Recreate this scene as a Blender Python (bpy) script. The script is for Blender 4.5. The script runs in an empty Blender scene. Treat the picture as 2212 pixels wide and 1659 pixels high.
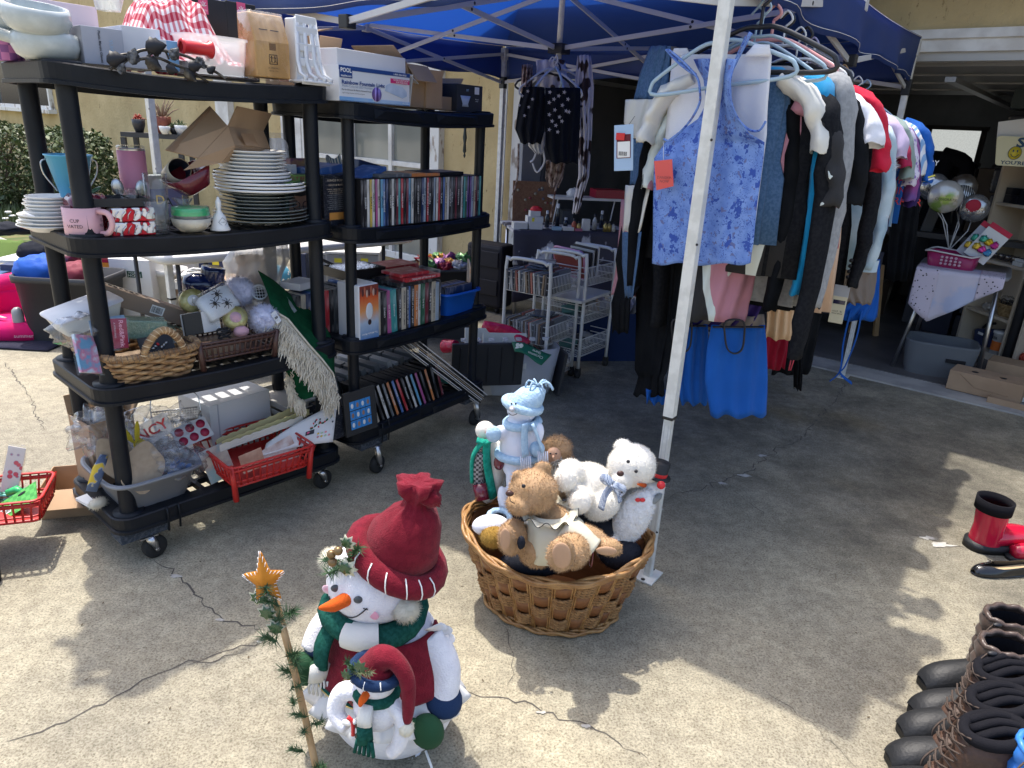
import bpy, bmesh, math, random
from mathutils import Vector, Matrix, Euler, noise
C = bpy.context.scene
COL = C.collection
FPX, CX, CY, H = 1534.0, 1106.0, 829.5, 1.5          # focal length in units of a 2212 px wide picture, camera height
_nad = Vector((870-CX, -(5100-CY), -FPX)).normalized()
_up = -_nad
_f = Vector((0,0,-1)); _fy = (_f-_up*_f.dot(_up)).normalized(); _rx = _fy.cross(_up)
RCAM = Matrix((_rx,_fy,_up))
cam = bpy.data.objects.new('camera', bpy.data.cameras.new('camera')); COL.objects.link(cam)
cam.data.lens = FPX/2212*36; cam.data.sensor_width = 36; cam.data.clip_start = .05; cam.data.clip_end = 400
cam.matrix_world = Matrix.Translation((0,0,H)) @ RCAM.to_4x4()
C.camera = cam
SUN = Vector((-.20,.32,1)).normalized()
W = bpy.data.worlds.new('World'); C.world = W; W.use_nodes = True
_n = W.node_tree.nodes; _bg = _n['Background']
_sk = _n.new('ShaderNodeTexSky'); _sk.sky_type = 'NISHITA'; _sk.sun_disc = False
_sk.sun_elevation = math.asin(SUN.z); _sk.sun_rotation = math.atan2(SUN.x, SUN.y)
_sk.air_density = 1.0; _sk.dust_density = 4.0; _sk.ozone_density = 1.0
W.node_tree.links.new(_sk.outputs[0], _bg.inputs[0]); _bg.inputs[1].default_value = .15
sun = bpy.data.objects.new('sun', bpy.data.lights.new('sun','SUN')); COL.objects.link(sun)
sun.data.energy = 2.15; sun.data.angle = math.radians(.9); sun.data.color = (1,.95,.87)
sun.rotation_euler = SUN.to_track_quat('Z','Y').to_euler()
C.view_settings.view_transform = 'Standard'; C.view_settings.look = 'None'
C.view_settings.exposure = 1.3; C.view_settings.gamma = 1; C.view_settings.use_curve_mapping = False
C.render.engine = 'CYCLES'
C.cycles.max_bounces = 8; C.cycles.transparent_max_bounces = 24
def ray(x,y):
 return RCAM @ Vector((x-CX, -(y-CY), -FPX))
def G(x,y,z=0.0):
 d = ray(x,y); t = (z-H)/d.z; return Vector((0,0,H))+d*t
def at(x,y,Y):
 d = ray(x,y); return Vector((0,0,H))+d*(Y/d.y)
def proj(p):
 c = RCAM.transposed() @ (Vector(p)-Vector((0,0,H))); return (CX+FPX*c.x/-c.z, CY-FPX*c.y/-c.z)
class Fr:
 """a frame on the ground: u to the right, v away from the viewer, z up"""
 def __init__(s,ox,oy,ang):
  s.o = Vector((ox,oy,0)); s.a = math.radians(ang)
  s.U = Vector((math.cos(s.a),math.sin(s.a),0)); s.V = Vector((-math.sin(s.a),math.cos(s.a),0))
 def uv(s,p):
  q = Vector((p[0],p[1],0))-s.o; return q.dot(s.U), q.dot(s.V)
 def hit(s,x,y,v):
  d = ray(x,y); o = Vector((0,0,H))-s.o
  t = (v-o.dot(s.V))/d.dot(s.V); p = Vector((0,0,H))+d*t
  return (p-s.o).dot(s.U), p.z
 def fit(s,x0,y0,x1,y1,v):
  ym=(y0+y1)/2; xm=(x0+x1)/2
  a=s.hit(x0,ym,v)[0]; b=s.hit(x1,ym,v)[0]; zt=s.hit(xm,y0,v)[1]; zb=s.hit(xm,y1,v)[1]
  return (a+b)/2, b-a, zb, zt
 def w(s,u,v,z=0):
  p=s.o+s.U*u+s.V*v; return Vector((p.x,p.y,z))
 def M(s,u,v,z=0,rz=0,rx=0,ry=0):
  return Matrix.Translation(s.w(u,v,z)) @ Euler((math.radians(rx),math.radians(ry),s.a+math.radians(rz)),'XYZ').to_matrix().to_4x4()
def TR(x=0,y=0,z=0,rx=0,ry=0,rz=0,s=1):
 return Matrix.Translation((x,y,z)) @ Euler((math.radians(rx),math.radians(ry),math.radians(rz)),'XYZ').to_matrix().to_4x4() @ Matrix.Scale(s,4)
FA = Fr(-1.285,2.04,48.8)      # left shelving unit
FB = Fr(-.655,2.745,56.0)      # second shelving unit
FT = Fr(.53,2.20,54.9)         # tent: near right leg, u towards the house
FG = Fr(-.01,6.68,-38.8)       # garage opening: left jamb, u along the wall, v into the garage
F0 = Fr(0,0,0)
ZA = (.198,.667,1.138,1.610); ZB = (.25,.655,1.11,1.565)
MATS = {}
def mk(name,c,c2=None,sc=12,rough=.7,metal=0,bump=0,bsc=None,kind='noise',lo=.4,hi=.6,spec=.5,coat=0,trans=0,sheen=0,sub=0,co='Object',det=4,stretch=None,em=0,ior=1.45,c3=None):
 if name in MATS: return MATS[name]
 m = bpy.data.materials.new(name);m.use_nodes = True; n = m.node_tree.nodes; L = m.node_tree.links.new
 b = n['Principled BSDF']
 b.inputs['Base Color'].default_value = (*c,1); b.inputs['Roughness'].default_value = rough; b.inputs['Metallic'].default_value = metal
 b.inputs['Specular IOR Level'].default_value = spec; b.inputs['Coat Weight'].default_value = coat
 b.inputs['Transmission Weight'].default_value = trans; b.inputs['IOR'].default_value = ior
 if sheen and max(c)>.06: b.inputs['Sheen Weight'].default_value = sheen*.25; b.inputs['Sheen Roughness'].default_value=.6
 if sub: b.inputs['Subsurface Weight'].default_value = sub; b.inputs['Subsurface Radius'].default_value=(.01,.008,.006)
 if em: b.inputs['Emission Color'].default_value=(*c,1); b.inputs['Emission Strength'].default_value=em
 tc = n.new('ShaderNodeTexCoord'); mp = n.new('ShaderNodeMapping'); L(tc.outputs[co],mp.inputs[0])
 if stretch: mp.inputs['Scale'].default_value = stretch
 if c2:
  if kind=='noise':
   t = n.new('ShaderNodeTexNoise'); t.inputs['Scale'].default_value=sc; t.inputs['Detail'].default_value=det; o=t.outputs['Fac']
  elif kind=='voro':
   t = n.new('ShaderNodeTexVoronoi'); t.inputs['Scale'].default_value=sc; o=t.outputs['Distance']
  elif kind=='wave':
   t = n.new('ShaderNodeTexWave'); t.inputs['Scale'].default_value=sc; t.inputs['Distortion'].default_value=det; o=t.outputs['Fac']
  elif kind=='check':
   t = n.new('ShaderNodeTexChecker'); t.inputs['Scale'].default_value=sc; o=t.outputs['Fac']
  L(mp.outputs[0],t.inputs['Vector'])
  r = n.new('ShaderNodeValToRGB'); r.color_ramp.elements[0].position=lo; r.color_ramp.elements[1].position=hi
  r.color_ramp.elements[0].color=(*c,1); r.color_ramp.elements[1].color=(*c2,1)
  if c3:
   e=r.color_ramp.elements.new((lo+hi)/2); e.color=(*c3,1)
  L(o,r.inputs[0]); L(r.outputs[0],b.inputs['Base Color'])
 if bump:
  t2 = n.new('ShaderNodeTexNoise'); t2.inputs['Scale'].default_value=bsc or sc; t2.inputs['Detail'].default_value=5
  L(mp.outputs[0],t2.inputs['Vector'])
  bp = n.new('ShaderNodeBump'); bp.inputs['Strength'].default_value=bump; bp.inputs['Distance'].default_value=.01
  L(t2.outputs['Fac'],bp.inputs['Height']); L(bp.outputs[0],b.inputs['Normal'])
 MATS[name]=m; return m
def clear(name,c=(1,1,1),mix=.2,rough=.08,bump=.6,bsc=25,milk=0):
 """thin plastic film or glass: mostly see-through with wrinkled gloss, milk = how white it is"""
 if name in MATS: return MATS[name]
 m = bpy.data.materials.new(name);m.use_nodes=True; n=m.node_tree.nodes; L=m.node_tree.links.new
 n.remove(n['Principled BSDF']); out=n['Material Output']
 tr=n.new('ShaderNodeBsdfTransparent'); tr.inputs[0].default_value=(*c,1)
 gl=n.new('ShaderNodeBsdfGlossy'); gl.inputs['Roughness'].default_value=rough
 lw=n.new('ShaderNodeLayerWeight'); lw.inputs[0].default_value=.5; pw=n.new('ShaderNodeMath'); pw.operation='POWER'; pw.inputs[1].default_value=3; L(lw.outputs['Facing'],pw.inputs[0]); fr=n.new('ShaderNodeMath'); fr.operation='MULTIPLY'; fr.inputs[1].default_value=.6; L(pw.outputs[0],fr.inputs[0])
 tc=n.new('ShaderNodeTexCoord'); t2=n.new('ShaderNodeTexNoise'); t2.inputs['Scale'].default_value=bsc; L(tc.outputs['Object'],t2.inputs['Vector'])
 bp=n.new('ShaderNodeBump'); bp.inputs['Strength'].default_value=bump; bp.inputs['Distance'].default_value=.02; L(t2.outputs['Fac'],bp.inputs['Height'])
 L(bp.outputs[0],gl.inputs['Normal']); L(bp.outputs[0],lw.inputs['Normal'])
 ad=n.new('ShaderNodeMath'); ad.operation='ADD'; ad.inputs[1].default_value=mix; L(fr.outputs[0],ad.inputs[0])
 mx=n.new('ShaderNodeMixShader'); L(ad.outputs[0],mx.inputs[0]); L(tr.outputs[0],mx.inputs[1]); L(gl.outputs[0],mx.inputs[2])
 fin=mx
 if milk:
  df=n.new('ShaderNodeBsdfDiffuse'); df.inputs[0].default_value=(*c,1); tl=n.new('ShaderNodeBsdfTranslucent'); tl.inputs[0].default_value=(*c,1)
  m2=n.new('ShaderNodeMixShader'); m2.inputs[0].default_value=.5; L(df.outputs[0],m2.inputs[1]); L(tl.outputs[0],m2.inputs[2])
  m3=n.new('ShaderNodeMixShader'); m3.inputs[0].default_value=milk; L(mx.outputs[0],m3.inputs[1]); L(m2.outputs[0],m3.inputs[2]); fin=m3
 L(fin.outputs[0],out.inputs[0]); MATS[name]=m; return m
def pl(name,c,rough=.4): return mk(name,c,rough=rough,bump=.04,bsc=60)
def fab(name,c,c2=None,sc=200,**k):
 k.setdefault('rough',.9); k.setdefault('spec',.12); k.setdefault('bump',.25); k.setdefault('bsc',400); k.setdefault('sheen',.15)
 return mk(name,c,c2,sc=sc,**k)
rnd = random.Random(7)
ORD=['first','second','third','fourth','fifth','sixth','seventh','eighth','ninth','tenth','eleventh','twelfth','thirteenth','fourteenth','fifteenth','sixteenth','seventeenth','eighteenth','nineteenth','twentieth','twenty-first','twenty-second','twenty-third','twenty-fourth','twenty-fifth','twenty-sixth']
def hn(x,y=0,z=0): return noise.noise(Vector((x,y,z)))
class MB:
 def __init__(s,T=None): s.v=[]; s.f=[]; s.mi=[]; s.sm=[]; s.mats=[]; s.T=T or Matrix()
 def add(s,vs,fs,m,sm=True):
  if m not in s.mats: s.mats.append(m)
  i=s.mats.index(m); b=len(s.v); T=s.T
  s.v += [tuple(T@Vector(v)) for v in vs]
  for f in fs: s.f.append(tuple(b+k for k in f)); s.mi.append(i); s.sm.append(sm)
  return s
 def box(s,c,d,m,R=None,tap=(1,1),sm=False):
  x,y,z=d[0]/2,d[1]/2,d[2]/2; a,b=tap
  vs=[(-x,-y,-z),(x,-y,-z),(x,y,-z),(-x,y,-z),(-x*a,-y*b,z),(x*a,-y*b,z),(x*a,y*b,z),(-x*a,y*b,z)]
  M=Matrix.Translation(c)
  if R: M=M@Euler([math.radians(q) for q in R],'XYZ').to_matrix().to_4x4()
  return s.add([M@Vector(v) for v in vs],[(3,2,1,0),(4,5,6,7),(0,1,5,4),(1,2,6,5),(2,3,7,6),(3,0,4,7)],m,sm)
 def tray(s,c,d,m,t=.003,tap=(1,1),z0=None):
  """open box: outer size d, wall t, floor t; tap = top over bottom size"""
  x,y,h=d[0]/2,d[1]/2,d[2]; a,b=tap; cx,cy,cz=c
  def ring(k,z,o): return [(cx+sx*(x*k[0]-o),cy+sy*(y*k[1]-o),cz+z) for sx,sy in ((-1,-1),(1,-1),(1,1),(-1,1))]
  vs=ring((1,1),0,0)+ring((a,b),h,0)+ring((a,b),h,t)+ring((1,1),t,t)
  fs=[(3,2,1,0)]
  for i in range(4):
   j=(i+1)%4
   fs+=[(i,j,4+j,4+i),(4+i,4+j,8+j,8+i),(8+i,8+j,12+j,12+i)]
  fs.append((12,13,14,15)); return s.add(vs,fs,m,False)
 def tube(s,pts,r,m,seg=8,closed=False,cr=0,cap=True,flat=1.0):
  P=[Vector(p) for p in pts]; n=len(P)
  R=list(r) if isinstance(r,(list,tuple)) else [r]*n
  if cr:
   Q=[];S=[]
   rng=range(n if closed else n-1)
   for i in rng:
    if closed: a,b,c,d=P[(i-1)%n],P[i],P[(i+1)%n],P[(i+2)%n]
    else: a,b,c,d=P[max(i-1,0)],P[i],P[i+1],P[min(i+2,n-1)]
    for k in range(cr):
     t=k/cr; Q.append(.5*((2*b)+(c-a)*t+(2*a-5*b+4*c-d)*t*t+(3*b-a-3*c+d)*t**3)); S.append(R[i]*(1-t)+R[(i+1)%n]*t)
   if not closed: Q.append(P[-1]); S.append(R[-1])
   P,R=Q,S; n=len(P)
  vs=[];fs=[]; pv=None
  for i in range(n):
   a=P[i-1] if (i or closed) else P[i]; b=P[(i+1)%n] if (i<n-1 or closed) else P[i]
   t=(b-a); t=t.normalized() if t.length>1e-9 else Vector((0,0,1))
   if pv is None:
    pv=t.orthogonal().normalized() if abs(t.z)>.95 else t.cross(Vector((0,0,1))).normalized()
   pv=(pv-t*pv.dot(t)); pv=pv.normalized() if pv.length>1e-6 else t.orthogonal().normalized()
   q=t.cross(pv)
   for k in range(seg):
    an=2*math.pi*k/seg; vs.append(P[i]+pv*math.cos(an)*R[i]+q*math.sin(an)*R[i]*flat)
  for i in range(n if closed else n-1):
   j=(i+1)%n
   for k in range(seg):
    l=(k+1)%seg; fs.append((i*seg+k,i*seg+l,j*seg+l,j*seg+k))
  if cap and not closed: fs.append(tuple(range(seg-1,-1,-1))); fs.append(tuple((n-1)*seg+k for k in range(seg)))
  return s.add(vs,fs,m)
 def cyl(s,p0,p1,r,m,r1=None,seg=12,cap=True): return s.tube([p0,p1],[r,r if r1 is None else r1],m,seg,cap=cap)
 def lathe(s,prof,m,seg=24,c=(0,0,0),sx=1,sy=1,rip=None,cap=False,sm=True):
  vs=[];fs=[]
  for i,(r,z) in enumerate(prof):
   for k in range(seg):
    a=2*math.pi*k/seg; q=rip(a,i/(len(prof)-1)) if rip else 1
    vs.append((c[0]+math.cos(a)*r*sx*q,c[1]+math.sin(a)*r*sy*q,c[2]+z))
  for i in range(len(prof)-1):
   for k in range(seg):
    l=(k+1)%seg; fs.append((i*seg+k,i*seg+l,(i+1)*seg+l,(i+1)*seg+k))
  if cap: fs.append(tuple(range(seg-1,-1,-1))); fs.append(tuple((len(prof)-1)*seg+k for k in range(seg)))
  return s.add(vs,fs,m,sm)
 def loft(s,rings,m,seg=20,cap=True,rip=None,sq=1.0):
  """rings: (x,y,z,rx,ry); horizontal sections; sq<1 squarer"""
  vs=[];fs=[];n=len(rings)
  def pw(q): return math.copysign(abs(q)**sq,q)
  for i,(x,y,z,a,b) in enumerate(rings):
   for k in range(seg):
    t=2*math.pi*k/seg; q=rip(t,i/(n-1)) if rip else 1
    vs.append((x+pw(math.cos(t))*a*q,y+pw(math.sin(t))*b*q,z))
  for i in range(n-1):
   for k in range(seg):
    l=(k+1)%seg; fs.append((i*seg+k,i*seg+l,(i+1)*seg+l,(i+1)*seg+k))
  if cap: fs.append(tuple(range(seg-1,-1,-1))); fs.append(tuple((n-1)*seg+k for k in range(seg)))
  return s.add(vs,fs,m)
 def ell(s,c,r,m,seg=16,rings=10,R=None,nz=0,nf=3):
  if not isinstance(r,(tuple,list)): r=(r,r,r)
  M=Matrix.Translation(c)
  if R: M=M@Euler([math.radians(q) for q in R],'XYZ').to_matrix().to_4x4()
  vs=[];fs=[]
  for i in range(1,rings):
   p=math.pi*i/rings
   for k in range(seg):
    a=2*math.pi*k/seg; d=Vector((math.sin(p)*math.cos(a),math.sin(p)*math.sin(a),math.cos(p)))
    q=1+nz*hn(d.x*nf+c[0]*9,d.y*nf+c[1]*9,d.z*nf) if nz else 1
    vs.append(M@Vector((d.x*r[0]*q,d.y*r[1]*q,d.z*r[2]*q)))
  top=len(vs); vs.append(M@Vector((0,0,r[2]))); bot=len(vs); vs.append(M@Vector((0,0,-r[2])))
  for i in range(rings-2):
   for k in range(seg):
    l=(k+1)%seg; fs.append((i*seg+k,(i+1)*seg+k,(i+1)*seg+l,i*seg+l))
  for k in range(seg):
   l=(k+1)%seg; fs.append((top,k,l));o=(rings-2)*seg; fs.append((bot,o+l,o+k))
  return s.add(vs,fs,m)
 def sheet(s,fn,nu,nv,m,sm=True):
  vs=[fn(i/nu,j/nv) for j in range(nv+1) for i in range(nu+1)]
  fs=[(j*(nu+1)+i,j*(nu+1)+i+1,(j+1)*(nu+1)+i+1,(j+1)*(nu+1)+i) for j in range(nv) for i in range(nu)]
  return s.add(vs,fs,m,sm)
 def poly(s,pts,t,m,sm=False):
  """outline in local xz (facing -y), thickness t in +y"""
  n=len(pts); vs=[(x,0,z) for x,z in pts]+[(x,t,z) for x,z in pts]
  fs=[tuple(range(n)),tuple(range(2*n-1,n-1,-1))]+[(i,n+i,n+(i+1)%n,(i+1)%n) for i in range(n)]
  return s.add(vs,fs,m,sm)
 def build(s,name,parent=None,bevel=0,solid=0,sub=0,remesh=0,smooth=0,M=None):
  me=bpy.data.meshes.new(name); me.from_pydata(s.v,[],s.f); me.update()
  for m in s.mats: me.materials.append(m)
  me.polygons.foreach_set('material_index',s.mi); me.polygons.foreach_set('use_smooth',s.sm)
  o=bpy.data.objects.new(name,me); COL.objects.link(o)
  if parent: o.parent=parent
  if M:
   if parent: o.matrix_local=M
   else: o.matrix_world=M
  if remesh:
   d=o.modifiers.new('r','REMESH'); d.mode='VOXEL'; d.voxel_size=remesh; d.use_smooth_shade=True
   if smooth: d=o.modifiers.new('s','SMOOTH'); d.iterations=smooth; d.factor=.6
  if solid: d=o.modifiers.new('t','SOLIDIFY'); d.thickness=solid; d.offset=0
  if bevel: d=o.modifiers.new('b','BEVEL'); d.width=bevel; d.segments=2; d.limit_method='ANGLE'; d.angle_limit=math.radians(40); d.harden_normals=False
  if sub: d=o.modifiers.new('u','SUBSURF'); d.levels=sub; d.render_levels=sub
  return o
def tag(o,label=None,cat=None,group=None,kind=None):
 if label: o['label']=label
 if cat: o['category']=cat
 if group: o['group']=group
 if kind: o['kind']=kind
 return o
def thing(name,label,cat,M=None,group=None):
 o=bpy.data.objects.new(name,None); COL.objects.link(o); o.empty_display_size=.02
 if M is not None: o.matrix_world=M
 return tag(o,label,cat,group)
def solo(mb,name,label,cat,M=None,group=None,**k):
 o=mb.build(name,None,M=M,**k); return tag(o,label,cat,group)
def dup(o,M,label=None,group=None,parent=None):
 c=o.copy(); COL.objects.link(c); c.parent=parent
 if parent is None: c.matrix_world=M
 if label: c['label']=label
 if group: c['group']=group
 for ch in list(o.children): dup(ch,None,parent=c)
 return c
_tx={}
def txt(body,size,m,parent,M,name='lettering',al='CENTER',w=None,bold=0):
 """flat lettering, lying in M's xy plane; w = fit to this width"""
 k=(body,bold,al)
 if k not in _tx:
  cu=bpy.data.curves.new('t','FONT'); cu.body=body; cu.align_x=al; cu.align_y='CENTER'; cu.size=1; cu.resolution_u=2; cu.offset=bold
  to=bpy.data.objects.new('t',cu); COL.objects.link(to)
  dg=bpy.context.evaluated_depsgraph_get(); me=bpy.data.meshes.new_from_object(to.evaluated_get(dg)); me.name='lettering'
  bpy.data.objects.remove(to); bpy.data.curves.remove(cu)
  xs=[v.co.x for v in me.vertices] or [0,1]; _tx[k]=(me,max(xs)-min(xs))
 me,wd=_tx[k]; me=me.copy(); me.materials.clear(); me.materials.append(m)
 o=bpy.data.objects.new(name,me); COL.objects.link(o); o.parent=parent
 sx=size if not w else w/max(wd,.01)
 o.matrix_local=M@Matrix.Diagonal((sx,size if not w else min(sx,size),1,1)); return o
def FRONT(x,y,z,rz=0,roll=0):
 """matrix of a print facing -y at x,y,z"""
 return TR(x,y,z,90,0,rz)@TR(0,0,0,0,0,roll)
WHT=mk('white_print',(.78,.78,.76),rough=.6); BLK=mk('black_print',(.015,.015,.018),rough=.5)
# == SETTING
def ground_mat():
 m=bpy.data.materials.new('concrete');m.use_nodes=True; n=m.node_tree.nodes; L=m.node_tree.links.new; b=n['Principled BSDF']
 tc=n.new('ShaderNodeTexCoord')
 def N(sc,det=4,rg=.6):
  t=n.new('ShaderNodeTexNoise'); t.inputs['Scale'].default_value=sc; t.inputs['Detail'].default_value=det; t.inputs['Roughness'].default_value=rg; L(tc.outputs['Object'],t.inputs[0]); return t.outputs['Fac']
 def R(o,a,ca,b_,cb):
  r=n.new('ShaderNodeValToRGB'); r.color_ramp.elements[0].position=a; r.color_ramp.elements[1].position=b_
  r.color_ramp.elements[0].color=(*ca,1); r.color_ramp.elements[1].color=(*cb,1); L(o,r.inputs[0]); return r.outputs[0]
 def X(t,f,a,c):
  x=n.new('ShaderNodeMixRGB'); x.blend_type=t
  if isinstance(f,float): x.inputs[0].default_value=f
  else: L(f,x.inputs[0])
  L(a,x.inputs[1]);
  if isinstance(c,tuple): x.inputs[2].default_value=(*c,1)
  else: L(c,x.inputs[2])
  return x.outputs[0]
 base=R(N(1.1,6,.65),.32,(.325,.30,.235),.7,(.47,.435,.335))
 big=R(N(.5,5,.7),.4,(.74,.74,.76),.60,(1.05,1.03,.99));o=X('MULTIPLY',1.0,base,big)
 gr=R(N(150,3,.8),.36,(.42,.40,.37),.56,(1.12,1.12,1.1));o=X('MULTIPLY',.75,o,gr)
 v=n.new('ShaderNodeTexVoronoi'); v.inputs['Scale'].default_value=95; L(tc.outputs['Object'],v.inputs[0])
 sp=R(v.outputs['Distance'],.16,(.30,.27,.23),.34,(1,1,1));o=X('MULTIPLY',.45,o,sp)
 md=R(N(22,5,.75),.42,(.80,.79,.77),.60,(1.07,1.07,1.05));o=X('MULTIPLY',.9,o,md)
 v3=n.new('ShaderNodeTexVoronoi'); v3.feature='DISTANCE_TO_EDGE'; v3.inputs['Scale'].default_value=7;
 mpp=n.new('ShaderNodeMixRGB'); mpp.inputs[0].default_value=.12; L(tc.outputs['Object'],mpp.inputs[1]); tn=n.new('ShaderNodeTexNoise'); tn.inputs['Scale'].default_value=5; L(tc.outputs['Object'],tn.inputs[0]); L(tn.outputs['Color'],mpp.inputs[2]); L(mpp.outputs[0],v3.inputs['Vector'])
 hair=R(v3.outputs['Distance'],.0,(.62,.6,.57),.006,(1,1,1)); hm=R(N(1.3,2),.52,(0,0,0),.60,(1,1,1));o=X('MULTIPLY',hm,o,hair)
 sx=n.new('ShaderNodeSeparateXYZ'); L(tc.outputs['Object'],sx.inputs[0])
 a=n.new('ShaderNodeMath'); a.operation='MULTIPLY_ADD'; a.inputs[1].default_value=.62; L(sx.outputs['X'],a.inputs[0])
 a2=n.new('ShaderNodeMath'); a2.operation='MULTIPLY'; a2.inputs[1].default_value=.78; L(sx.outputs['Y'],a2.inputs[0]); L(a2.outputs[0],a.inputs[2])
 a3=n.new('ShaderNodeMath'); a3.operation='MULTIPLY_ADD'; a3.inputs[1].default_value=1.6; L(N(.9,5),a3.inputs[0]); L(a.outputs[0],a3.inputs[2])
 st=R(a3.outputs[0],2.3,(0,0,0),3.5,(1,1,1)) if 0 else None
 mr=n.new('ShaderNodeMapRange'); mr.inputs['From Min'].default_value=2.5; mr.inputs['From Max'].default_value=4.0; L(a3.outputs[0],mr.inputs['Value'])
 shade_col=X('MULTIPLY',.8,o,(.62,.62,.62)); stn=R(N(2.2,6,.7),.38,(.60,.60,.60),.6,(1.15,1.15,1.15)); shade_col=X('MULTIPLY',.8,shade_col,stn)  # canopy shade painted into the greyer, stained concrete towards the garage
 o=X('MIX',mr.outputs[0],o,shade_col)
 ru=R(N(.8,3),.60,(1,1,1),.72,(1.0,.86,.62));o=X('MULTIPLY',.8,o,ru)
 L(o,b.inputs['Base Color']); b.inputs['Roughness'].default_value=.85; b.inputs['Specular IOR Level'].default_value=.3
 bp=n.new('ShaderNodeBump'); bp.inputs['Strength'].default_value=.55; bp.inputs['Distance'].default_value=.006; L(N(130,4,.8),bp.inputs['Height']); L(bp.outputs[0],b.inputs['Normal'])
 return m
CONC=ground_mat()
g=MB(); g.add([(-60,-30,0),(60,-30,0),(60,60,0),(-60,60,0)],[(0,1,2,3)],CONC,False); tag(g.build('ground'),kind='structure')
CRK=mk('crack_dark',(.09,.08,.07),rough=1); PAT=mk('patch',(.50,.48,.43),(.36,.34,.30),sc=40,rough=.9)
def crack(px,w,seed,jit=.012):
 r=random.Random(seed); P=[G(*p) for p in px]; Q=[]
 for a,b in zip(P,P[1:]):
  k=max(2,int((b-a).length/.025))
  for i in range(k):
   Q.append(a.lerp(b,i/k)+Vector((r.uniform(-1,1)*jit,r.uniform(-1,1)*jit,0)))
 Q.append(P[-1]); vs=[];fs=[]
 for i,p in enumerate(Q):
  t=(Q[min(i+1,len(Q)-1)]-Q[max(i-1,0)]).normalized(); nn=Vector((-t.y,t.x,0)); ww=w*r.uniform(.35,1.3)*min(1,(i+1)/4,(len(Q)-i)/4)
  vs+=[p+nn*ww+Vector((0,0,.0015)),p-nn*ww+Vector((0,0,.0015))]
 fs=[(2*i,2*i+1,2*i+3,2*i+2) for i in range(len(Q)-1)]
 m=MB();m.add(vs,fs,CRK,False); tag(m.build('crack'),kind='structure')
crack([(335,1215),(372,1232),(410,1270),(440,1300),(490,1338),(540,1355),(575,1362)],.0028,1)
crack([(0,1602),(60,1590),(170,1545),(260,1500),(350,1450),(430,1425),(520,1400),(590,1375)],.0022,2)
crack([(380,1440),(450,1432),(560,1392)],.0014,21)
crack([(950,1502),(1020,1500),(1090,1508),(1150,1525),(1250,1565),(1330,1600),(1400,1640)],.0018,3)
crack([(1825,825),(1800,870),(1765,905),(1735,945),(1690,965),(1655,990),(1620,1015),(1590,1030),(1530,1050),(1430,1075)],.0028,4,.02)
crack([(1930,1150),(1990,1160),(2060,1178),(2120,1195),(2160,1210)],.0016,5)
crack([(1105,1330),(1098,1370),(1110,1440),(1095,1480)],.0012,6)
crack([(10,780),(60,850),(95,930)],.003,7); crack([(1510,1020),(1600,1070),(1660,1120)],.0012,8); crack([(1640,1480),(1750,1560),(1850,1659)],.001,9)
for i,(x,y,r) in enumerate([(380,1245,.018),(2005,1163,.03),(2035,1178,.045),(1610,1028,.03),(1560,1045,.025),(1265,1570,.012),(475,1340,.013),(1645,985,.03),(560,1388,.012),(1420,1100,.03),(1170,1540,.012)]):
 p=G(x,y);m=MB();rr=random.Random(i); n=12
 m.add([(p.x+math.cos(6.28*k/n)*r*rr.uniform(.4,1.5),p.y+math.sin(6.28*k/n)*r*.5*rr.uniform(.5,1.4),.0028) for k in range(n)],[tuple(range(n))],PAT,False); tag(m.build('concrete_patch'),kind='structure')
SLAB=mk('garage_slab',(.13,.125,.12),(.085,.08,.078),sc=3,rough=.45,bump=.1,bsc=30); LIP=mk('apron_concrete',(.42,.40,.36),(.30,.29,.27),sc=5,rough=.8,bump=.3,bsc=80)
m=MB(FG.M(0,0));m.box((2.9,.10,.006),(6.6,.26,.012),LIP); tag(m.build('threshold_strip'),kind='structure')
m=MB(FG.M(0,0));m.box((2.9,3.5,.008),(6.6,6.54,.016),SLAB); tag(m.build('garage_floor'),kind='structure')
LB=mk('leaf_bit',(.10,.07,.04),rough=.9)
m=MB()
for i in range(60):
 p=G(rnd.uniform(0,2200),rnd.uniform(1100,1659)); a=rnd.uniform(0,6.28); s=rnd.uniform(.0015,.004)
 m.add([(p.x+math.cos(a+q)*s*(2 if k%2 else .7),p.y+math.sin(a+q)*s*(2 if k%2 else .7),.003) for k,q in enumerate((0,1.5,3.1,4.7))],[(0,1,2,3)],LB,False)
tag(m.build('ground_litter'),kind='stuff')
def stucco():
 m=mk('stucco',(.56,.44,.235),(.44,.335,.17),sc=2.2,rough=.95,bump=.8,bsc=28,lo=.35,hi=.65)
 n=m.node_tree.nodes; L=m.node_tree.links.new; b=n['Principled BSDF']; tc=n['Texture Coordinate']
 mp=n.new('ShaderNodeMapping'); mp.inputs['Scale'].default_value=(7,7,2.4); L(tc.outputs['Object'],mp.inputs[0])
 v=n.new('ShaderNodeTexNoise'); v.inputs['Scale'].default_value=2.3; v.inputs['Detail'].default_value=6; v.inputs['Roughness'].default_value=.8; L(mp.outputs[0],v.inputs[0])
 r=n.new('ShaderNodeValToRGB'); r.color_ramp.elements[0].position=.34; r.color_ramp.elements[0].color=(.35,.3,.22,1); r.color_ramp.elements[1].position=.40; r.color_ramp.elements[1].color=(1,1,1,1); L(v.outputs['Fac'],r.inputs[0])
 x=n.new('ShaderNodeMixRGB'); x.blend_type='MULTIPLY'; x.inputs[0].default_value=.8
 src=b.inputs['Base Color'].links[0].from_socket; L(src,x.inputs[1]); L(r.outputs[0],x.inputs[2]); L(x.outputs[0],b.inputs['Base Color']); return m
STU=stucco()
PW=mk('peeling_paint',(.70,.69,.66),(.36,.30,.25),sc=14,rough=.7,bump=.3,lo=.56,hi=.62,det=8,stretch=(1,1,.35))
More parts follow.
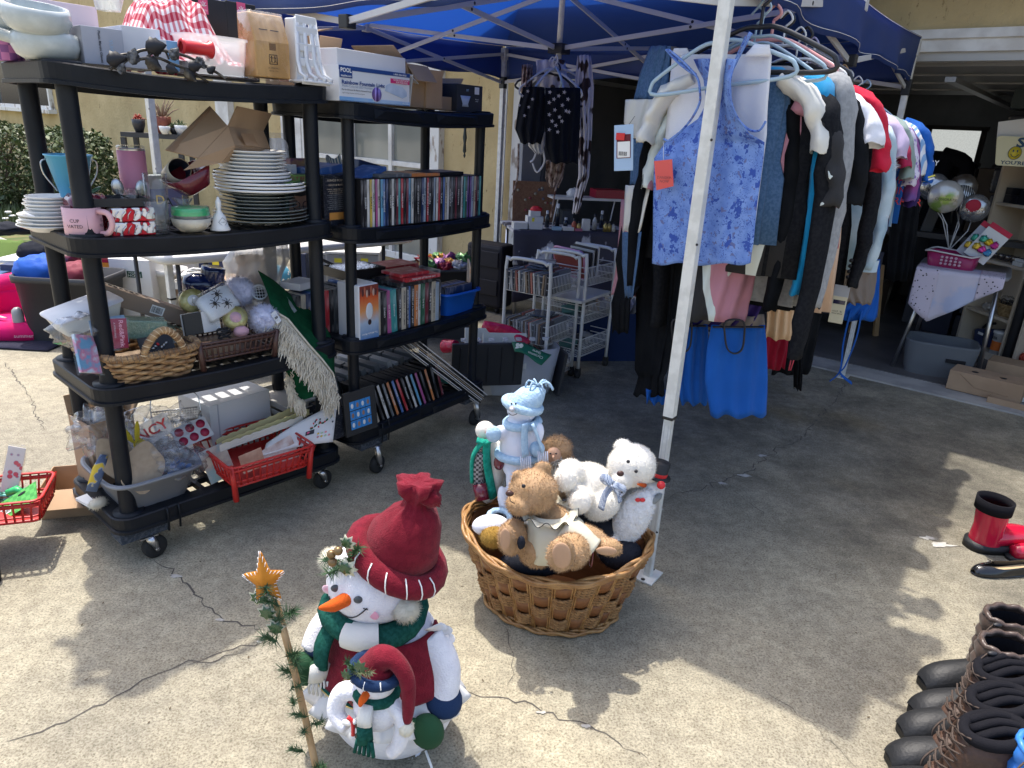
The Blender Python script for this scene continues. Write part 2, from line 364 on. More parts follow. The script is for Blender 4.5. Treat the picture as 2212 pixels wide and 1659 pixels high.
TRIM=mk('white_trim',(.72,.71,.68),(.55,.53,.50),sc=6,rough=.55)
GLS=mk('window_glass',(.12,.13,.12),(.28,.29,.26),sc=1.4,rough=.06,spec=.8,lo=.35,hi=.7,det=2,stretch=(1,1,.5))
DGL=mk('dark_glass',(.03,.035,.04),rough=.05,spec=.8)
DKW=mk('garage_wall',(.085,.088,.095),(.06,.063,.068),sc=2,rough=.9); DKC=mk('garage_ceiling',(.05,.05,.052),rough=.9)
house=thing('house','tan stucco house with an open garage and white trimmed windows','house',FG.M(0,0))
m=MB();m.box((-8.0-.13,.13,1.3),(16.0,.24,2.6),STU);m.build('wall',house)
m=MB();m.box((2.9+.0,.15,2.39),(6.06,.2,.42),STU);m.build('wall',house)
m=MB();m.box((6.3,.15,1.3),(.7,.2,2.6),STU);m.build('wall',house)
m=MB();m.box((-11.5,.13,3.9),(17.0,.24,2.7),STU);m.build('wall',house)
m=MB();m.box((2.5,-.22,2.66),(10.9,.9,.1),mk('eave_wood',(.25,.2,.14),rough=.8));m.build('roof',house,bevel=.01)
m=MB();m.box((-.075,.06,1.09),(.11,.16,2.18),PW);m.box((-.0,.1,1.09),(.04,.28,2.17),mk('jamb_grey',(.30,.31,.33),rough=.6));m.build('door_jamb',house)
for dz,dy,h in ((2.165,-.0,.05),(2.105,.02,.07),(2.045,.045,.05)):
 m=MB();m.box((2.95,dy+.06,dz),(5.94,.1,h),TRIM if dz>2.1 else mk('trim_grey',(.42,.42,.41),rough=.6));m.build('header_trim',house)
for k in range(4):
 m=MB();m.box((2.9,.42+.53*k,2.02-.01*k),(5.0,.5,.04),mk('garage_door',(.22,.22,.22),rough=.5));m.build('garage_door_panel',house,bevel=.004)
for u in (.35,3.2,5.5):
 m=MB();m.box((u,1.9,1.93),(.06,3.4,.03),mk('rail_steel',(.35,.35,.35),metal=.8,rough=.4));m.build('door_rail',house)
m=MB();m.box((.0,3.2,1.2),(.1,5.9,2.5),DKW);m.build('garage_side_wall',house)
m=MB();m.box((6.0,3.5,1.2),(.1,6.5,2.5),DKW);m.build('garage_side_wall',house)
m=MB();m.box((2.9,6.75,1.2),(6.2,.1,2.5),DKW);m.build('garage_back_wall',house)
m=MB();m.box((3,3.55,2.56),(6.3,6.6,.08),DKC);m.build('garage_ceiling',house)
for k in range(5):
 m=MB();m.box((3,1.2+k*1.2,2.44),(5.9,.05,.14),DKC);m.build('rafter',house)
def window(u0,u1,z0,z1,mull,name='window',gl=GLS,fw=.07,sill=False,rails=()):
 f=MB()
 for c,d in (((( u0+u1)/2,-.02,z1),(u1-u0+2*fw,.07,fw)),(((u0+u1)/2,-.02,z0),(u1-u0+2*fw,.07,fw)),((u0-fw/2,-.022,(z0+z1)/2),(fw,.075,z1-z0)),((u1+fw/2,-.022,(z0+z1)/2),(fw,.075,z1-z0))): f.box(c,d,PW)
 for a in mull: f.box((u0+(u1-u0)*a,-.018,(z0+z1)/2),(.055,.06,z1-z0-fw),TRIM)
 for a in rails: f.box(((u0+u1)/2,-.016,z0+(z1-z0)*a),(u1-u0,.05,.05),TRIM)
 if sill: f.box(((u0+u1)/2,-.06,z0-.06),(u1-u0+.3,.14,.07),PW)
 fo=f.build(name,house,bevel=.004)
 p=MB(); p.box(((u0+u1)/2,.0,(z0+z1)/2),(u1-u0,.02,z1-z0),gl); p.build('pane',fo)
def wu(x,y,v=0): return FG.hit(x,y,v)[0]
window(wu(668,300),wu(924,300),.15,2.05,(.42,.74),rails=(.5,))
m=MB();u=wu(640,300);m.box((u,-.03,1.1),(wu(660,300)-wu(618,300),.09,2.1),TRIM);m.box((u+.05,-.08,1.1),(.05,.02,2.1),TRIM);m.build('door_frame',house,bevel=.005)
m=MB();u=wu(940,300);m.box((u+.03,-.025,1.1),(.17,.08,2.1),PW);m.build('door_frame',house,bevel=.005)
m=MB();u=wu(490,235);m.box((u,-.03,1.2),(wu(505,235)-wu(478,235),.09,2.0),TRIM);m.build('door_frame',house)
window(wu(0,220),wu(112,220),1.42,2.3,(.5,),gl=DGL,sill=True)
r=thing('round_wall_plaque','small orange round plaque on the white door frame','plaque',FG.M(wu(932,310),-.08,1.30));m=MB();m.cyl((0,0,0),(0,-.02,0),.05,mk('plaque_orange',(.6,.33,.12),rough=.5),seg=20);m.build('disc',r)
u,z=FG.hit(1004,305,-.06); r=thing('wall_ornament','dark metal pointed ornament hanging on the tan wall','wall ornament',FG.M(u,-.06,z))
m=MB();m.lathe([(.003,-.15),(.012,-.13),(.005,-.11),(.018,-.09),(.012,-.02),(.02,.03),(.012,.1),(.02,.3),(.006,.32)],mk('iron',(.05,.06,.06),metal=.7,rough=.5),seg=10);m.build('spike',r)
m=MB(FG.M(-.2,-.06));m.cyl((0,0,0),(0,0,2.3),.018,PW);m.cyl((0.05,-.03,.0),(.05,-.03,2.2),.008,TRIM); solo(m,'drain_pipe','thin peeling white pipe running up the wall by the garage','pipe')
GRS=mk('turf',(.16,.14,.06),(.07,.10,.03),sc=6,rough=1,bump=.5,bsc=60)
m=MB(FG.M(0,0));m.box((-12,-1.35,.02),(14,2.6,.04),GRS); tag(m.build('planting_bed'),kind='structure')
m=MB(FG.M(0,0));m.box((-12,-2.74,.03),(14,.14,.08),LIP); tag(m.build('garden_edging'),kind='structure')
LF=[mk('leaf_a',(.085,.125,.042),(.13,.16,.07),sc=9,rough=.5),mk('leaf_b',(.042,.072,.026),(.075,.11,.04),sc=9,rough=.5),mk('leaf_c',(.14,.165,.085),(.09,.12,.055),sc=9,rough=.45)]
BRK=mk('bark',(.09,.065,.045),rough=.95)
def hedge(c,d,n,label,ang,ls=.045,seed=1):
 r=random.Random(seed);o=thing('hedge_shrub',label,'shrub',Matrix.Translation(c)@Matrix.Rotation(ang,4,'Z'))
 st=MB()
 for k in range(14):
  x=r.uniform(-.3,.3)*d[0]; st.tube([(x*.5,r.uniform(-.1,.1),0),(x,r.uniform(-.2,.2)*d[1],d[2]*.4),(x*1.5,r.uniform(-.4,.4)*d[1],d[2]*.9)],[.02,.013,.005],BRK,5)
 st.build('stem',o)
 lf=MB(); vs=[[],[],[]]
 for k in range(n):
  while 1:
   p=Vector((r.uniform(-1,1),r.uniform(-1,1),r.uniform(-1,1)))
   q=(abs(p.x)**4+abs(p.y)**4+abs(p.z)**4)**.25
   if q<=1 and r.random()<q**3: break
  w=1+.13*hn(p.x*2.6+seed,p.y*2.6,p.z*2.6)
  if hn(p.x*4+9,p.y*4,p.z*4+seed)<-.28: continue
  P=Vector((p.x*d[0]/2*w,p.y*d[1]/2*w,d[2]*.55+p.z*d[2]*.45*w));
  e=Euler((r.uniform(-1,1),r.uniform(-1,1),r.uniform(0,6.28))).to_matrix(); s=ls*r.uniform(.6,1.2)
  vs[r.choice((0,0,1,1,2))].append([P+e@Vector(v)*s for v in ((-.5,0,0),(0,-.28,.06),(.6,0,0),(0,.28,.06))])
 for i in range(3):
  for q in vs[i]: lf.add(q,[(0,1,2,3)],LF[i])
 tag(lf.build('foliage',o),kind='stuff')
aG=FG.a
p=at(170,440,9.9); hedge((p.x,p.y,0),(1.55,.8,1.20),7500,'bushy rounded green hedge against the tan wall, right of two',aG,.075,3)
p=at(25,440,10.4); hedge((p.x,p.y,0),(1.3,.8,1.22),5000,'dark green hedge at the left edge of the picture',aG,.075,5)
m=MB();r=random.Random(4)
for k in range(2600):
 p=FG.w(r.uniform(-10.5,-6),r.uniform(-2.6,-1.6),.03); a=r.uniform(0,6.28); h=r.uniform(.05,.22)
 q=Vector((math.cos(a),math.sin(a),0))*.012; m.add([p-q,p+q,p+Vector((r.uniform(-.06,.06),r.uniform(-.06,.06),h))],[(0,1,2)],LF[k%3])
tag(m.build('grass'),kind='stuff')
for i,(x,y) in enumerate(((18,458),(27,466),(12,472))):
 p=at(x,y,8.8); r=thing('white_flower',['white flower highest of three beside the hedge','white flower right of the other two in the grass','white flower lowest of three in the grass'][i],'flower',Matrix.Translation(p)); m=MB()
 for k in range(5): m.ell((math.cos(k*1.26)*.02,math.sin(k*1.26)*.02,0),(.02,.02,.012),WHT,8,6)
 m.build('petal',r);m=MB();m.cyl((0,0,-p.z),(0,0,0),.003,LF[0],seg=5);m.build('stem',r)
# == TENT
def cloth_blue():
 m=bpy.data.materials.new('canopy_blue');m.use_nodes=True; n=m.node_tree.nodes; L=m.node_tree.links.new; b=n['Principled BSDF']
 b.inputs['Base Color'].default_value=(.035,.075,.25,1); b.inputs['Roughness'].default_value=.55
 t=n.new('ShaderNodeBsdfTranslucent'); t.inputs[0].default_value=(.008,.055,.30,1); x=n.new('ShaderNodeMixShader'); x.inputs[0].default_value=.42
 tc=n.new('ShaderNodeTexCoord'); nz=n.new('ShaderNodeTexNoise'); nz.inputs['Scale'].default_value=5; nz.inputs['Detail'].default_value=5; L(tc.outputs['Object'],nz.inputs[0])
 bp=n.new('ShaderNodeBump'); bp.inputs['Strength'].default_value=.5; bp.inputs['Distance'].default_value=.03; L(nz.outputs[0],bp.inputs[2]); L(bp.outputs[0],b.inputs['Normal'])
 L(b.outputs[0],x.inputs[1]); L(t.outputs[0],x.inputs[2]); L(x.outputs[0],n['Material Output'].inputs[0]); return m
CB=cloth_blue(); POLE=mk('pole_enamel',(.70,.70,.66),(.60,.60,.56),sc=30,rough=.4,bump=.05); BAR=mk('bar_enamel',(.50,.50,.49),rough=.45); BOLT=mk('bolt_black',(.02,.02,.02),rough=.4)
S=3.06; tent=thing('canopy_tent','blue pop-up canopy tent on white metal legs','canopy tent',FT.M(0,0))
def e(u,v,z): return Vector((u,v,z))
ZE=2.12; cor=[(0,0),(S,0),(S,S),(0,S)]
pk=e(S/2,S/2,3.0)
for k in range(4):
 a=e(*cor[k],ZE+.02); b=e(*cor[(k+1)%4],ZE+.02); m=MB()
 def f(s,t,a=a,b=b):
  q=a.lerp(b,s); p=q.lerp(pk,t); p.z-=.10*math.sin(math.pi*min(1,t*1.02))*.8+.05*math.sin(math.pi*s)*(1-t); return p
 m.sheet(f,14,10,CB);m.build('canopy_panel',tent)
for k in range(4):
 a=e(*cor[k],ZE+.02); b=e(*cor[(k+1)%4],ZE+.02); out=(Vector(((a+b)/2))-e(S/2,S/2,ZE+.02)).normalized(); m=MB()
 dn=.24
 def f(s,t,a=a,b=b,k=k):
  p=a.lerp(b,s); sag=.05*math.sin(math.pi*s)
  w=.02+.02*math.sin(s*19+k*2)*t+.012*math.sin(s*43+k)*t
  q=p+out*w; q.z-=sag*(1-t)+dn*t*(1+.04*math.sin(s*26+k));
  return q
 m.sheet(f,60,5,CB);m.build('valance',tent,solid=.002)
 st=MB(); st.tube([f(i/40,.9)+out*.003 for i in range(41)],.0012,WHT,4); st.tube([f(i/40,.02)+out*.003 for i in range(41)],.0012,WHT,4); st.build('stitching',tent)
for i,(u,v) in enumerate(cor):
 m=MB();zj=(.62,.60,.42,.48)[i]
 m.box((u,v,(ZE+zj)/2),(.036,.036,ZE-zj),POLE);m.box((u,v,zj+.005),(.039,.039,.012),BOLT)
 lg=m.build('leg',tent,bevel=.003)
 m=MB();m.box((u,v,zj/2),(.027,.027,zj),POLE)
 for q in (-.007,.007): m.box((u+q,v-.0137,zj/2),(.002,.001,zj-.04),BAR);m.box((u-.0137,v+q,zj/2),(.001,.002,zj-.04),BAR)
 m.build('lower_leg',lg,bevel=.002)
 m=MB();m.box((u,v,.004),(.10,.075,.006),POLE);m.cyl((u+.04,v,.008),(u+.04,v,.01),.008,BOLT);m.cyl((u-.04,v,.008),(u-.04,v,.01),.008,BOLT);m.build('foot_plate',lg,bevel=.002)
 for z_,q_ in ((1.86 if i else 2.0,BOLT),(ZE-.04,BAR)): m=MB();m.box((u,v,z_),(.05,.05,.09),q_);m.build('slider',lg,bevel=.004)
 for z in (.2,1.2,1.5):
  m=MB();m.cyl((u-.02,v-.0195,z),(u-.02+.001,v-.0195,z),.004,BOLT);m.build('bolt',lg)
def bar(a,b,off=0,w=.024):
 a=Vector(a); b=Vector(b); d=b-a;m=MB();L_=d.length; R=d.to_track_quat('X','Z').to_matrix().to_4x4()
 T=Matrix.Translation((a+b)/2)@R; m.T=T; m.box((0,off,0),(L_,.012,w),BAR)
 m.cyl((0,off-.008,0),(0,off+.008,0),.008,BOLT,seg=8);m.cyl((L_/2-.02,off-.009,0),(L_/2-.02,off+.009,0),.009,BOLT,seg=8);m.build('truss_bar',tent,bevel=.002)
ZT,ZB_=2.08,1.86
mids=[]
for k in range(4):
 a=cor[k]; b=cor[(k+1)%4]; mx,my=(a[0]+b[0])/2,(a[1]+b[1])/2; mids.append((mx,my))
 for q in (a,b):
  if k==0: continue
  bar((*q,ZT),(mx,my,ZB_),.008); bar((*q,ZB_),(mx,my,ZT),-.008)
for q in (cor[0],cor[1]):
 bar((*q,ZT),(*mids[0],ZB_),.008); bar((*q,ZB_),(*mids[0],ZT),-.008)
for mx,my in mids:
 bar((mx,my,ZT+.02),(S/2,S/2,1.93),.008); bar((mx,my,ZB_),(S/2,S/2,2.22),-.008)
 for z_ in (ZT,ZB_): m=MB();m.box((mx,my,z_),(.05,.05,.05),BAR if z_==ZT else BOLT);m.build('bracket',tent,bevel=.004)
m=MB();m.cyl((S/2,S/2,1.88),(S/2,S/2,3.0),.016,POLE);m.box((S/2,S/2,1.93),(.09,.09,.05),BOLT);m.box((S/2,S/2,2.22),(.09,.09,.05),BOLT);m.build('centre_pole',tent)
# == SHELVING UNITS
BP=mk('black_resin',(.006,.008,.012),(.012,.015,.020),spec=.3,sc=7,rough=.45,bump=.06,bsc=90,lo=.45,hi=.75,det=8)
RUB=mk('rubber',(.02,.02,.02),rough=.8); STL=mk('steel',(.55,.55,.55),metal=1,rough=.3); CARP=mk('carpet_block',(.035,.045,.06),(.08,.09,.11),sc=120,rough=1,bump=.8,bsc=150); WOOD=mk('wood_raw',(.50,.33,.17),(.40,.25,.12),sc=8,rough=.7,stretch=(1,6,1))
CARD=mk('cardboard',(.40,.27,.165),(.345,.23,.14),sc=5,rough=.85,bump=.06,bsc=60); CARDD=mk('cardboard_tape',(.27,.17,.10),rough=.3); CARDI=mk('cardboard_edge',(.30,.20,.125),rough=.9)
GLASS=clear('glass',(.95,.97,.96),mix=.07,rough=.03,bump=.05,bsc=12,milk=.035); FILM=clear('film',(.97,.98,1),mix=.07,rough=.12,bump=.5,bsc=20,milk=.05); BAG=clear('milky_bag',(.9,.9,.9),mix=.06,rough=.2,bump=.5,bsc=12,milk=.35); FROST=clear('frosted_plastic',(.85,.88,.92),mix=.05,rough=.3,bump=.1,milk=.5)
def rrect(L_,W_,r,n=5):
 o=[]
 for cx,cy,a0 in ((L_-r,r,-90),(L_-r,W_-r,0),(r,W_-r,90),(r,r,180)):
  for k in range(n+1):
   a=math.radians(a0+90*k/n); o.append((cx+r*math.cos(a),cy+r*math.sin(a)))
 return o
def unit(FR,L_,Wd,Z,lip,pr,label,ridge,casters,wheel_r=.042):
 o=thing('shelving_unit',label,'shelf unit',FR.M(0,0))
 slat=None
 for zi,z in enumerate(Z):
  m=MB();a=rrect(L_,Wd,.06); n=len(a)
  def off(q,d):
   cx,cy=L_/2,Wd/2; return (cx+(q[0]-cx)*(1-2*d/L_),cy+(q[1]-cy)*(1-2*d/Wd))
  sag=(lambda x: -.018*math.sin(math.pi*x/L_)) if zi in (1,2,3) else (lambda x:0)
  rings=[]
  for d,h in ((.045,0),(.004,0),(0,-.004),(.002,-lip+.012),(-.004,-lip+.01),(-.004,-lip),(.012,-lip),(.014,-.012),(.045,-.012)):
   rings.append([(*off(q,d),z+h) for q in a])
  def dense(rg):
   out=[]
   for i in range(len(rg)):
    p=Vector(rg[i]); q=Vector(rg[(i+1)%len(rg)]); k=8 if i%6==5 else 1
    for j in range(k): t=p.lerp(q,j/k); out.append((t.x,t.y,t.z+sag(t.x)))
   return out
  rings=[dense(r_) for r_ in rings]; n=len(rings[0]); vs=[v for r_ in rings for v in r_]
  fs=[(i*n+k,i*n+(k+1)%n,(i+1)*n+(k+1)%n,(i+1)*n+k) for i in range(len(rings)-1) for k in range(n)]+[((len(rings)-1)*n+k,(len(rings)-1)*n+(k+1)%n,(k+1)%n,k) for k in range(n)]
  m.add(vs,[tuple(reversed(f)) for f in fs],BP,False)
  for cx,cy in ((.06,.06),(L_-.06,.06),(L_-.06,Wd-.06),(.06,Wd-.06)): m.cyl((cx,cy,z-.01),(cx,cy,z+.004),pr+.022,BP,seg=20)
  if ridge:
   for x0,x1 in ((.14,.42),(.50,.78)):
    for up,y0 in ((0,-.004),):
     m.add([(x0,y0,z-lip*.95),(x1,y0,z-lip*.95),(x1-.05,y0-.007,z-lip*.45),(x0+.05,y0-.007,z-lip*.45),(x0,.0,z-lip*.35),(x1,.0,z-lip*.35)],[(0,1,2,3),(3,2,5,4),(0,3,4),(1,5,2)],BP,False)
  dk=m.build('deck',o)
  if slat is None:
   q=MB(); q.box((0,Wd/2,-.010),(.016,Wd-.08,.02),BP); slat=q.build('slat',dk); slat.location=(.05,0,z); first=slat
   q=MB(); q.box((L_/2,0,-.012),(L_-.08,.014,.022),BP); long=q.build('long_slat',dk); long.location=(0,.05,z)
   ns=16;
   rng=range(1,ns); lr=range(1,5)
  else: rng=range(0,ns); lr=range(0,5)
  for k in rng:
   c=first.copy(); COL.objects.link(c); c.parent=dk; c.location=(.05+(L_-.1)*k/(ns-1),0,z+sag(.05+(L_-.1)*k/(ns-1)))
  for k in lr:
   c=long.copy(); COL.objects.link(c); c.parent=dk; c.location=(0,.05+(Wd-.1)*k/4,z-.002+sag(L_/2)*.8)
 for i in range(len(Z)-1):
  for cx,cy in ((.06,.06),(L_-.06,.06),(L_-.06,Wd-.06),(.06,Wd-.06)):
   m=MB();m.lathe([(pr+.002,Z[i]+.003),(pr,Z[i]+.02),(pr*.98,(Z[i]+Z[i+1])/2),(pr,Z[i+1]-lip+.005),(pr,Z[i+1]-.012)],BP,18,c=(cx,cy,0));m.build('post',o)
 for cu,cv in casters:
  m=MB();m.box((cu-.01,cv+.03,Z[0]-lip-.022),(.16,.10,.04),CARP); bl=m.build('mounting_block',o,bevel=.004)
  m=MB();m.box((cu,cv,Z[0]-lip-.044),(.06,.05,.004),STL);m.tube([(cu,cv-.022,Z[0]-lip-.045),(cu+.012,cv-.024,.07),(cu+.02,cv-.022,wheel_r)],[.016,.014,.008],STL,6);m.cyl((cu+.02,cv-.03,wheel_r),(cu+.02,cv+.02,wheel_r),.007,STL);m.build('caster_fork',o)
  m=MB();T=m.T; m.lathe([(.01,-.014),(wheel_r*.62,-.015),(wheel_r*.72,-.012),(wheel_r*.8,-.015),(wheel_r,-.010),(wheel_r,.010),(wheel_r*.8,.015),(.01,.014)],RUB,24,cap=True)
  w=m.build('wheel',o,M=Matrix.Translation((cu+.02,cv,wheel_r+.001))@Euler((math.pi/2,0,.1)).to_matrix().to_4x4())
 for x in (.16,.20):
  m=MB();m.tube([(x,-.006,Z[0]+.003),(x+.003,-.006,Z[0]-lip*.5),(x,-.004,Z[0]-lip-.03)],.004,BP,6);m.build('cable_tie',o)
 return o
unit(FA,.90,.46,ZA,.058,.027,'black plastic shelving unit on casters, left one, loaded with kitchenware and baskets',False,((.10,.04),(.82,.08),(.1,.40),(.82,.40)))
unit(FB,.94,.46,ZB,.060,.0235,'black plastic shelving unit on casters, further one, full of films and boxes',True,((.14,.03),(.87,.04),(.14,.42),(.87,.42)))
def carton(FR,u,v,z,w,d,h,rz=0,label='',name='cardboard_box',cat='box',m_=None,flaps=(),rx=0,ry=0,group=None,tape=False,tex=None,lid=True):
 mt=m_ or CARD; o=thing(name,label,cat,FR.M(u,v,z,rz,rx,ry),group); b=MB()
 if lid: b.box((0,0,h/2),(w,d,h),mt)
 else: b.tray((0,0,0),(w,d,h),mt,t=.004)
 b.build('body',o,bevel=.0015)
 for side,ln,ang in flaps:      # side f b l r
  q=MB(); a=math.radians(ang)
  if side in 'fb':
   s=-1 if side=='f' else 1; e_=Vector((0,s*math.cos(a),math.sin(a)))*ln; p=[Vector((-w/2,s*d/2,h)),Vector((w/2,s*d/2,h))]
  else:
   s=-1 if side=='l' else 1; e_=Vector((s*math.cos(a),0,math.sin(a)))*ln; p=[Vector((s*w/2,-d/2,h)),Vector((s*w/2,d/2,h))]
  p=p+[p[1]+e_,p[0]+e_]
  q.add(p,[(0,1,2,3)],mt,False); q.build('flap',o,solid=.004)
 if tape:
  q=MB(); q.box((0,0,h+.0008),(w*1.002,.05,.0012),CARDD); q.box((w/2+.0006,0,h*.86),(.0012,.05,h*.28),CARDD); q.box((-w/2-.0006,0,h*.86),(.0012,.05,h*.28),CARDD); q.build('tape',o)
 return o
def barcode(par,M,w=.03,h=.018):
 q=MB(M); q.box((0,0,0),(w,h,.0006),WHT);o=q.build('label_sticker',par); q=MB(M); r=random.Random(int(w*9999)); x=-w*.42
 while x<w*.42: t=r.choice((.03,.02,.05))*w; q.box((x,0,.0006),(t,h*.72,.0004),BLK); x+=t+w*.035
 q.build('barcode',o)
def crumple(m,c,r,mt,nz=.35,nf=3,seg=22,rings=14,R=None): return m.ell(c,r,mt,seg,rings,R=R,nz=nz,nf=nf)
# == LEFT UNIT, TOP DECK
z4=ZA[3]+.002
SOUP=mk('soup_ceramic',(.50,.54,.53),(.44,.48,.47),sc=30,rough=.25,coat=.4)
def mug(mt,r,h,prof=None,handle=True,hl=.1,hz=.5):
 m=MB();m.lathe(prof or [(.001,0),(r*.8,0),(r,h*.25),(r,h),(r*.93,h),(r*.92,h*.3),(r*.7,.01),(.001,.01)],mt,32); return m
def soup(u,v,z,label,rz,rx=0):
 o=thing('soup_bowl',label,'soup bowl',FA.M(u,v,z,0,rx)@Matrix.Rotation(math.radians(rz),4,'Z'),'stacked white soup bowls')
 m=mug(SOUP,.085,.07,[(.001,0),(.055,0),(.074,.012),(.085,.035),(.083,.058),(.078,.070),(.072,.070),(.076,.045),(.06,.012),(.001,.008)]);m.build('bowl',o)
 m=MB();m.tube([(-.07,0,.05),(-.12,0,.062),(-.16,0,.055),(-.175,0,.05)],[.016,.018,.026,.014],SOUP,14,cr=4);m.build('handle',o)
u,z=FA.hit(85,120,.10)
soup(u+.03,.13,z4,'white soup bowl with a stub handle, bottom of the stack by the shelf corner',-38); soup(u+.01,.12,z4+.068,'white soup bowl with a stub handle, top of the stack at the left shelf corner',-44,14)
soup(u-.01,.27,z4+.06,'white soup bowl further back, mostly hidden by the stack',-60)
PNKN=mk('pink_netting',(.65,.25,.6),(.30,.12,.42),sc=50,rough=.5,kind='check'); PNK=mk('magenta_toy',(.75,.12,.5),(.55,.3,.7),sc=8,rough=.4)
u,w,zb,zt=FA.fit(-25,20,28,130,.34)
o=thing('toy_lantern','pink and purple toy lantern standing at the far left of the top shelf','toy',FA.M(u,.34,z4));m=MB();m.loft([(0,0,0,.05,.05),(0,0,.09,.055,.055),(0,0,.10,.06,.06)],PNKN,16);m.build('base',o)
m=MB();crumple(m,(0,0,.15),(.062,.06,.065),PNK,.3);m.build('globe',o)
GRY=mk('grey_carton',(.40,.41,.46),(.37,.38,.43),sc=4,rough=.7,bump=.05); WCT=mk('white_carton',(.66,.66,.68),(.60,.60,.63),sc=5,rough=.6,bump=.04)
def front(x0,y0,x1,y1,v,FR=FA,z=None): u,w,zb,zt=FR.fit(x0,y0,x1,y1,v); return u,w,zt-(z if z is not None else zb)
u,w,h=front(180,60,268,150,.07,z=z4);o=carton(FA,u,.15,z4,w,.16,h,0,'grey carton printed plastic martini glasses beside the white soup bowls',m_=GRY,tape=False)
txt('Plastic Martini Glasses',.013,BLK,o,FRONT(-.01,-.0835,h*.48,roll=-90),w=h*.85,bold=.02); txt('YUHC',.015,mk('faint_blue',(.3,.45,.6)),o,FRONT(.02,-.0812,h*.5,roll=-90),w=h*.4)
m=MB();m.box((-w/2-.001,-.0,h*.5),(.002,.03,h*.3),WCT);m.build('tape',o)
u2,w2,h2=front(268,60,350,165,.09,z=z4);o=carton(FA,u2,.17,z4,w2,.16,h2,0,'pale grey carton behind the metal leaf wreath',m_=WCT)
o=carton(FA,u-.02,.33,z4,.16,.14,.17,4,'pale pink carton standing behind the martini glass carton',m_=mk('pinkish_carton',(.60,.52,.58),rough=.7))
u,w,h=front(348,88,402,170,.03,z=z4); BLUB=mk('sky_box',(.22,.42,.66),rough=.5);o=carton(FA,u,.10,z4,w*.55,.12,h,0,'narrow white and sky blue carton behind the metal leaves',m_=BLUB);m=MB();m.box((-w*.30-.001,0,h/2),(w*.3,.121,h),WCT);m.build('white_side',o,bevel=.001)
u,w,h=front(205,-30,278,78,.15)
o=thing('plastic_bag_of_glasses','tall open clear plastic bag with a glass inside on the grey carton','plastic bag',FA.M(u,.17,z4+.155));m=MB();m.loft([(0,0,0,.032,.03),(0,0,.05,.045,.035),(-.01,0,.12,.06,.05),(-.02,0,.2,.075,.05)],BAG,26,cap=False,rip=lambda t,s:1+.12*math.sin(5*t+6*s)+.05*math.sin(11*t));m.build('bag',o)
m=MB();m.lathe([(.001,0),(.03,0),(.034,.07),(.032,.07),(.028,.005),(.001,.005)],GLASS,20);m.build('glass',o)
def gingham():
 m=bpy.data.materials.new('gingham');m.use_nodes=True; n=m.node_tree.nodes; L=m.node_tree.links.new; b=n['Principled BSDF']; b.inputs['Roughness'].default_value=.9
 at_=n.new('ShaderNodeUVMap'); s=n.new('ShaderNodeSeparateXYZ'); L(at_.outputs[0],s.inputs[0])
 o=[]
 for ax in 'XY':
  w=n.new('ShaderNodeMath'); w.operation='MULTIPLY'; w.inputs[1].default_value=1; L(s.outputs[ax],w.inputs[0]); f=n.new('ShaderNodeMath'); f.operation='FRACT'; L(w.outputs[0],f.inputs[0]); g_=n.new('ShaderNodeMath'); g_.operation='GREATER_THAN'; g_.inputs[1].default_value=.5; L(f.outputs[0],g_.inputs[0]); o.append(g_)
 a=n.new('ShaderNodeMath'); a.operation='ADD'; L(o[0].outputs[0],a.inputs[0]); L(o[1].outputs[0],a.inputs[1]); h=n.new('ShaderNodeMath'); h.operation='MULTIPLY'; h.inputs[1].default_value=.5; L(a.outputs[0],h.inputs[0])
 r=n.new('ShaderNodeValToRGB'); r.color_ramp.interpolation='CONSTANT'; e_=r.color_ramp.elements; e_[0].color=(.80,.77,.77,1); e_[1].position=.4; e_[1].color=(.62,.22,.25,1); q=e_.new(.9); q.color=(.42,.02,.05,1)
 L(h.outputs[0],r.inputs[0]); L(r.outputs[0],b.inputs[0]); return m
GING=gingham()
def uvgrid(o,nu,nv,ku,kv):
 me=o.data; uv=me.uv_layers.new(name='UVMap');
 for p in me.polygons:
  for li in p.loop_indices:
   vi=me.loops[li].vertex_index%((nu+1)*(nv+1)); uv.data[li].uv=((vi%(nu+1))/nu*ku,(vi//(nu+1))/nv*kv)
u,z=FA.hit(375,60,.25);o=thing('gingham_cloth','crumpled red and white gingham cloth heaped on the top shelf','cloth',FA.M(u,.25,z4)); m=MB()
def gf(s,t):
 x=(s-.5)*.36; y=(t-.5)*.34; h=.24*math.exp(-((x+.01)/.15)**4-(y/.13)**4);
 h+= .03*hn(x*16,y*16,2)*(1 if h>.03 else .4)+.014*math.sin(x*70+y*35+5*hn(x*9,y*9)); x+=.03*hn(y*14,x*8,5);
 return (x,y+.02*hn(x*13,9),max(h*.95,.004)+(.03 if t<.1 else 0))
m.sheet(gf,70,60,GING); c=m.build('cloth',o,solid=.002); uvgrid(c,70,60,20,19)
WB=mk('wine_box_black',(.016,.016,.02),rough=.35); WP=mk('logo_pink',(.65,.10,.22),rough=.4)
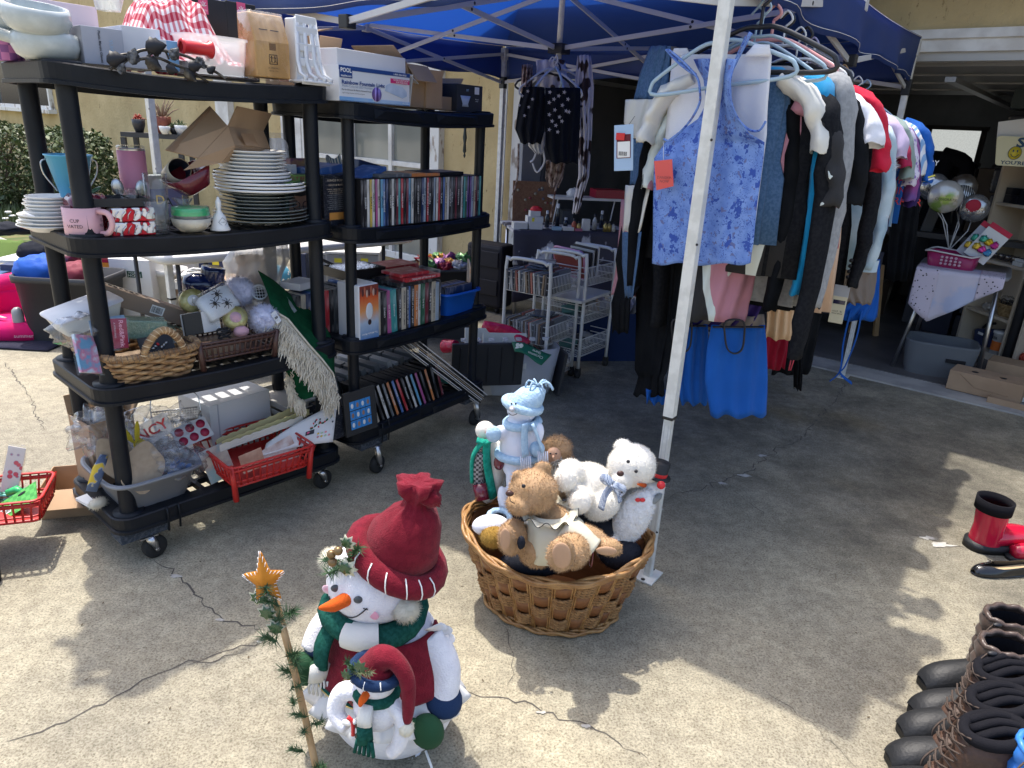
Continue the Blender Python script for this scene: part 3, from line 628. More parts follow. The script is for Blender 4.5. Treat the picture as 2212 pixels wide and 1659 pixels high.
for i,(x0,x1,y0) in enumerate(((398,485,-2),(485,548,8))):
 u,w,h=front(x0,y0,x1,150,.30,z=z4);o=carton(FA,u,.33,z4,w,.11,h,0,['black wine glass box with a pink logo, left of the pair','black wine glass box with a pink logo, right of the pair'][i],m_=WB,group='black wine glass boxes')
 for a in (0,):
  m=MB();m.box((-.01 if i==0 else -.0,-.0562,h-.024),(.032,.001,.05),WP);m.build('logo_panel',o); txt('OUUN',.008,WHT,o,FRONT(-.01 if i==0 else 0,-.0572,h-.038))
  m=MB();
  for k in range(5): m.tube([(0+(-.01 if i==0 else 0),-.0570,h-.026),(math.cos(k*.8+.0)*.011+(-.01 if i==0 else 0),-.0570,h-.022+math.sin(k*.8)*.012)],.0012,WHT,4)
  m.build('tree_mark',o)
  m=MB();m.ell((.022,-.057,h*.38),(.022,.001,.03),WP,14,8);m.cyl((.022,-.057,h*.1),(.022,-.057,h*.3),.002,WP);m.build('glass_print',o)
u,w,h=front(403,78,556,190,.03,z=z4); w*=.96
o=thing('plastic_tub','clear plastic tub holding red kitchen utensils beside the knife block','tub',FA.M(u,.12,z4));m=MB();m.loft([(0,0,0,w*.44,.07),(0,0,h*.5,w*.47,.078),(0,0,h*.93,w*.49,.085),(0,0,h*.94,w*.515,.092),(0,0,h,w*.515,.092)],FROST,32,cap=False,sq=.6);m.box((0,0,.003),(w*.84,.12,.003),FROST);m.build('tub',o)
RDP=mk('red_plastic',(.60,.025,.03),rough=.35); PKP=mk('pink_red_plastic',(.70,.14,.15),rough=.4)
for i,(a,b,r_,lab) in enumerate((((-.07,-.02,.04),(-.05,.03,h+.035),.009,'left'),((-.035,0,.04),(-.02,.04,h+.03),.009,'middle'),((.0,-.02,.03),(.06,.02,.05),.02,'low'))):
 t=thing('kitchen_spatula',['pinkish red spatula leaning from the clear tub, left one','red flat spatula leaning from the clear tub, right one','red ladle lying inside the clear tub'][i],'utensil',FA.M(u,.12,z4));m=MB();m.tube([a,(Vector(a)+Vector(b))/2,b],[r_*.5,r_*.6,r_],PKP if i!=1 else RDP,8,flat=.35);m.build('blade',t)
t=thing('measuring_cup','red hollow cup lying over the edge of the clear tub','measuring cup',FA.M(u-w*.36,.03,z4+h*.62,0,0,90));m=MB();m.lathe([(.015,-.05),(.021,-.05),(.024,-.046),(.019,-.04),(.019,.03),(.026,.04),(.026,.045),(.021,.045),(.016,.03),(.015,-.04)],RDP,24);m.build('cup',t)
IRN=mk('wreath_iron',(.05,.045,.04),(.16,.15,.13),sc=60,rough=.45,metal=.7,lo=.5,hi=.75); PEW=mk('leaf_pewter',(.17,.17,.17),(.05,.05,.05),sc=90,rough=.5,metal=.6,bump=.5,bsc=150)
o=thing('metal_leaf_wreath','dark iron wreath of vines and leaves leaning on the top shelf edge','wreath',FA.M(0,0,0))
def wp(x,y,v=-.012): u,z=FA.hit(x,y,v); return (u,v,z)
vines=[[(238,150),(262,132),(300,110),(345,108),(398,120),(430,135),(470,158),(488,172)],[(300,128),(340,125),(372,138),(410,152),(450,178)],[(262,132),(250,150),(300,112),(330,104),(355,110),(365,128)],[(320,110),(330,135),(345,108),(318,122)],[(240,150),(248,138),(232,128),(262,118),(285,116)]]
for i,vv in enumerate(vines):
 m=MB();m.tube([wp(*p,v=-.012-.006*(j%2)) for j,p in enumerate(vv)],[.0045 if i<2 else .003]*len(vv),IRN,7,cr=5);m.build('vine',o)
def leaf(c,s,rot,mt,nm='leaf'):
 s*=1.15
 m=MB();n=9; P=wp(*c,v=-.02); pts=[]
 for k in range(n):
  t=k/(n-1); wv=math.sin(math.pi*t**.8)*.36*(1+(.18 if k%2 else -.05)); pts.append((t-.5,wv))
 co,si=math.cos(rot),math.sin(rot); vs=[];fs=[]
 for k,(x,w_) in enumerate(pts):
  for q in (-w_,0,w_):
   X=x*s; Y=q*s; vs.append((P[0]+X*co-Y*si,P[1]-(.006*(1-abs(q)/.5))-.03*s*(x*x),P[2]+X*si+Y*co))
 for k in range(n-1):
  for j in (0,1): fs.append((k*3+j,k*3+j+1,k*3+j+4,k*3+j+3))
 m.add(vs,fs,mt);m.build(nm,o,solid=.001)
for c,s,r_,mt in (((287,122),.042,1.3,PEW),((376,116),.038,1.0,PEW),((432,136),.036,-.9,PEW),((250,128),.05,.3,BLK),((335,100),.055,.2,BLK),((330,138),.045,-.5,IRN),((370,150),.034,-.3,BLK),((410,163),.04,-.8,IRN),((420,143),.04,.2,BLK),((455,150),.03,.6,BLK),((262,148),.03,1.2,PEW)): leaf(c,s,r_,mt)
u,w,h=front(545,75,627,190,.02,z=z4); KW=mk('knife_wood',(.55,.33,.13),(.44,.25,.09),sc=6,rough=.4,stretch=(6,1,1)); SHRK=clear('shrink_film',(1,1,1),mix=.04,rough=.06,bump=.5,bsc=14); KW2=mk('knife_wood_pale',(.62,.48,.33),(.52,.39,.26),sc=8,rough=.5,stretch=(1,1,6))
o=thing('knife_block','wooden knife block in shrink wrap standing on the top shelf','knife block',FA.M(u,.065,z4)); w*=.9
m=MB();pts=[(-.055,.006),(.05,.006),(.05,.20),(-.02,.20),(-.055,.115)]
m.add([(-w/2,y,z_) for y,z_ in pts]+[(w/2,y,z_) for y,z_ in pts],[(0,1,2,3,4)[::-1],(5,6,7,8,9)]+[(i,(i+1)%5,5+(i+1)%5,5+i) for i in range(5)],KW,False);m.build('block',o,bevel=.004)
for i in range(2):
 for k in range(3):
  m=MB();T=Matrix.Translation((-.022+.04*i,-.040+.018*k,.150+.027*k))@Euler((math.radians(68),0,0)).to_matrix().to_4x4();m.T=T; m.box((0,0,0),(.030,.002,.003),BLK);m.build('slot',o)
m=MB();m.box((0,-.0562,.1),(.022,.002,.02),mk('slot_shadow',(.2,.11,.05)));m.build('notch',o)
lg=MB(); q=[(-.014,-.014,.014,-.014),(.014,-.014,.014,.014),(.014,.014,-.014,.014),(-.014,.014,-.014,-.014)]
for x0,y0,x1,y1 in q: lg.tube([(x0,-.0566,.062+y0),(x1,-.0566,.062+y1)],.0009,BLK,4)
for s_ in (-1,1):
 lg.ell((s_*.006,-.0566,.071),(.0022,.0006,.0022),BLK,8,6)
 for a in (((s_*.006,.069),(s_*.006,.060)),((s_*.006,.066),(s_*.011,.068)),((s_*.006,.066),(s_*.001,.068)),((s_*.006,.060),(s_*.010,.052)),((s_*.006,.060),(s_*.002,.052))): lg.tube([(p[0],-.0566,p[1]) for p in a],.0009,BLK,4)
lg.build('twins_logo',o); txt('J.A. HENCKELS',.0065,BLK,o,FRONT(0,-.0566,.036),w=.04); txt('SINCE 1731',.005,BLK,o,FRONT(0,-.0566,.027),w=.032)
m=MB();m.loft([(0,-.002,.0,w/2+.003,.057),(0,-.002,.11,w/2+.003,.057),(0,.012,.205,w/2+.003,.04)],SHRK,24,sq=.3,cap=True);m.build('shrink_wrap',o)
u,w,h=front(625,55,718,200,.0,z=z4); CAD=mk('white_caddy',(.68,.69,.70),rough=.35,sub=.0)
o=thing('plastic_caddy','white plastic stand with oval cut-outs beside the knife block','caddy',FA.M(u-.0,.03,z4,8));m=MB();w=.115; h=.205
pro=[(.02,0),(.0,0.0),(-.055,.004),(-.058,.018),(-.03,.03),(-.012,.07),(-.002,h)]
m.sheet(lambda s,t:(lambda i,f:((s-.5)*w*(1-.35*(t**.7)) ,0,0))(0,0),1,1,CAD) if 0 else None
def rail(x,w_):
 P=[(x*(1-.35*t**.7),pro[i][0],pro[i][1]) for i,t in ((i,max(0,pro[i][1]/h)) for i in range(1,len(pro)))]; return P
for x in (-w/2,-.012,.03,w/2):
 q=MB(); P=rail(x,0); n=len(P); vs=[];
 for p in P: vs+=[(p[0]-.008,p[1],p[2]),(p[0]+.008,p[1],p[2])]
 q.add(vs,[(2*i,2*i+1,2*i+3,2*i+2) for i in range(n-1)],CAD); q.build('upright',o,solid=.006)
for t in (.02,.32,.55,.80,.965):
 q=MB(); z_=t*h; y_=-.045 if t<.1 else -.012*(1-t)-.003; ww=w*(1-.35*t**.7); q.box((0,y_,z_),(ww+.012,.006,.026 if t>.1 else .02),CAD); q.build('crossbar',o,bevel=.004)
q=MB(); q.box((0,-.02,.004),(w+.014,.08,.008),CAD); q.build('foot',o,bevel=.003)
q=MB(); q.box((-.025,.02,h*.5),(.05,.05,h*.96),CAD); q.build('side_panel',o,bevel=.004)
u,w,h=front(680,95,735,205,.3,z=z4); carton(FA,u-.03,.33,z4,.10,.16,.115,0,'small brown carton behind the white plastic stand',flaps=(('f',.07,70),)); carton(FA,u-.13,.36,z4,.16,.1,.20,0,'brown carton with raised flap behind the plastic stand',flaps=(('r',.09,15),))
SOCK=fab('black_sock',(.03,.03,.035))
for i,(x,y) in enumerate(((458,62),(530,82))):
 u,z=FA.hit(x,y,.42);m=MB();crumple(m,(0,0,.0),(.04,.03,.03),SOCK,.3); solo(m,'folded_sock',['black knitted item on top of the wine glass boxes','black knitted item behind the knife block'][i],'clothing',FA.M(u,.42,z4+.19))
# == LEFT UNIT, SECOND DECK (kitchenware)
z3=ZA[2]-.010
CER=mk('white_ceramic',(.74,.74,.72),rough=.18,coat=.3); NVY=mk('navy_glaze',(.015,.02,.06),rough=.12,coat=.6); CLP=mk('clear_plate',(.42,.46,.44),(.36,.40,.38),sc=3,rough=.08,trans=.55,spec=.6); BLU=mk('light_blue_tin',(.10,.42,.66),rough=.35); PKM=mk('pink_glaze',(.66,.38,.40),rough=.35); PKT=mk('pink_powdercoat',(.62,.24,.34),rough=.5,bump=.1,bsc=300)
def plate(FR,u,v,z,r,mt,label,group,rim=None,t=0,cat='plate',name='plate'):
 o=thing(name,label,cat,FR.M(u,v,z,0,t),group);m=MB();m.lathe([(.001,0),(r*.58,0),(r*.62,.004),(r*.97,.017),(r,.019),(r,.0215),(r*.96,.0205),(r*.6,.0075),(.001,.006)],mt,36); b=m.build('dish',o)
 if rim: m=MB();m.lathe([(r*.985,.0150),(r*1.004,.0175),(r*1.004,.0215),(r*.985,.023)],rim,36);m.build('rim',o)
 return o
u,z=FA.hit(556,490,.20)
names=['bottom','second from the bottom','third from the bottom','fourth from the bottom','fifth from the bottom','sixth from the bottom','seventh from the bottom']
zz=z3
for k in range(9):
 r=(.172,.170,.165,.163,.142,.138,.136,.133,.131)[k]; plate(FA,u+(.004 if k%2 else -.003)-.012*(k>3),.165,zz,r,CLP,'clear glass plate, %s one up from the shelf in the big plate stack'%ORD[k],'clear glass plates in the big stack'); zz+=.0115
for k in range(6):
 r=(.158,.157,.155,.134,.133,.132)[k]; plate(FA,u-.012+.003*(k%2)+(.01 if k<3 else -.02),.155,zz,r,NVY,['navy plate with a cream rim, lowest of the wide dark plates','navy plate with a cream rim, middle of the three wide dark plates','navy plate with a cream rim, topmost of the wide dark plates','small navy plate, lowest of the three small dark plates','small navy plate, middle of the three small dark plates','small navy plate right under the white plates'][k],'navy plates in the big stack',CER); zz+=.0115
for k in range(6):
 plate(FA,u-.034,.14,zz,.115,CER,['white plate, lowest of the six small ones crowning the big stack','white plate, second lowest of the six crowning the big stack','white plate, third lowest of the six crowning the big stack','white plate, third from the top of the big stack','white plate, second from the top of the big stack','topmost white plate of the big plate stack'][k],'small white plates on the big stack'); zz+=.0122
u,z=FA.hit(118,470,.24)
zz=z3
for k in range(9):
 r=(.092,.093,.09,.085,.07,.068,.067,.067,.066)[k]; plate(FA,u-.01+.004*(k%3),.25,zz,r,CER,'white plate, %s one up in the left stack behind the shelf post'%ORD[k],'white plates in the left stack'); zz+=.0105
o=thing('tin_bucket','light blue tin planter with wire handles on the left plate stack','bucket',FA.M(u+.07,.26,zz+.003));m=MB();m.lathe([(.001,0),(.036,0),(.064,.125),(.067,.125),(.067,.129),(.062,.129),(.034,.004),(.001,.004)],BLU,28);m.build('pot',o)
for s in (-1,1):
 m=MB();m.tube([(s*.063,0,.115),(s*.078,0,.105),(s*.074,0,.07),(s*.05,0,.03),(s*.045,0,.02)],.0022,STL,6,cr=4);m.build('wire_handle',o)
u,w,h=front(133,437,240,512,.05,z=z3); r=.052; h=.088
o=thing('pink_mug','large pink mug with black lettering behind the near shelf post','mug',FA.M(u+.0,.085,z3)); m=mug(PKM,r,h,[(.001,0),(r-.003,0),(r,.006),(r,h),(r-.005,h),(r-.006,.01),(.001,.008)]);m.build('cup',o)
m=MB();m.tube([(.03,-.045,.078),(.045,-.075,.074),(.052,-.082,.045),(.044,-.070,.018),(.032,-.045,.012)],.0085,PKM,10,cr=5);m.build('handle',o)
for i,(a,z_,b) in enumerate(((-132,.052,'CUP'),(-132,.036,'VATED'),(-42,.052,'EL'),(-42,.036,'MUG'))):
 an=math.radians(a); txt(b,.014,BLK,o,Matrix.Translation((math.cos(an)*(r+.001),math.sin(an)*(r+.001),z_))@Euler((math.pi/2,0,an+math.pi/2)).to_matrix().to_4x4())
MAR=mk('maroon_glaze',(.13,.012,.03),rough=.15,coat=.6); GLF=mk('glazed_leaf',(.04,.10,.04),rough=.25,coat=.4)
o=thing('pepper_lid_jar','glazed maroon pepper shaped jar behind the pink mug','jar',FA.M(u+.04,.16,z3)); m=MB()
m.lathe([(.001,0),(.05,0),(.062,.05),(.06,.10),(.045,.118),(.001,.12)],MAR,40,rip=lambda a,t:1+.10*math.cos(5*a)*t);m.build('body',o);m=MB();m.tube([(0,0,.112),(.004,0,.13),(-.006,0,.152)],[.008,.008,.011],mk('terracotta',(.30,.09,.04),rough=.4),10);m.build('stem',o)
for a in (0,2.2,4): m=MB();m.ell((math.cos(a)*.028,math.sin(a)*.02,.125),(.026,.012,.006),GLF,10,6,R=(0,-30,math.degrees(a)));m.build('leaf',o)
u,w,h=front(262,327,320,430,.26,z=z3);o=thing('tumbler','tall pink insulated tumbler with a clear lid','tumbler',FA.M(u,.27,z3)); r=w*.5; h=.245
m=MB();m.lathe([(.001,0),(r*.86,0),(r*.9,.006),(r,h*.5),(r,h),(r*.9,h)],PKT,28);m.build('cup',o);m=MB();m.lathe([(r*1.01,h),(r*1.01,h+.008),(r*.9,h+.012),(.001,h+.010)],GLASS,28);m.build('lid',o);m=MB();m.lathe([(r*1.005,h-.004),(r*1.01,h+.001)],STL,28);m.build('steel_rim',o)
def glass(u,v,r0,r1,h,label,sq=1,cat='drinking glass',name='drinking_glass',base=.006):
 o=thing(name,label,cat,FA.M(u,v,z3));m=MB();m.loft([(0,0,0,r0,r0),(0,0,h,r1,r1),(0,0,h,r1-.002,r1-.002),(0,0,base,r0-.003,r0-.003)],GLASS,28,sq=sq);m.build('glass',o); return o
u,w,h=front(250,404,312,470,.16,z=z3);o=glass(u,.17,.03,.04,h*.95,'glass holding two metal spoons behind the foil packets')
for i,(dx,rz) in enumerate(((-.014,-8),(.016,14))):
 t=thing('spoon',['metal spoon leaning left in the glass','metal spoon leaning right in the glass'][i],'spoon',FA.M(u,.17,z3+.008,0,0,rz));m=MB();m.tube([(dx*.3,0,0),(dx*.6,0,h*.75)],.003,STL,6);m.ell((dx*.8,0,h*.95),(.019,.006,.028),STL,14,8);m.build('bowl',t)
u,w,h=front(307,374,368,470,.13,z=z3);o=glass(u,.13,.031,.037,h,'tall drinking glass with gold and black letters D A')
GLD=mk('gold_print',(.55,.42,.16),metal=.7,rough=.3); txt('D',.04,GLD,o,FRONT(-.005,-.038,h*.55)); txt('A',.042,BLK,o,FRONT(.022,-.034,h*.5))
u,w,h=front(298,433,372,507,.05,z=z3);o=glass(u,.06,.030,.041,h,'wide clear tumbler in front of the lettered glass',.55,base=.016)
FOIL=mk('red_foil',(.50,.01,.03),(.82,.80,.80),sc=32,rough=.22,metal=.35,bump=.5,bsc=40,lo=.50,hi=.55,det=1,c3=(.10,.02,.03))
u,w,h=front(243,455,343,510,.03,z=z3); w*=.92
FOILE=FOIL
for i in range(2):
 o=thing('foil_box',['red and silver foil wrapped box under the other foil box','red and silver foil wrapped box right under the black tray'][i],'box',FA.M(u+.003*i,.085,z3+.043*i,-6),'foil wrapped boxes');m=MB();m.box((0,0,.021),(w,.10,.041),FOILE);m.build('wrapped_box',o,bevel=.004)
 m=MB();
 for k in range(7): m.tube([(w*(-.42+.14*k),-.051,.008),(w*(-.40+.14*k),-.052,.022),(w*(-.33+.14*k),-.0515,.032)],.0028,mk('foil_silver',(.8,.8,.82),metal=.7,rough=.25),5,flat=.3)
 m.build('foil_pattern',o)
o=thing('black_tray','small black tray holding a wire on top of the foil boxes','tray',FA.M(u-.02,.10,z3+.088,-8));m=MB();m.tray((0,0,0),(.15,.11,.024),mk('black_tray_card',(.02,.02,.022),rough=.6),t=.004);m.build('tray',o);m=MB();m.tube([(-.04,-.02,.01),(0,.0,.03),(.03,.01,.02),(.05,-.02,.012)],.0018,BLK,5,cr=4);m.build('wire',o)
u,w,h=front(374,435,455,502,.06,z=z3); r=w*.5
IVO=mk('ivory_ceramic',(.62,.58,.47),(.55,.50,.40),sc=30,rough=.35)
o=thing('ivory_bowl','ivory bowl with scalloped rim and moulded roses','bowl',FA.M(u,.07,z3));m=MB();m.lathe([(.001,0),(r*.6,0),(r*.9,.018),(r,.042),(r*.96,.042),(r*.85,.02),(.001,.006)],IVO,48,rip=lambda a,t:1+.025*math.cos(14*a)*(t>.4));m.build('bowl',o)
for k,(x,z_) in enumerate(((-.01,.022),(.008,.026),(.024,.022),(.037,.026))): m=MB();y=-math.sqrt(max(r*r*.86-x*x,0))+.001; m.tube([(x+math.cos(q*.9)*.001*q,y,z_+math.sin(q*.9)*.001*q) for q in range(9)],.0012,IVO,5);m.build('rose_relief',o)
o=thing('plastic_container','round clear container with a bright green lid nested in the ivory bowl','food container',FA.M(u,.07,z3+.034)); GRN=mk('green_lid',(.03,.42,.13),rough=.35);m=MB();m.lathe([(.001,0),(r*.8,0),(r*.9,.03)],FROST,36);m.build('tub',o);m=MB();m.lathe([(r*.94,.018),(r*.94,.026),(r*.9,.028),(r*.92,.036),(r*.9,.042),(r*.8,.040),(.001,.040)],GRN,40);m.build('lid',o);m=MB();m.lathe([(r*.92,.0),(r*.97,.03),(r*.93,.045),(.01,.046)],FILM,36,rip=lambda a,t:1+.02*math.sin(9*a));m.build('wrap',o)
u,w,h=front(452,426,497,497,.04,z=z3);o=thing('ceramic_bell','white ceramic bell with a diamond emblem at the shelf edge','bell',FA.M(u,.045,z3)); k=h/.1;m=MB();m.lathe([(.030*k,0),(.031*k,.002*k),(.025*k,.014*k),(.021*k,.030*k),(.018*k,.043*k),(.009*k,.054*k),(.006*k,.062*k),(.0085*k,.078*k),(.0085*k,.087*k),(.005*k,.094*k),(.003*k,.1*k),(.0005,.101*k)],CER,32);m.build('bell',o)
m=MB();d=.014*k; P=[(0,-.025*k,.012*k),(d,-.0205*k,.026*k),(0,-.0195*k,.040*k),(-d,-.0205*k,.026*k)]; m.tube(P,.0007,BLK,4,closed=True);m.build('diamond_mark',o); txt('HARLEY',.004*k,BLK,o,FRONT(0,-.0235*k,.026*k))
o=thing('glass_vase','small clear vase with a scalloped flared rim','vase',FA.M(u-.075,.14,z3));m=MB();m.lathe([(.001,0),(.025,.0),(.035,.03),(.02,.065),(.018,.075),(.032,.098),(.03,.098),(.016,.076),(.001,.07)],GLASS,42,rip=lambda a,t:1+.10*math.cos(7*a)*(t>.6));m.build('vase',o)
BUR=mk('burgundy_glaze',(.17,.012,.022),(.13,.01,.018),sc=9,rough=.22,coat=.5)
u,z=FA.hit(420,392,.13);o=thing('burgundy_bowl','burgundy square bowl tipped on its side behind the ivory bowl','bowl',FA.M(u,.16,z,0,0,-28));m=MB();m.loft([(0,0,-.035,.035,.035),(0,0,-.03,.045,.045),(0,0,.035,.075,.075),(0,0,.035,.072,.072),(0,0,-.026,.04,.04)],BUR,36,sq=.45);m.build('bowl',o)
u,z=FA.hit(385,375,.2);o=thing('cream_mug','cream mug with a dark inside lying behind the burgundy bowl','mug',FA.M(u,.22,z,0,70,-20));m=MB();m.lathe([(.001,-.05),(.035,-.05),(.038,.05),(.035,.05)],mk('cream_glaze',(.62,.55,.4),rough=.4),28);m.build('cup',o);m=MB();m.lathe([(.0345,.05),(.033,-.04),(.001,-.045)],mk('dark_inside',(.02,.03,.05),rough=.3),28);m.build('inside',o)
o=thing('cardboard_box','open brown carton tilted on its side above the burgundy bowl','box',FA.M(0,0,0))
def cp(x,y,v): u,z=FA.hit(x,y,v); return Vector((u,v,z))
cL=cp(357,324,.10);cT=cp(453,229,.20);cC=cp(492,273,.10);cB=cp(397,368,.06);cE=cp(506,314,.07);cF=cp(583,321,.23);cG=cp(568,283,.25);cM=cp(428,342,.07)
cK=cp(478,352,.08)
for nm,q4 in (('side',[cM,cC,cE,cK]),('end_panel',[cC,cG,cF,cE]),('bottom_panel',[cE,cF,cp(567,338,.24),cK]),('flap',[cL,cT,cC,cM]),('flap',[cC,cp(512,229,.12),cp(587,245,.27),cG]),('flap',[cM,cK,cB])):
 q=MB(); q.add(q4,[tuple(range(len(q4)))],CARD,False); q.build(nm,o,solid=.004)
off=Vector((0,-.004,0))
for q4 in ([cp(518,286,.085),cp(545,290,.13),cp(558,315,.145),cp(530,314,.105)],[cp(362,322,.09),cp(453,232,.19),cp(459,239,.185),cp(372,329,.085)]):
 q=MB(); q.add([p+off for p in q4],[(0,1,2,3)],CARDD,False); q.build('tape',o)
u,z=FA.hit(590,340,.36);o=thing('acrylic_board','clear wrapped cutting board standing behind the carton','board',FA.M(u,.36,z3,0,-4));m=MB();pr=rrect(.16,.29,.03,4);m.poly([(x-.08,y) for x,y in pr],.012,FROST);m.build('board',o);m=MB();m.loft([(0,0,0,.09,.015),(0,0,.2,.088,.02),(0,0,.31,.07,.01)],FILM,20);m.build('film',o)
u,z=FA.hit(345,370,.38);o=carton(FA,u,.38,z3,.12,.05,.15,0,'white and violet package behind the pink tumbler',m_=mk('violet_pack',(.22,.24,.50),rough=.5));m=MB();m.box((0,-.0002,.13),(.1205,.0506,.045),WCT);m.build('white_band',o)
# == LEFT UNIT, THIRD DECK
z2=ZA[1]-.014
WK=mk('wicker',(.46,.29,.14),(.24,.13,.06),sc=35,rough=.6,bump=.3,bsc=120,stretch=(1,1,2)); WK2=mk('wicker_grey',(.16,.11,.07),(.24,.17,.11),sc=40,rough=.7,bump=.3)
def fit2(x0,x1,v,z,FR=FA,yy=740): return FR.hit(x0,yy,v)[0],FR.hit(x1,yy,v)[0]
def basket_strands(o,path,z0,z1,n,r,mt,grow=(1,1.12),waves=34,amp=.004,cx=0,cy=0,part='strand'):
 """horizontal wound strands round a path [(x,y)], scaled from z0 to z1"""
 N=len(path)
 for k in range(n):
  t=k/(n-1) if n>1 else 0; s=grow[0]+(grow[1]-grow[0])*t; z=z0+(z1-z0)*t;m=MB();P=[]
  for i in range(N*2):
   a=Vector(path[i//2]);
   if i%2: a=(a+Vector(path[(i//2+1)%N]))/2
   ph=i*math.pi*waves/N/2*1.0+(math.pi if k%2 else 0); c=Vector((cx,cy)); d=a-c; w_=1+amp*math.sin(ph)/max(d.length,.01); q=c+d*s*w_
   P.append((q.x,q.y,z+.0012*math.sin(ph*.5+k)))
  m.tube(P,[r*(1+.25*hn(i*.7,k)) for i in range(len(P))],mt,6,closed=True);m.build(part,o)
u0,u1=fit2(105,455,.05,z2,yy=760);
u0=.07;u1=.50
cxw,wdt=.195,.29
o=thing('wicker_basket','brown woven wicker basket with a round handle on the third shelf','basket',FA.M(cxw,.205,z2))
pth=rrect(wdt,.40,.04,3); pth=[(x-wdt/2,y-.20) for x,y in pth]
dn=[]
for i in range(len(pth)):
 a=Vector(pth[i]);b_=Vector(pth[(i+1)%len(pth)]);k=max(1,int((b_-a).length/.02))
 for j in range(k): dn.append(tuple(a.lerp(b_,j/k)))
basket_strands(o,dn,.005,.086,8,.0066,WK,(.84,1.0),waves=len(dn)//2,amp=.009)
m=MB();n_=len(dn);m.add([(x*.82,y*.82,0) for x,y in dn]+[(x*.985,y*.985,.09) for x,y in dn],[(i,(i+1)%n_,n_+(i+1)%n_,n_+i) for i in range(n_)],mk('wicker_shadow',(.09,.05,.025),rough=.9));m.build('gap_shade',o)  # dark sheet behind the strands, paints shade into the weave gaps
m=MB();m.box((0,0,.006),(wdt*.82,.33,.008),WK2);m.build('base',o)
for zz,rr in ((.096,.0115),):
 m=MB();
 P=[(x*1.02,y*1.02,zz+.018*max(0,(abs(x)/(wdt/2))-.55)) for x,y in dn]; m.tube(P,rr,WK,8,closed=True); rim=m.build('rim',o)
 m=MB()
 for i in range(0,len(P)*4):
  a=Vector(P[i//4]).lerp(Vector(P[(i//4+1)%len(P)]),(i%4)/4); b_=Vector(P[(i//4+1)%len(P)])-Vector(P[i//4]); b_=b_.normalized(); n_=Vector((b_.y,-b_.x,0))
  m.tube([a+n_*.0125*math.cos(q)+Vector((0,0,.0125*math.sin(q)))+b_*(.002*q/3) for q in (0,1.05,2.1,3.14,4.2,5.2,6.28)],.0017,WK if i%3 else WK2,4)
 tag(m.build('rim_wrap',o),kind='stuff')
m=MB();hp=[(-.045+.13*t,-.206-.012*math.sin(math.pi*t),.10+.078*math.sin(math.pi*t)**.75) for t in [i/16 for i in range(17)]]; m.tube(hp,.011,WK,8);m.build('handle',o)
m=MB()
for i in range(46):
 t=i/46; j=int(t*16); a=Vector(hp[j]).lerp(Vector(hp[j+1]),t*16-j); d=(Vector(hp[j+1])-Vector(hp[j])).normalized(); n1=Vector((0,1,0)); n2=d.cross(n1)
 m.tube([a+n1*.0118*math.cos(q)+n2*.0118*math.sin(q)+d*.0008*q for q in (0,1.05,2.1,3.14,4.2,5.2,6.28)],.0019,WK if i%4 else mk('raffia',(.62,.48,.30),rough=.6),4)
tag(m.build('handle_wrap',o),kind='stuff')
u,z=FA.hit(185,672,.14); OFW=mk('offwhite_box',(.60,.60,.55),rough=.4)
o=thing('white_lidded_box','off-white box with a rounded end lying tilted in the wicker basket','box',FA.M(u+.015,.20,z-.028,8,8,-12));m=MB();m.loft([(0,0,-.03,.085,.048),(0,0,.028,.105,.058)],OFW,28,sq=.22);m.build('body',o,bevel=.003);m=MB();m.loft([(0,0,.028,.11,.062),(0,0,.033,.11,.062)],WCT,28,sq=.22);m.build('lid',o)
u,z=FA.hit(292,645,.28); CG=mk('grey_brown_carton',(.27,.20,.15),rough=.75)
o=thing('long_carton','long narrow brown carton printed with icons sloping into the wicker basket','box',FA.M(u+.015,.30,z-.02,-6,0,26));m=MB();m.box((0,0,0),(.30,.11,.055),CG);m.build('body',o,bevel=.002)
m=MB();m.box((-.07,-.0,.0282),(.13,.07,.0008),mk('dark_label',(.16,.12,.095),rough=.3));m.build('label_sticker',o)
for k in range(7): m=MB();m.tube([(-.125+.018*k+math.cos(q*.785)*.006,-.01+math.sin(q*.785)*.009,.0292) for q in range(8)],.0009,BLK,4,closed=True);m.build('icon',o)
barcode(o,TR(.05,-.0565,.0,90,0,0),.045,.03)
GF=mk('floral_foam',(.20,.30,.22),(.26,.36,.27),sc=160,rough=.95,bump=.4,bsc=200)
for i,(x,y,v,rz) in enumerate(((318,700,.13,-14),(372,716,.19,-20))):
 u,z=FA.hit(x,y,v);o=thing('floral_foam_brick',['pale green floral foam brick in cellophane, left one in the basket','pale green floral foam brick with a barcode, right one in the basket'][i],'foam brick',FA.M(u,v+.03,z-.02,rz,0,24 if i else 8));m=MB();m.box((0,0,.0),(.13 if i==0 else .15,.075,.065),GF);m.build('foam',o,bevel=.006)
 m=MB();m.box((0,0,0),(.136 if i==0 else .156,.079,.069),SHRK);m.build('cellophane',o,bevel=.004)
 if i: barcode(o,TR(.035,-.0405,.005,90,0,0),.04,.04)
u,z=FA.hit(258,728,.03); RPK=mk('red_card',(.30,.015,.05),rough=.5)
o=thing('craft_packet','dark red packet reading Red and Pink leaning in the wicker basket','packet',FA.M(u,.05,z-.045,6,-12,8));m=MB();m.box((0,0,.05),(.062,.004,.095),RPK);m.build('header_card',o); txt('Red&Pink',.02,mk('pink_print',(.75,.35,.45)),o,FRONT(.012,-.0028,.05,roll=-90),w=.085,bold=.01); txt('A WARNING:',.009,mk('pale_print',(.6,.45,.5)),o,FRONT(-.008,-.0028,.06,roll=-90),w=.05)
m=MB();m.box((0,0,.048),(.070,.012,.105),SHRK);m.build('sleeve',o)
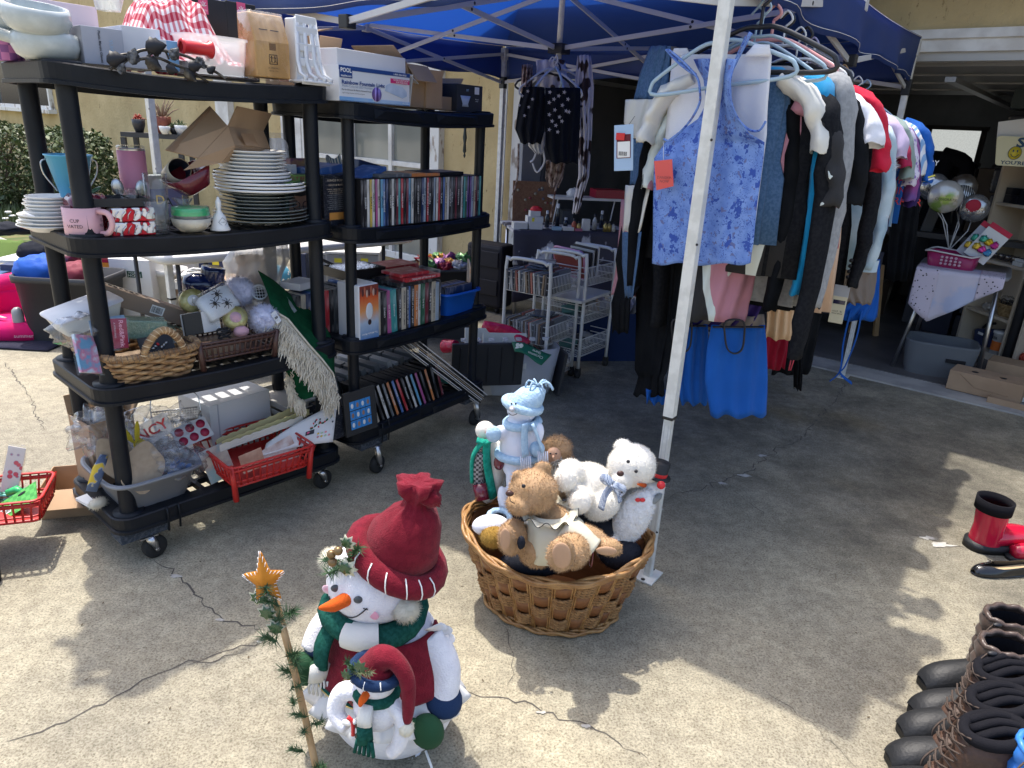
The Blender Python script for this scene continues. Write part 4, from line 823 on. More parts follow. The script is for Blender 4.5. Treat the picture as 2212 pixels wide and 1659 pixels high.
u,z=FA.hit(185,765,.02); LBP=mk('aqua_print',(.16,.34,.50),(.50,.62,.70),sc=18,rough=.4,lo=.45,hi=.6,c3=(.55,.2,.3))
o=thing('craft_packet','blue printed craft packet in cellophane drooping over the basket edge','packet',FA.M(u,.0,z-.045,25,-25,20));m=MB();m.box((0,0,.05),(.075,.010,.12),LBP);m.build('card',o);m=MB();m.box((0,0,.05),(.085,.016,.135),SHRK);m.build('sleeve',o)
u,z=FA.hit(225,720,.10);o=thing('greeting_card_stack','stack of pale blue cards beside the red packet','card stack',FA.M(u,.10,z-.05,20,-10,5))
for k in range(6): m=MB();m.box((.003*k,-.007*k,.05+.001*k),(.085,.002,.09),mk('pale_blue_card',(.30,.45,.60),rough=.6));m.build('card',o)
u,z=FA.hit(345,742,.06);o=thing('jewelry_card','black card with small metal jewels behind the basket handle','jewelry card',FA.M(u,.07,z-.04,0,-30,0));m=MB();m.box((0,0,.03),(.11,.003,.07),BLK);m.build('card',o)
for k in range(6): m=MB();m.ell((-.015+.009*k,-.005,.022+.006*(k%3)),(.006,.004,.004),STL if k!=2 else RDP,8,6,R=(0,30*k,0));m.build('jewel',o)
u,z=FA.hit(175,715,.12);o=thing('plastic_bag','crumpled clear bag hanging over the left end of the wicker basket','plastic bag',FA.M(u,.12,z));m=MB();crumple(m,(0,0,0),(.08,.07,.05),FILM,.5,3);m.build('bag',o)
BRN=mk('brown_plastic',(.075,.038,.032),rough=.35)
def slot_basket(FR,M_,label,mt,w,d,h,leg=.05,slots=(10,6),name='plastic_basket',group=None,flare=1.12):
 o=thing(name,label,'basket',M_,group); z0=leg
 m=MB();P=rrect(w*flare,d*flare,.03,3); P=[(x-w*flare/2,y-d*flare/2,z0+h+.012*math.cos(2*math.pi*(x/(w*flare)-.5)*1.0)*0) for x,y in P]; m.tube(P,.0065,mt,6,closed=True,flat=.6);m.build('rim',o)
 for sgn in (-1,1):
  for k in range(slots[0]+1):
   t=-.5+k/slots[0];m=MB();a=(t*w,sgn*d/2,z0); b=(t*w*flare,sgn*d/2*flare,z0+h);m.tube([a,b],[.0042,.0036],mt,4);m.build('rib',o)
  for k in range(slots[1]+1):
   t=-.5+k/slots[1];m=MB();m.tube([(sgn*w/2,t*d,z0),(sgn*w/2*flare,t*d*flare,z0+h)],[.0042,.0036],mt,4);m.build('rib',o)
 for t in (.0,.22,.80):
  f=1+(flare-1)*t;m=MB();P=[(x-w*f/2,y-d*f/2,z0+h*t) for x,y in rrect(w*f,d*f,.02,2)]; m.tube(P,.004 if t else .006,mt,4,closed=True,flat=2 if t>.5 else 1);m.build('band',o)
 m=MB();m.box((0,0,z0),(w,d,.004),mt);m.build('bottom',o)
 if leg>.02:
  for sx in (-1,1):
   for sy in (-1,1): m=MB();m.cyl((sx*w*.5,sy*d*.5,0),(sx*w*.54,sy*d*.54,z0+h+.005),.011,mt,.009,seg=10);m.build('leg',o)
 return o
u=.485; v=.165
slot_basket(FA,FA.M(u,v,z2,0),'dark brown slotted plastic basket full of craft supplies on the third shelf',BRN,.27,.28,.065,.035,(14,12))
zb=z2+.075
def onb(x,y,v,dz=0): a,z=FA.hit(x,y,v); return a,z
POM=mk('pompom_yarn',(.66,.66,.80),rough=.95,sheen=.3); PNKY=fab('pink_plush',(.66,.38,.42)); WBAT=fab('white_batting',(.72,.74,.74)); GLR=mk('gold_ribbon',(.42,.36,.12),(.55,.50,.22),sc=60,rough=.4,metal=.4); SPD=mk('spider_black',(.03,.03,.03),rough=.5)
def fluff(o,c,r,mt,n,ln,th,seed=0,name='yarn',up=0):
 m=MB();q=random.Random(seed); r=r if isinstance(r,tuple) else (r,r,r)
 for k in range(n):
  d=Vector((q.gauss(0,1),q.gauss(0,1),q.gauss(0,1))).normalized(); p=Vector(c)+Vector((d.x*r[0],d.y*r[1],d.z*r[2]))*.86; e_=(d+Vector((q.uniform(-.5,.5),q.uniform(-.5,.5),q.uniform(-.5,.5)+up))).normalized()*ln*q.uniform(.6,1.2); s=d.orthogonal().normalized()*th; s.rotate(Matrix.Rotation(q.uniform(0,6.28),3,d)); t=d.cross(s).normalized()*th
  m.add([p-s,p+s,p+t*1.4,p+e_],[(0,1,3),(1,2,3),(2,0,3)],mt)
 tag(m.build(name,o),kind='stuff')
for i,(x,y,v) in enumerate(((517,630,.24),(570,690,.09))):
 u,z=onb(x,y,v);o=thing('yarn_pompom',['white yarn pompom at the back of the brown basket','white yarn pompom with a tag at the front of the brown basket'][i],'pompom',FA.M(u,v,z));m=MB();m.ell((0,0,0),.050,POM,20,14,nz=.15,nf=6);m.build('core',o); fluff(o,(0,0,0),.052,POM,1500,.020,.0022,i)
 if i: m=MB(TR(.022,-.05,.015,70,-20,20));m.box((0,0,0),(.026,.045,.0008),WHT);m.build('tag',o); barcode(o,TR(.022,-.0515,.015,70,-20,20),.018,.012)
u,z=onb(472,655,.12);o=thing('spider_packet','clear packet of white cobweb with three black toy spiders','packet',FA.M(u,.13,z,18,-32,-14));m=MB();m.loft([(0,0,-.05,.062,.01),(0,0,-.045,.07,.022),(0,0,.035,.07,.022),(0,0,.045,.05,.008)],WBAT,24,sq=.5);m.build('cobweb',o);m=MB();m.loft([(0,0,-.056,.07,.012),(0,0,-.045,.076,.025),(0,0,.045,.076,.025),(0,0,.055,.07,.01)],FILM,24,sq=.5);m.build('wrap',o)
for sx,sz in ((-.03,.0),(.0,.024),(.012,-.02)):
 m=MB();m.ell((sx,-.028,sz),(.006,.005,.008),SPD,10,6)
 for k in range(8): a=k*.785+.4; m.tube([(sx,-.029,sz),(sx+math.cos(a)*.012,-.034,sz+math.sin(a)*.012),(sx+math.cos(a)*.022,-.028,sz+math.sin(a)*.02)],.0011,SPD,4)
 m.build('toy_spider',o)
for i,(x,y,v,ry) in enumerate(((415,650,.2,-25),(508,688,.10,-30))):
 u,z=onb(x,y,v);o=thing('ribbon_roll',['olive ribbon roll in cellophane at the back left of the brown basket','gold ribbon roll in cellophane in the middle of the brown basket'][i],'ribbon',FA.M(u,v,z,0,70 if i==0 else 55,ry));m=MB();m.lathe([(.016,-.018),(.042,-.018),(.042,.018),(.016,.018)],GLR,30,rip=lambda a,t:1+.01*math.sin(20*a));m.build('ribbon',o)
 m=MB();m.cyl((0,0,.018),(0,0,.0195),.02,WHT if i==0 else PNKY,seg=24);m.build('core_label',o);m=MB();m.lathe([(.01,-.026),(.048,-.02),(.048,.02),(.01,.024)],SHRK,24,rip=lambda a,t:1+.08*math.sin(7*a));m.build('cellophane',o)
u,z=onb(521,716,.06);o=thing('plush_ball','small pale pink plush piece at the front of the brown basket','plush',FA.M(u,.06,z));m=MB();m.ell((0,0,0),(.028,.022,.02),PNKY,14,10,nz=.2);m.build('body',o); fluff(o,(0,0,0),(.027,.021,.02),PNKY,500,.006,.0012,3)
u,z=onb(485,722,.05);o=thing('coiled_cable','coiled black cable at the front corner of the brown basket','cable',FA.M(u,.055,z));m=MB();q=random.Random(2)
m.tube([(.024*math.cos(k*.9)*q.uniform(.7,1.1),.02*math.sin(k*.9)*q.uniform(.7,1.1),.018*math.sin(k*.37)) for k in range(46)],.0026,BLK,5,cr=3);m.build('cable',o)
u,z=onb(560,632,.2);o=thing('round_vent','round white vent grille on a tube sticking out of a milky bag','vent',FA.M(u,.2,z,-20,58,0));m=MB();m.lathe([(.026,.0),(.031,.0),(.031,.008),(.026,.008)],CAD,30);m.build('ring',o)
for k in range(-2,3):
 m=MB();L2=math.sqrt(max(0,.027**2-(k*.010)**2));m.box((k*.010,0,.004),(.0016,2*L2,.003),CAD);m.build('grille_bar',o)
for k in (-1,0,1): m=MB();L2=math.sqrt(.027**2-(k*.012)**2);m.box((0,k*.012,.004),(2*L2,.0016,.003),CAD);m.build('grille_bar',o)
m=MB();m.lathe([(.026,0),(.024,-.08)],FROST,24);m.build('tube',o);m=MB();m.cyl((0,0,-.02),(0,0,-.021),.025,BLK,seg=24);m.build('dark_inside',o)
u,z=onb(580,660,.18);o=thing('zip_bag','milky zip bag lying over the pompoms in the brown basket','plastic bag',FA.M(u,.18,z-.01,-10,-50,-20));m=MB();m.sheet(lambda s,t:((s-.5)*.17,.014*hn(s*4,t*4,3),(t-.5)*.11+.01*math.sin(s*5)),16,12,BAG);m.build('bag',o);m=MB();m.tube([(-.085,0,.05),(0,.004,.056),(.085,0,.05)],.002,CAD,5);m.build('zip',o)
u,z=onb(432,690,.09);o=thing('boxed_kit','black and white flat box standing in the left of the brown basket','box',FA.M(u+.01,.10,z-.06,4,-8,0));m=MB();m.box((0,0,.045),(.13,.02,.075),mk('kit_print',(.03,.03,.03),(.6,.6,.6),sc=9,rough=.4,kind='check'));m.build('body',o,bevel=.001); txt('3DIC',.02,WHT,o,FRONT(.055,-.0108,.03,roll=-90))
NAV=mk('navy_plastic',(.006,.014,.07),rough=.12,coat=.5); u,z=FA.hit(450,622,.32)
o=thing('hair_dryer','shiny navy blue hair dryer lying behind the brown basket','hair dryer',FA.M(u,.34,z+.005,-10,0,12));m=MB();m.T=TR(0,0,0,0,90,0);m.lathe([(.001,-.085),(.025,-.082),(.042,-.055),(.046,-.02),(.040,.02),(.030,.05),(.030,.09)],NAV,28);m.T=Matrix();m.build('body',o)
m=MB();m.lathe([(.042,.02),(.044,.06),(.043,.075),(.040,.076),(.001,.07)],NAV,28,c=(.02,0,0));m.build('nozzle',o);m=MB();m.tube([(-.02,0,-.02),(-.03,0,-.07),(-.03,0,-.11)],[.02,.018,.016],NAV,14);m.build('handle',o)
u,z=FA.hit(545,575,.36); TAN=mk('tan_wrapped',(.42,.29,.20),(.36,.25,.17),sc=5,rough=.6)
o=thing('bagged_vase','tan vase wrapped in a milky plastic bag on the third shelf','bagged item',FA.M(u,.37,z2));m=MB();m.lathe([(.001,0),(.045,0),(.045,.04),(.07,.12),(.075,.19),(.05,.27),(.06,.31)],TAN,20);m.build('vase',o)
m=MB();m.loft([(0,0,.02,.05,.05),(0,0,.1,.075,.065),(.01,0,.2,.10,.08),(.03,0,.29,.13,.08),(.05,0,.36,.10,.06)],BAG,30,rip=lambda a,t:1+.10*math.sin(7*a+4*t)+.06*math.sin(13*a));m.build('bag',o)
# == LEFT UNIT, BOTTOM DECK
z1=ZA[0]-.012
GTB=mk('grey_tub',(.21,.22,.24),(.18,.19,.21),sc=4,rough=.4)
o=thing('grey_tub','grey plastic wash tub on the bottom shelf, full of craft bits and bags','tub',FA.M(.165,.185,z1,0));m=MB();m.loft([(0,0,0,.105,.125),(0,0,.01,.112,.132),(0,0,.125,.150,.168),(0,0,.127,.163,.182),(0,0,.118,.165,.184),(0,0,.120,.158,.176),(0,0,.127,.152,.170)],GTB,48,cap=False,sq=.42);m.box((0,0,.006),(.2,.24,.006),GTB);m.build('tub',o)
def box4(x,y,v): return FA.hit(x,y,v)
o=carton(FA,.115,.375,z1,.16,.15,.26,6,'open brown carton with a yellow tag behind the grey tub',lid=False,flaps=(('r',.06,60),('b',.07,80)));m=MB();m.box((.03,-.0765,.215),(.05,.001,.035),mk('tag_yellow',(.70,.45,.03),rough=.5));m.build('label_sticker',o); txt('2D',.02,BLK,o,FRONT(.036,-.0775,.218,roll=-90));m=MB();crumple(m,(0.02,.0,.25),(.06,.05,.04),WHT,.5,4);m.build('tissue',o)
barcode(o,FRONT(.055,-.0765,.06,roll=90),.05,.022)
CHIP=mk('chipboard',(.40,.31,.215),(.36,.275,.19),sc=50,rough=.9)
for i,(x,y,v,sx,sz,rr,nm) in enumerate(((262,1000,.10,.055,.10,-28,'rounded craft cardboard cut-out leaning left in the grey tub'),(312,1010,.055,.065,.085,18,'big rounded craft cardboard cut-out in front of the grey tub contents'),(285,1030,.045,.035,.04,40,'small scalloped craft cardboard cut-out at the tub edge'))):
 u,z=box4(x,y,v); pts=[(math.cos(a)*sx*(1+.10*math.sin(3*a+i)),math.sin(a)*sz*(1+.08*math.cos(4*a))) for a in [k*6.283/26 for k in range(26)]]
 m=MB();m.poly(pts,.004,CHIP); solo(m,'craft_cutout',nm,'craft cut-out',FA.M(u,v,z,0,-18,rr))
u,z=box4(298,955,.14); YEL=mk('yellow_felt',(.55,.42,.03),rough=.9);o=thing('yellow_cutout','yellow rabbit shaped craft cut-out standing in the grey tub','craft cut-out',FA.M(u,.14,z,0,-10,-25));m=MB();m.poly([(math.cos(a)*.022,-.02+math.sin(a)*.03) for a in [k*.4 for k in range(16)]],.006,YEL);m.build('body',o);m=MB();m.ell((-.012,.002,.05),(.010,.004,.045),YEL,10,8);m.build('ear',o);m=MB();m.ell((.018,.002,.03),(.009,.004,.04),YEL,10,8,R=(0,35,0));m.build('ear',o)
u,z=box4(190,1000,.14); FISH=mk('fish_print',(.10,.14,.24),(.70,.5,.06),sc=26,rough=.4,lo=.5,hi=.56,c3=(.35,.4,.48));o=thing('craft_stick','blue and yellow painted craft stick poking out of the grey tub','craft stick',FA.M(u+.03,.11,z,0,0,25));m=MB();m.loft([(0,0,-.1,.018,.003),(0,0,-.02,.022,.004),(0,0,.03,.012,.003)],FISH,12);m.T=TR(0,0,0,0,90,0);m.build('stick',o)
for i,(x,y,v,rx,rz,c) in enumerate(((345,940,.22,.12,.09,'big crumpled clear cellophane bag heaped over the grey tub'),(390,1000,.10,.085,.06,'crumpled clear bag with blue bits at the right of the grey tub'),(215,930,.25,.09,.07,'crumpled cellophane spilling over the left of the grey tub'),(330,985,.16,.10,.07,'loose cellophane wrap in the middle of the grey tub'))):
 u,z=box4(x,y,v);o=thing('cellophane_bag',c,'plastic bag',FA.M(u,v,z,i*40));m=MB();m.ell((0,0,0),(rx,.08,rz),FILM,34,24,nz=.9,nf=2.6);m.build('bag',o)
 if i==1: m=MB();[m.ell((rnd.uniform(-.04,.04),rnd.uniform(-.03,.03),rnd.uniform(-.03,.01)),(.018,.012,.008),mk('blue_bits',(.05,.16,.40),rough=.4),8,6,R=(rnd.uniform(0,90),0,0)) for k in range(9)]; tag(m.build('contents',o),kind='stuff')
u,z=box4(322,925,.20);o=thing('letter_banner','pink red banner letters in a clear bag above the grey tub','banner',FA.M(u,.17,z,-8,-10,-22));m=MB();m.box((0,.004,0),(.13,.002,.08),BAG);m.build('bag',o); txt('NCY',.07,RDP,o,FRONT(0,0,0),bold=.02,w=.11)
u,z=box4(395,925,.24); MESH=mk('chrome_wire',(.62,.63,.62),metal=1,rough=.25)
o=thing('mesh_basket','silver wire mesh basket with a bail handle beside the grey tub','basket',FA.M(u-.01,.26,z-.05,-20)); w=.17;d=.12;h=.10
m=MB()
for zt in range(11):
 f=.75+.25*zt/10; m.tube([(sx*w/2*f,sy*d/2*f,h*zt/10) for sx,sy in ((-1,-1),(1,-1),(1,1),(-1,1))],.0011,MESH,4,closed=True)
for k in range(18):
 t=-.5+k/17
 for sy in (-1,1): m.tube([(t*w*.75,sy*d/2*.75,0),(t*w,sy*d/2,h)],.0009,MESH,4)
for k in range(12):
 t=-.5+k/11
 for sx in (-1,1): m.tube([(sx*w/2*.75,t*d*.75,0),(sx*w/2,t*d,h)],.0009,MESH,4)
 m.tube([(-w*.37,t*d*.75,0),(w*.37,t*d*.75,0)],.0009,MESH,4)
tag(m.build('mesh',o),kind='stuff');m=MB();m.tube([(-w/2,0,h),(-w/2+.01,.02,h+.07),(0,.03,h+.10),(w/2-.01,.02,h+.07),(w/2,0,h)],.0022,MESH,6,cr=6);m.build('handle',o);m=MB();m.tube([(sx*w/2,sy*d/2,h) for sx,sy in ((-1,-1),(1,-1),(1,1),(-1,1))],.003,MESH,6,closed=True);m.build('rim',o)
o=carton(FA,.56,.33,z1,.27,.22,.255,6,'tall plain white box at the back of the bottom shelf',m_=mk('pale_box',(.60,.61,.62),rough=.5))
m=MB();m.box((-.1,-.1115,.13),(.004,.002,.25),GRY);m.build('fold_line',o)
TRG=mk('grey_tray',(.38,.37,.34),rough=.45)
for k in range(6):
 o=thing('stackable_tray','pale grey tray, %s of the six stacked behind the green tree skirt'%(['bottom','second','third','fourth','fifth','top'][k]),'tray',FA.M(.80,.27,z1+.035*k,3),'stacked grey trays');m=MB();m.tray((0,0,0),(.17,.26,.028),TRG,t=.004,tap=(1.06,1.06));m.build('tray',o,bevel=.003);m=MB();m.tube([(-.04,-.145,.02),(-.035,-.155,.012),(.035,-.155,.012),(.04,-.145,.02)],.003,TRG,6);m.build('handle',o)
REDB=mk('red_basket',(.46,.022,.018),rough=.35)
slot_basket(FA,FA.M(.52,.045,z1,-3),'bright red slotted plastic basket full of paper hanging over the bottom shelf edge',REDB,.29,.30,.085,.055,(12,10),flare=1.14)
def pimg(name,a,b,c,sc=14): return mk(name,a,b,sc=sc,rough=.45,lo=.42,hi=.6,c3=c,co='Object')
cards=[((470,1000,.06),.10,.13,-10,pimg('card_flower',(.62,.56,.45),(.30,.42,.44),(.5,.42,.36)),'card with a faded flower print at the left of the red basket',''),
 ((600,985,-.02),.16,.10,-14,pimg('card_sepia',(.70,.66,.62),(.42,.28,.22),(.6,.5,.45)),'cream card with a sepia drawing in the red basket',''),
 ((545,995,-.06),.09,.07,-6,pimg('card_brown',(.42,.22,.14),(.6,.4,.3),(.5,.3,.2)),'small brown printed card in the middle of the red basket','')]
for (x,y,v),w,h,ry,mt,lb,tx in cards:
 u,z=box4(x,y,v);o=thing('paper_card',lb,'card',FA.M(u,v,z,0,-14,ry));m=MB();m.box((0,0,0),(w,.002,h),mt);m.build('sheet',o)
u,z=box4(420,938,.12);o=thing('sticker_sheet','sheet of round dark red stickers at the left end of the red basket','sticker sheet',FA.M(u,.14,z,-5,-35,-12));m=MB();m.box((0,0,0),(.13,.002,.08),mk('sheet_grey',(.45,.44,.44),rough=.4));m.build('sheet',o)
for i in range(3):
 for j in range(2): m=MB();m.cyl((-.04+.04*i,-.002,-.018+.036*j),(-.04+.04*i,-.0026,-.018+.036*j),.016,RPK,seg=16);m.build('sticker',o)
for k,(x0,y0,x1,y1,v,c,lb) in enumerate(((468,958,650,880,.10,(.52,.47,.24),'long pale gold scalloped border strip, back one of three'),(480,962,668,890,.06,(.58,.52,.24),'long pale gold scalloped border strip, middle one of three'),(475,970,655,905,.03,(.60,.57,.50),'long cream border strip, front one of three'))):
 a=cp(x0,y0,v);b_=cp(x1,y1,v+.02); d=b_-a; L2=d.length; o=thing('border_strip',lb+' in the red basket','paper border',FA.M(0,0,0)@Matrix.Translation(a)@d.to_track_quat('X','Z').to_matrix().to_4x4());m=MB();n=26; pts=[(L2*i/n,-.012) for i in range(n+1)]+[(L2*(n-i)/n,.012+.006*abs(math.sin(i*1.1))) for i in range(n+1)]; m.poly(pts,.0012,mk('border_%d'%k,c,rough=.6));m.build('strip',o)
PAPER=mk('paper_white',(.68,.66,.64),(.62,.60,.58),sc=4,rough=.7);
c0=[cp(568,985,-.02),cp(720,955,-.08),cp(729,872,-.02),cp(575,958,.04)]
o=thing('printed_sheet','large curling white sheet printed with red berries and hearts at the red basket end','paper sheet',FA.M(0,0,0))
def pf(s,t):
 p=c0[0].lerp(c0[1],s).lerp(c0[3].lerp(c0[2],s),t); p.y+=.02*math.sin(s*3)*1; return p
m=MB();m.sheet(pf,14,8,PAPER);m.build('sheet',o,solid=.001)
def onp(s,t,d=.004): p=pf(s,t); p.y-=d; return p
q=random.Random(8)
for k in range(12):
 s,t=q.uniform(.66,.96),q.uniform(.50,.78);m=MB();m.ell(onp(s,t),(.0035,.001,.0045),RDP if k%3 else BLK,8,6);m.build('berry_print',o)
for k in range(6):
 s,t=.68+.05*k,.55+.03*(k%3)+.02*k;m=MB();m.ell(onp(s,t),(.009,.0012,.004),GLF,8,6,R=(0,-30*(k%3),0));m.build('leaf_print',o)
for k in range(7):
 s,t=.78+.05*(k%4),.22+.10*(k//4);m=MB();m.ell(onp(s,t),(.0055,.001,.0045),mk('heart%d'%(k%3),((.75,.3,.3),(.75,.55,.1),(.5,.65,.4))[k%3],rough=.5),8,6);m.build('heart_print',o)
m=MB();m.add([onp(.60,.36),onp(.72,.36),onp(.72,.50),onp(.60,.50)],[(0,1,2,3)],BLK,False);m.build('dark_print',o);m=MB();m.ell(onp(.64,.43,.005),(.008,.001,.006),WP,10,6);m.build('heart_print',o)
u,z=box4(197,1052,.12);o=thing('plush_scrap','small cream fluffy plush scrap under the grey tub corner','plush',FA.M(-.0,.16,z1+.012));m=MB();m.ell((0,0,.01),(.03,.02,.018),IVO,12,8);m.build('core',o); fluff(o,(0,0,.01),(.03,.02,.018),IVO,400,.012,.0012,5)
m=MB();m.box((0,0,0),(.12,.09,.01),WHT); solo(m,'paper_pad','white paper pad lying under the brown carton on the bottom shelf','paper',FA.M(.03,.24,z1+.006,10))
FELT=fab('green_felt',(.006,.055,.022),(.008,.075,.03),sc=30); FRG=mk('cream_yarn',(.66,.60,.48),(.56,.50,.39),sc=60,rough=.95,sheen=.2)
o=thing('tree_skirt','dark green felt tree skirt with a cream yarn fringe draped over the shelf end','tree skirt',FA.M(0,0,0))
ctrl=[[(560,592,.24),(600,640,.16),(625,690,.10)],[(585,600,.26),(640,640,.16),(660,700,.06)],[(610,625,.26),(680,660,.14),(700,730,.05)],[(625,650,.24),(712,700,.10),(722,770,.03)]]
edge=[(585,668,.09),(618,688,.06),(640,715,.03),(665,745,.01),(692,775,-.01),(715,805,-.02),(724,840,-.03)]
topl=[(558,585,.22),(590,605,.22),(622,632,.20),(655,660,.18),(690,685,.14),(712,720,.10),(722,765,.06)]
def lerpl(L_,t):
 f=t*(len(L_)-1); i=min(int(f),len(L_)-2); return L_[i].lerp(L_[i+1],f-i)
E1=[cp(*p) for p in edge]; T1=[cp(*p) for p in topl]
m=MB();m.sheet(lambda s,t:(lambda p:p+Vector((0,-.012*math.sin(s*9+1)*math.sin(math.pi*t)-.01*t,0)))(lerpl(T1,s).lerp(lerpl(E1,s),t)),30,12,FELT);m.build('felt',o,solid=.003)
L1=[cp(*p) for p in ((612,700,.10),(628,740,.07),(650,790,.05),(690,830,.02),(700,850,.0))]; L2_=[cp(*p) for p in ((618,800,.08),(622,830,.06),(628,850,.05),(640,862,.04),(650,866,.03))]
m=MB();m.sheet(lambda s,t:lerpl(L1,s).lerp(lerpl(L2_,s),t),12,10,FELT);m.build('felt',o,solid=.003)
tr=MB()
for d,r_ in ((0,.0045),(.012,.0035)):
 for i in range(90):
  t=i/89; p=lerpl(E1,t); tr.ell((p.x-d*.7,p.y-.014,p.z-d),(r_,r_*.7,r_*.9),FRG,6,4)
tag(tr.build('braid_trim',o),kind='stuff')
def fringe(par,path,n,ln,seed,dirv,th=.0024,spread=.5):
 q=random.Random(seed); m=MB()
 for k in range(n):
  t=q.random(); p=lerpl(path,t)+Vector((q.uniform(-.01,.01),q.uniform(-.02,-.004),q.uniform(-.006,.004)))
  d=Vector(dirv)+Vector((q.uniform(-1,1),q.uniform(-.6,.2),q.uniform(-.6,.6)))*spread; L_=ln*q.uniform(.5,1.1); d.normalize()
  w=Vector((q.uniform(-1,1),q.uniform(-.5,.5),0))*.012
  m.tube([p,p+d*L_*.35+w,p+d*L_*.7-w*.5+Vector((0,0,-.004)),p+d*L_+Vector((0,0,-.012))],[th,th,th*.9,th*.5],FRG,4,cap=False)
 return tag(m.build('yarn_fringe',par),kind='stuff')
E2=[p+Vector((-.012,-.01,-.02)) for p in E1]
fringe(o,E2,420,.062,1,(-.55,-.2,-.8)); E3=[p+Vector((-.035,-.005,-.055)) for p in E1[1:]]; fringe(o,E3,420,.055,2,(-.5,-.3,-.8)); fringe(o,L2_,200,.05,3,(0,-.2,-1),spread=.35)
m=MB();m.sheet(lambda s,t:lerpl(E1,s)+Vector((-.05*t,-.008,-.05*t)),24,4,FRG);m.build('trim_band',o,solid=.002)
# == SECOND UNIT
y4=ZB[3]-.004; y3=ZB[2]-.012; y2=ZB[1]-.014; y1=ZB[0]-.008
def FBc(x,y,v): u,z=FB.hit(x,y,v); return Vector((u,v,z))
PWH=mk('print_white',(.66,.68,.71),rough=.45); PBL=mk('print_blue',(.02,.06,.22),rough=.4); PSKY=mk('print_sky',(.12,.32,.62),(.35,.5,.7),sc=6,rough=.4); PMG=mk('print_magenta',(.62,.03,.16),rough=.4)
u0=-.03;u1=.335;w=u1-u0;hh=.118;zb=y4+.002
o=thing('fountain_light_box','white and blue printed box for a rainbow fountain light, open white lid on top','box',FB.M((u0+u1)/2,.10,zb));m=MB();m.box((0,0,hh/2),(w,.20,hh),PWH);m.build('box',o,bevel=.001)
F=-.1008
def band(x0,x1,z0,z1,mt,nm='printed_band',d=0): m=MB();m.box(((x0+x1)/2,F-d,(z0+z1)/2),(x1-x0,.0012,z1-z0),mt);m.build(nm,o)
band(-w/2,w/2,hh*.88,hh,PBL); band(-w/2,w/2,0,hh*.13,PSKY); band(-w/2,w/2,0,hh*.03,PBL); band(-w/2+.002,-w/2+.062,hh*.66,hh*.97,PBL,'logo_panel',.0008); band(.075,w/2-.003,hh*.66,hh*.80,PMG,'banner_print',.0008)
txt('POOL',.026,WHT,o,FRONT(-w/2+.032,F-.002,hh*.87),w=.052,bold=.03); txt('supplies.com',.009,WHT,o,FRONT(-w/2+.032,F-.002,hh*.72),w=.05,bold=.02)
txt('1-800-356-3025',.008,WHT,o,FRONT(.125,F-.002,hh*.93),w=.07,bold=.02); txt('Rainbow Fountain Light',.018,PBL,o,FRONT(-.065,F-.002,hh*.535),w=.215,bold=.03); txt('Multi-Colored LED fountain',.011,mk('print_grey_blue',(.18,.25,.38)),o,FRONT(-.095,F-.002,hh*.43),w=.15)
txt('For In Ground & Above Ground Pools',.007,BLK,o,FRONT(-.10,F-.002,hh*.33),w=.145,bold=.02); txt('Light changes between red, blue and green.',.006,BLK,o,FRONT(-.115,F-.002,hh*.24),w=.11)
txt('WATER & LIGHT SHOW',.008,WHT,o,FRONT(.13,F-.003,hh*.76),w=.085,bold=.02); txt('FOR YOUR POOL',.008,WHT,o,FRONT(.135,F-.003,hh*.695),w=.065,bold=.02); txt('ITEM # N2167\nMFR # 70756',.006,WHT,o,FRONT(.155,F-.002,hh*.09))
m=MB();m.cyl((.0,F,hh*.27),(0,F-.002,hh*.27),.025,mk('print_violet',(.07,.03,.18),(.4,.3,.7),sc=70,rough=.4,stretch=(1,1,.1)),seg=28);m.build('picture_disc',o)
m=MB();m.tube([(math.cos(a)*.026,F-.001,hh*.27+math.sin(a)*.026) for a in [k*.2244 for k in range(28)]],.001,PWH,4,closed=True);m.build('ring',o)
DEV=mk('print_device',(.50,.58,.70),(.36,.45,.6),sc=20,rough=.4);m=MB();m.poly([(.045,.048),(.14,.026),(.165,.036),(.163,.052),(.14,.068),(.07,.076),(.05,.066)],.0015,DEV); q=m.build('product_picture',o); q.location=(0,F-.0016,0)
m=MB();m.box((.0,.0,hh+.028),(w*.96,.17,.056),WCT);m.build('lid_box',o,bevel=.002)
m=MB();m.add([(w/2,-.1,hh),(w/2,.1,hh),(w/2+.07,.08,hh+.0),(w/2+.075,-.08,hh-.03)],[(0,1,2,3)],WCT,False);m.build('flap',o,solid=.003)
m=MB();m.add([(w/2+.002,-.1,0),(w/2+.002,.1,0),(w/2+.02,.1,hh),(w/2+.02,-.1,hh)],[(0,1,2,3)],mk('pale_grey_carton',(.48,.47,.45),rough=.7),False);m.build('end_panel',o,solid=.003)
carton(FB,.44,.17,zb,.13,.22,.16,3,'open brown carton with bent flaps right of the fountain light box',flaps=(('l',.10,35),('f',.08,-50)),lid=False)
carton(FB,.545,.17,zb,.10,.24,.15,-2,'plain brown carton in the middle of the further top shelf')
o=carton(FB,.66,.20,zb,.15,.2,.055,-2,'low brown carton with a white film bag sticking out',lid=False,flaps=(('r',.10,55),));m=MB();crumple(m,(-.04,-.02,.06),(.05,.05,.06),WHT,.4);m.build('film_bag',o)
TEAL=mk('teal_box',(.04,.13,.20),rough=.6); carton(FB,.66,.34,zb,.16,.14,.155,0,'dark teal box behind the low brown carton',m_=TEAL)
KBX=mk('appliance_box',(.025,.028,.035),rough=.4);o=carton(FB,.80,.13,zb,.17,.14,.112,-4,'black appliance box with a picture of a white bowl at the shelf end',m_=KBX); F2=-.0712
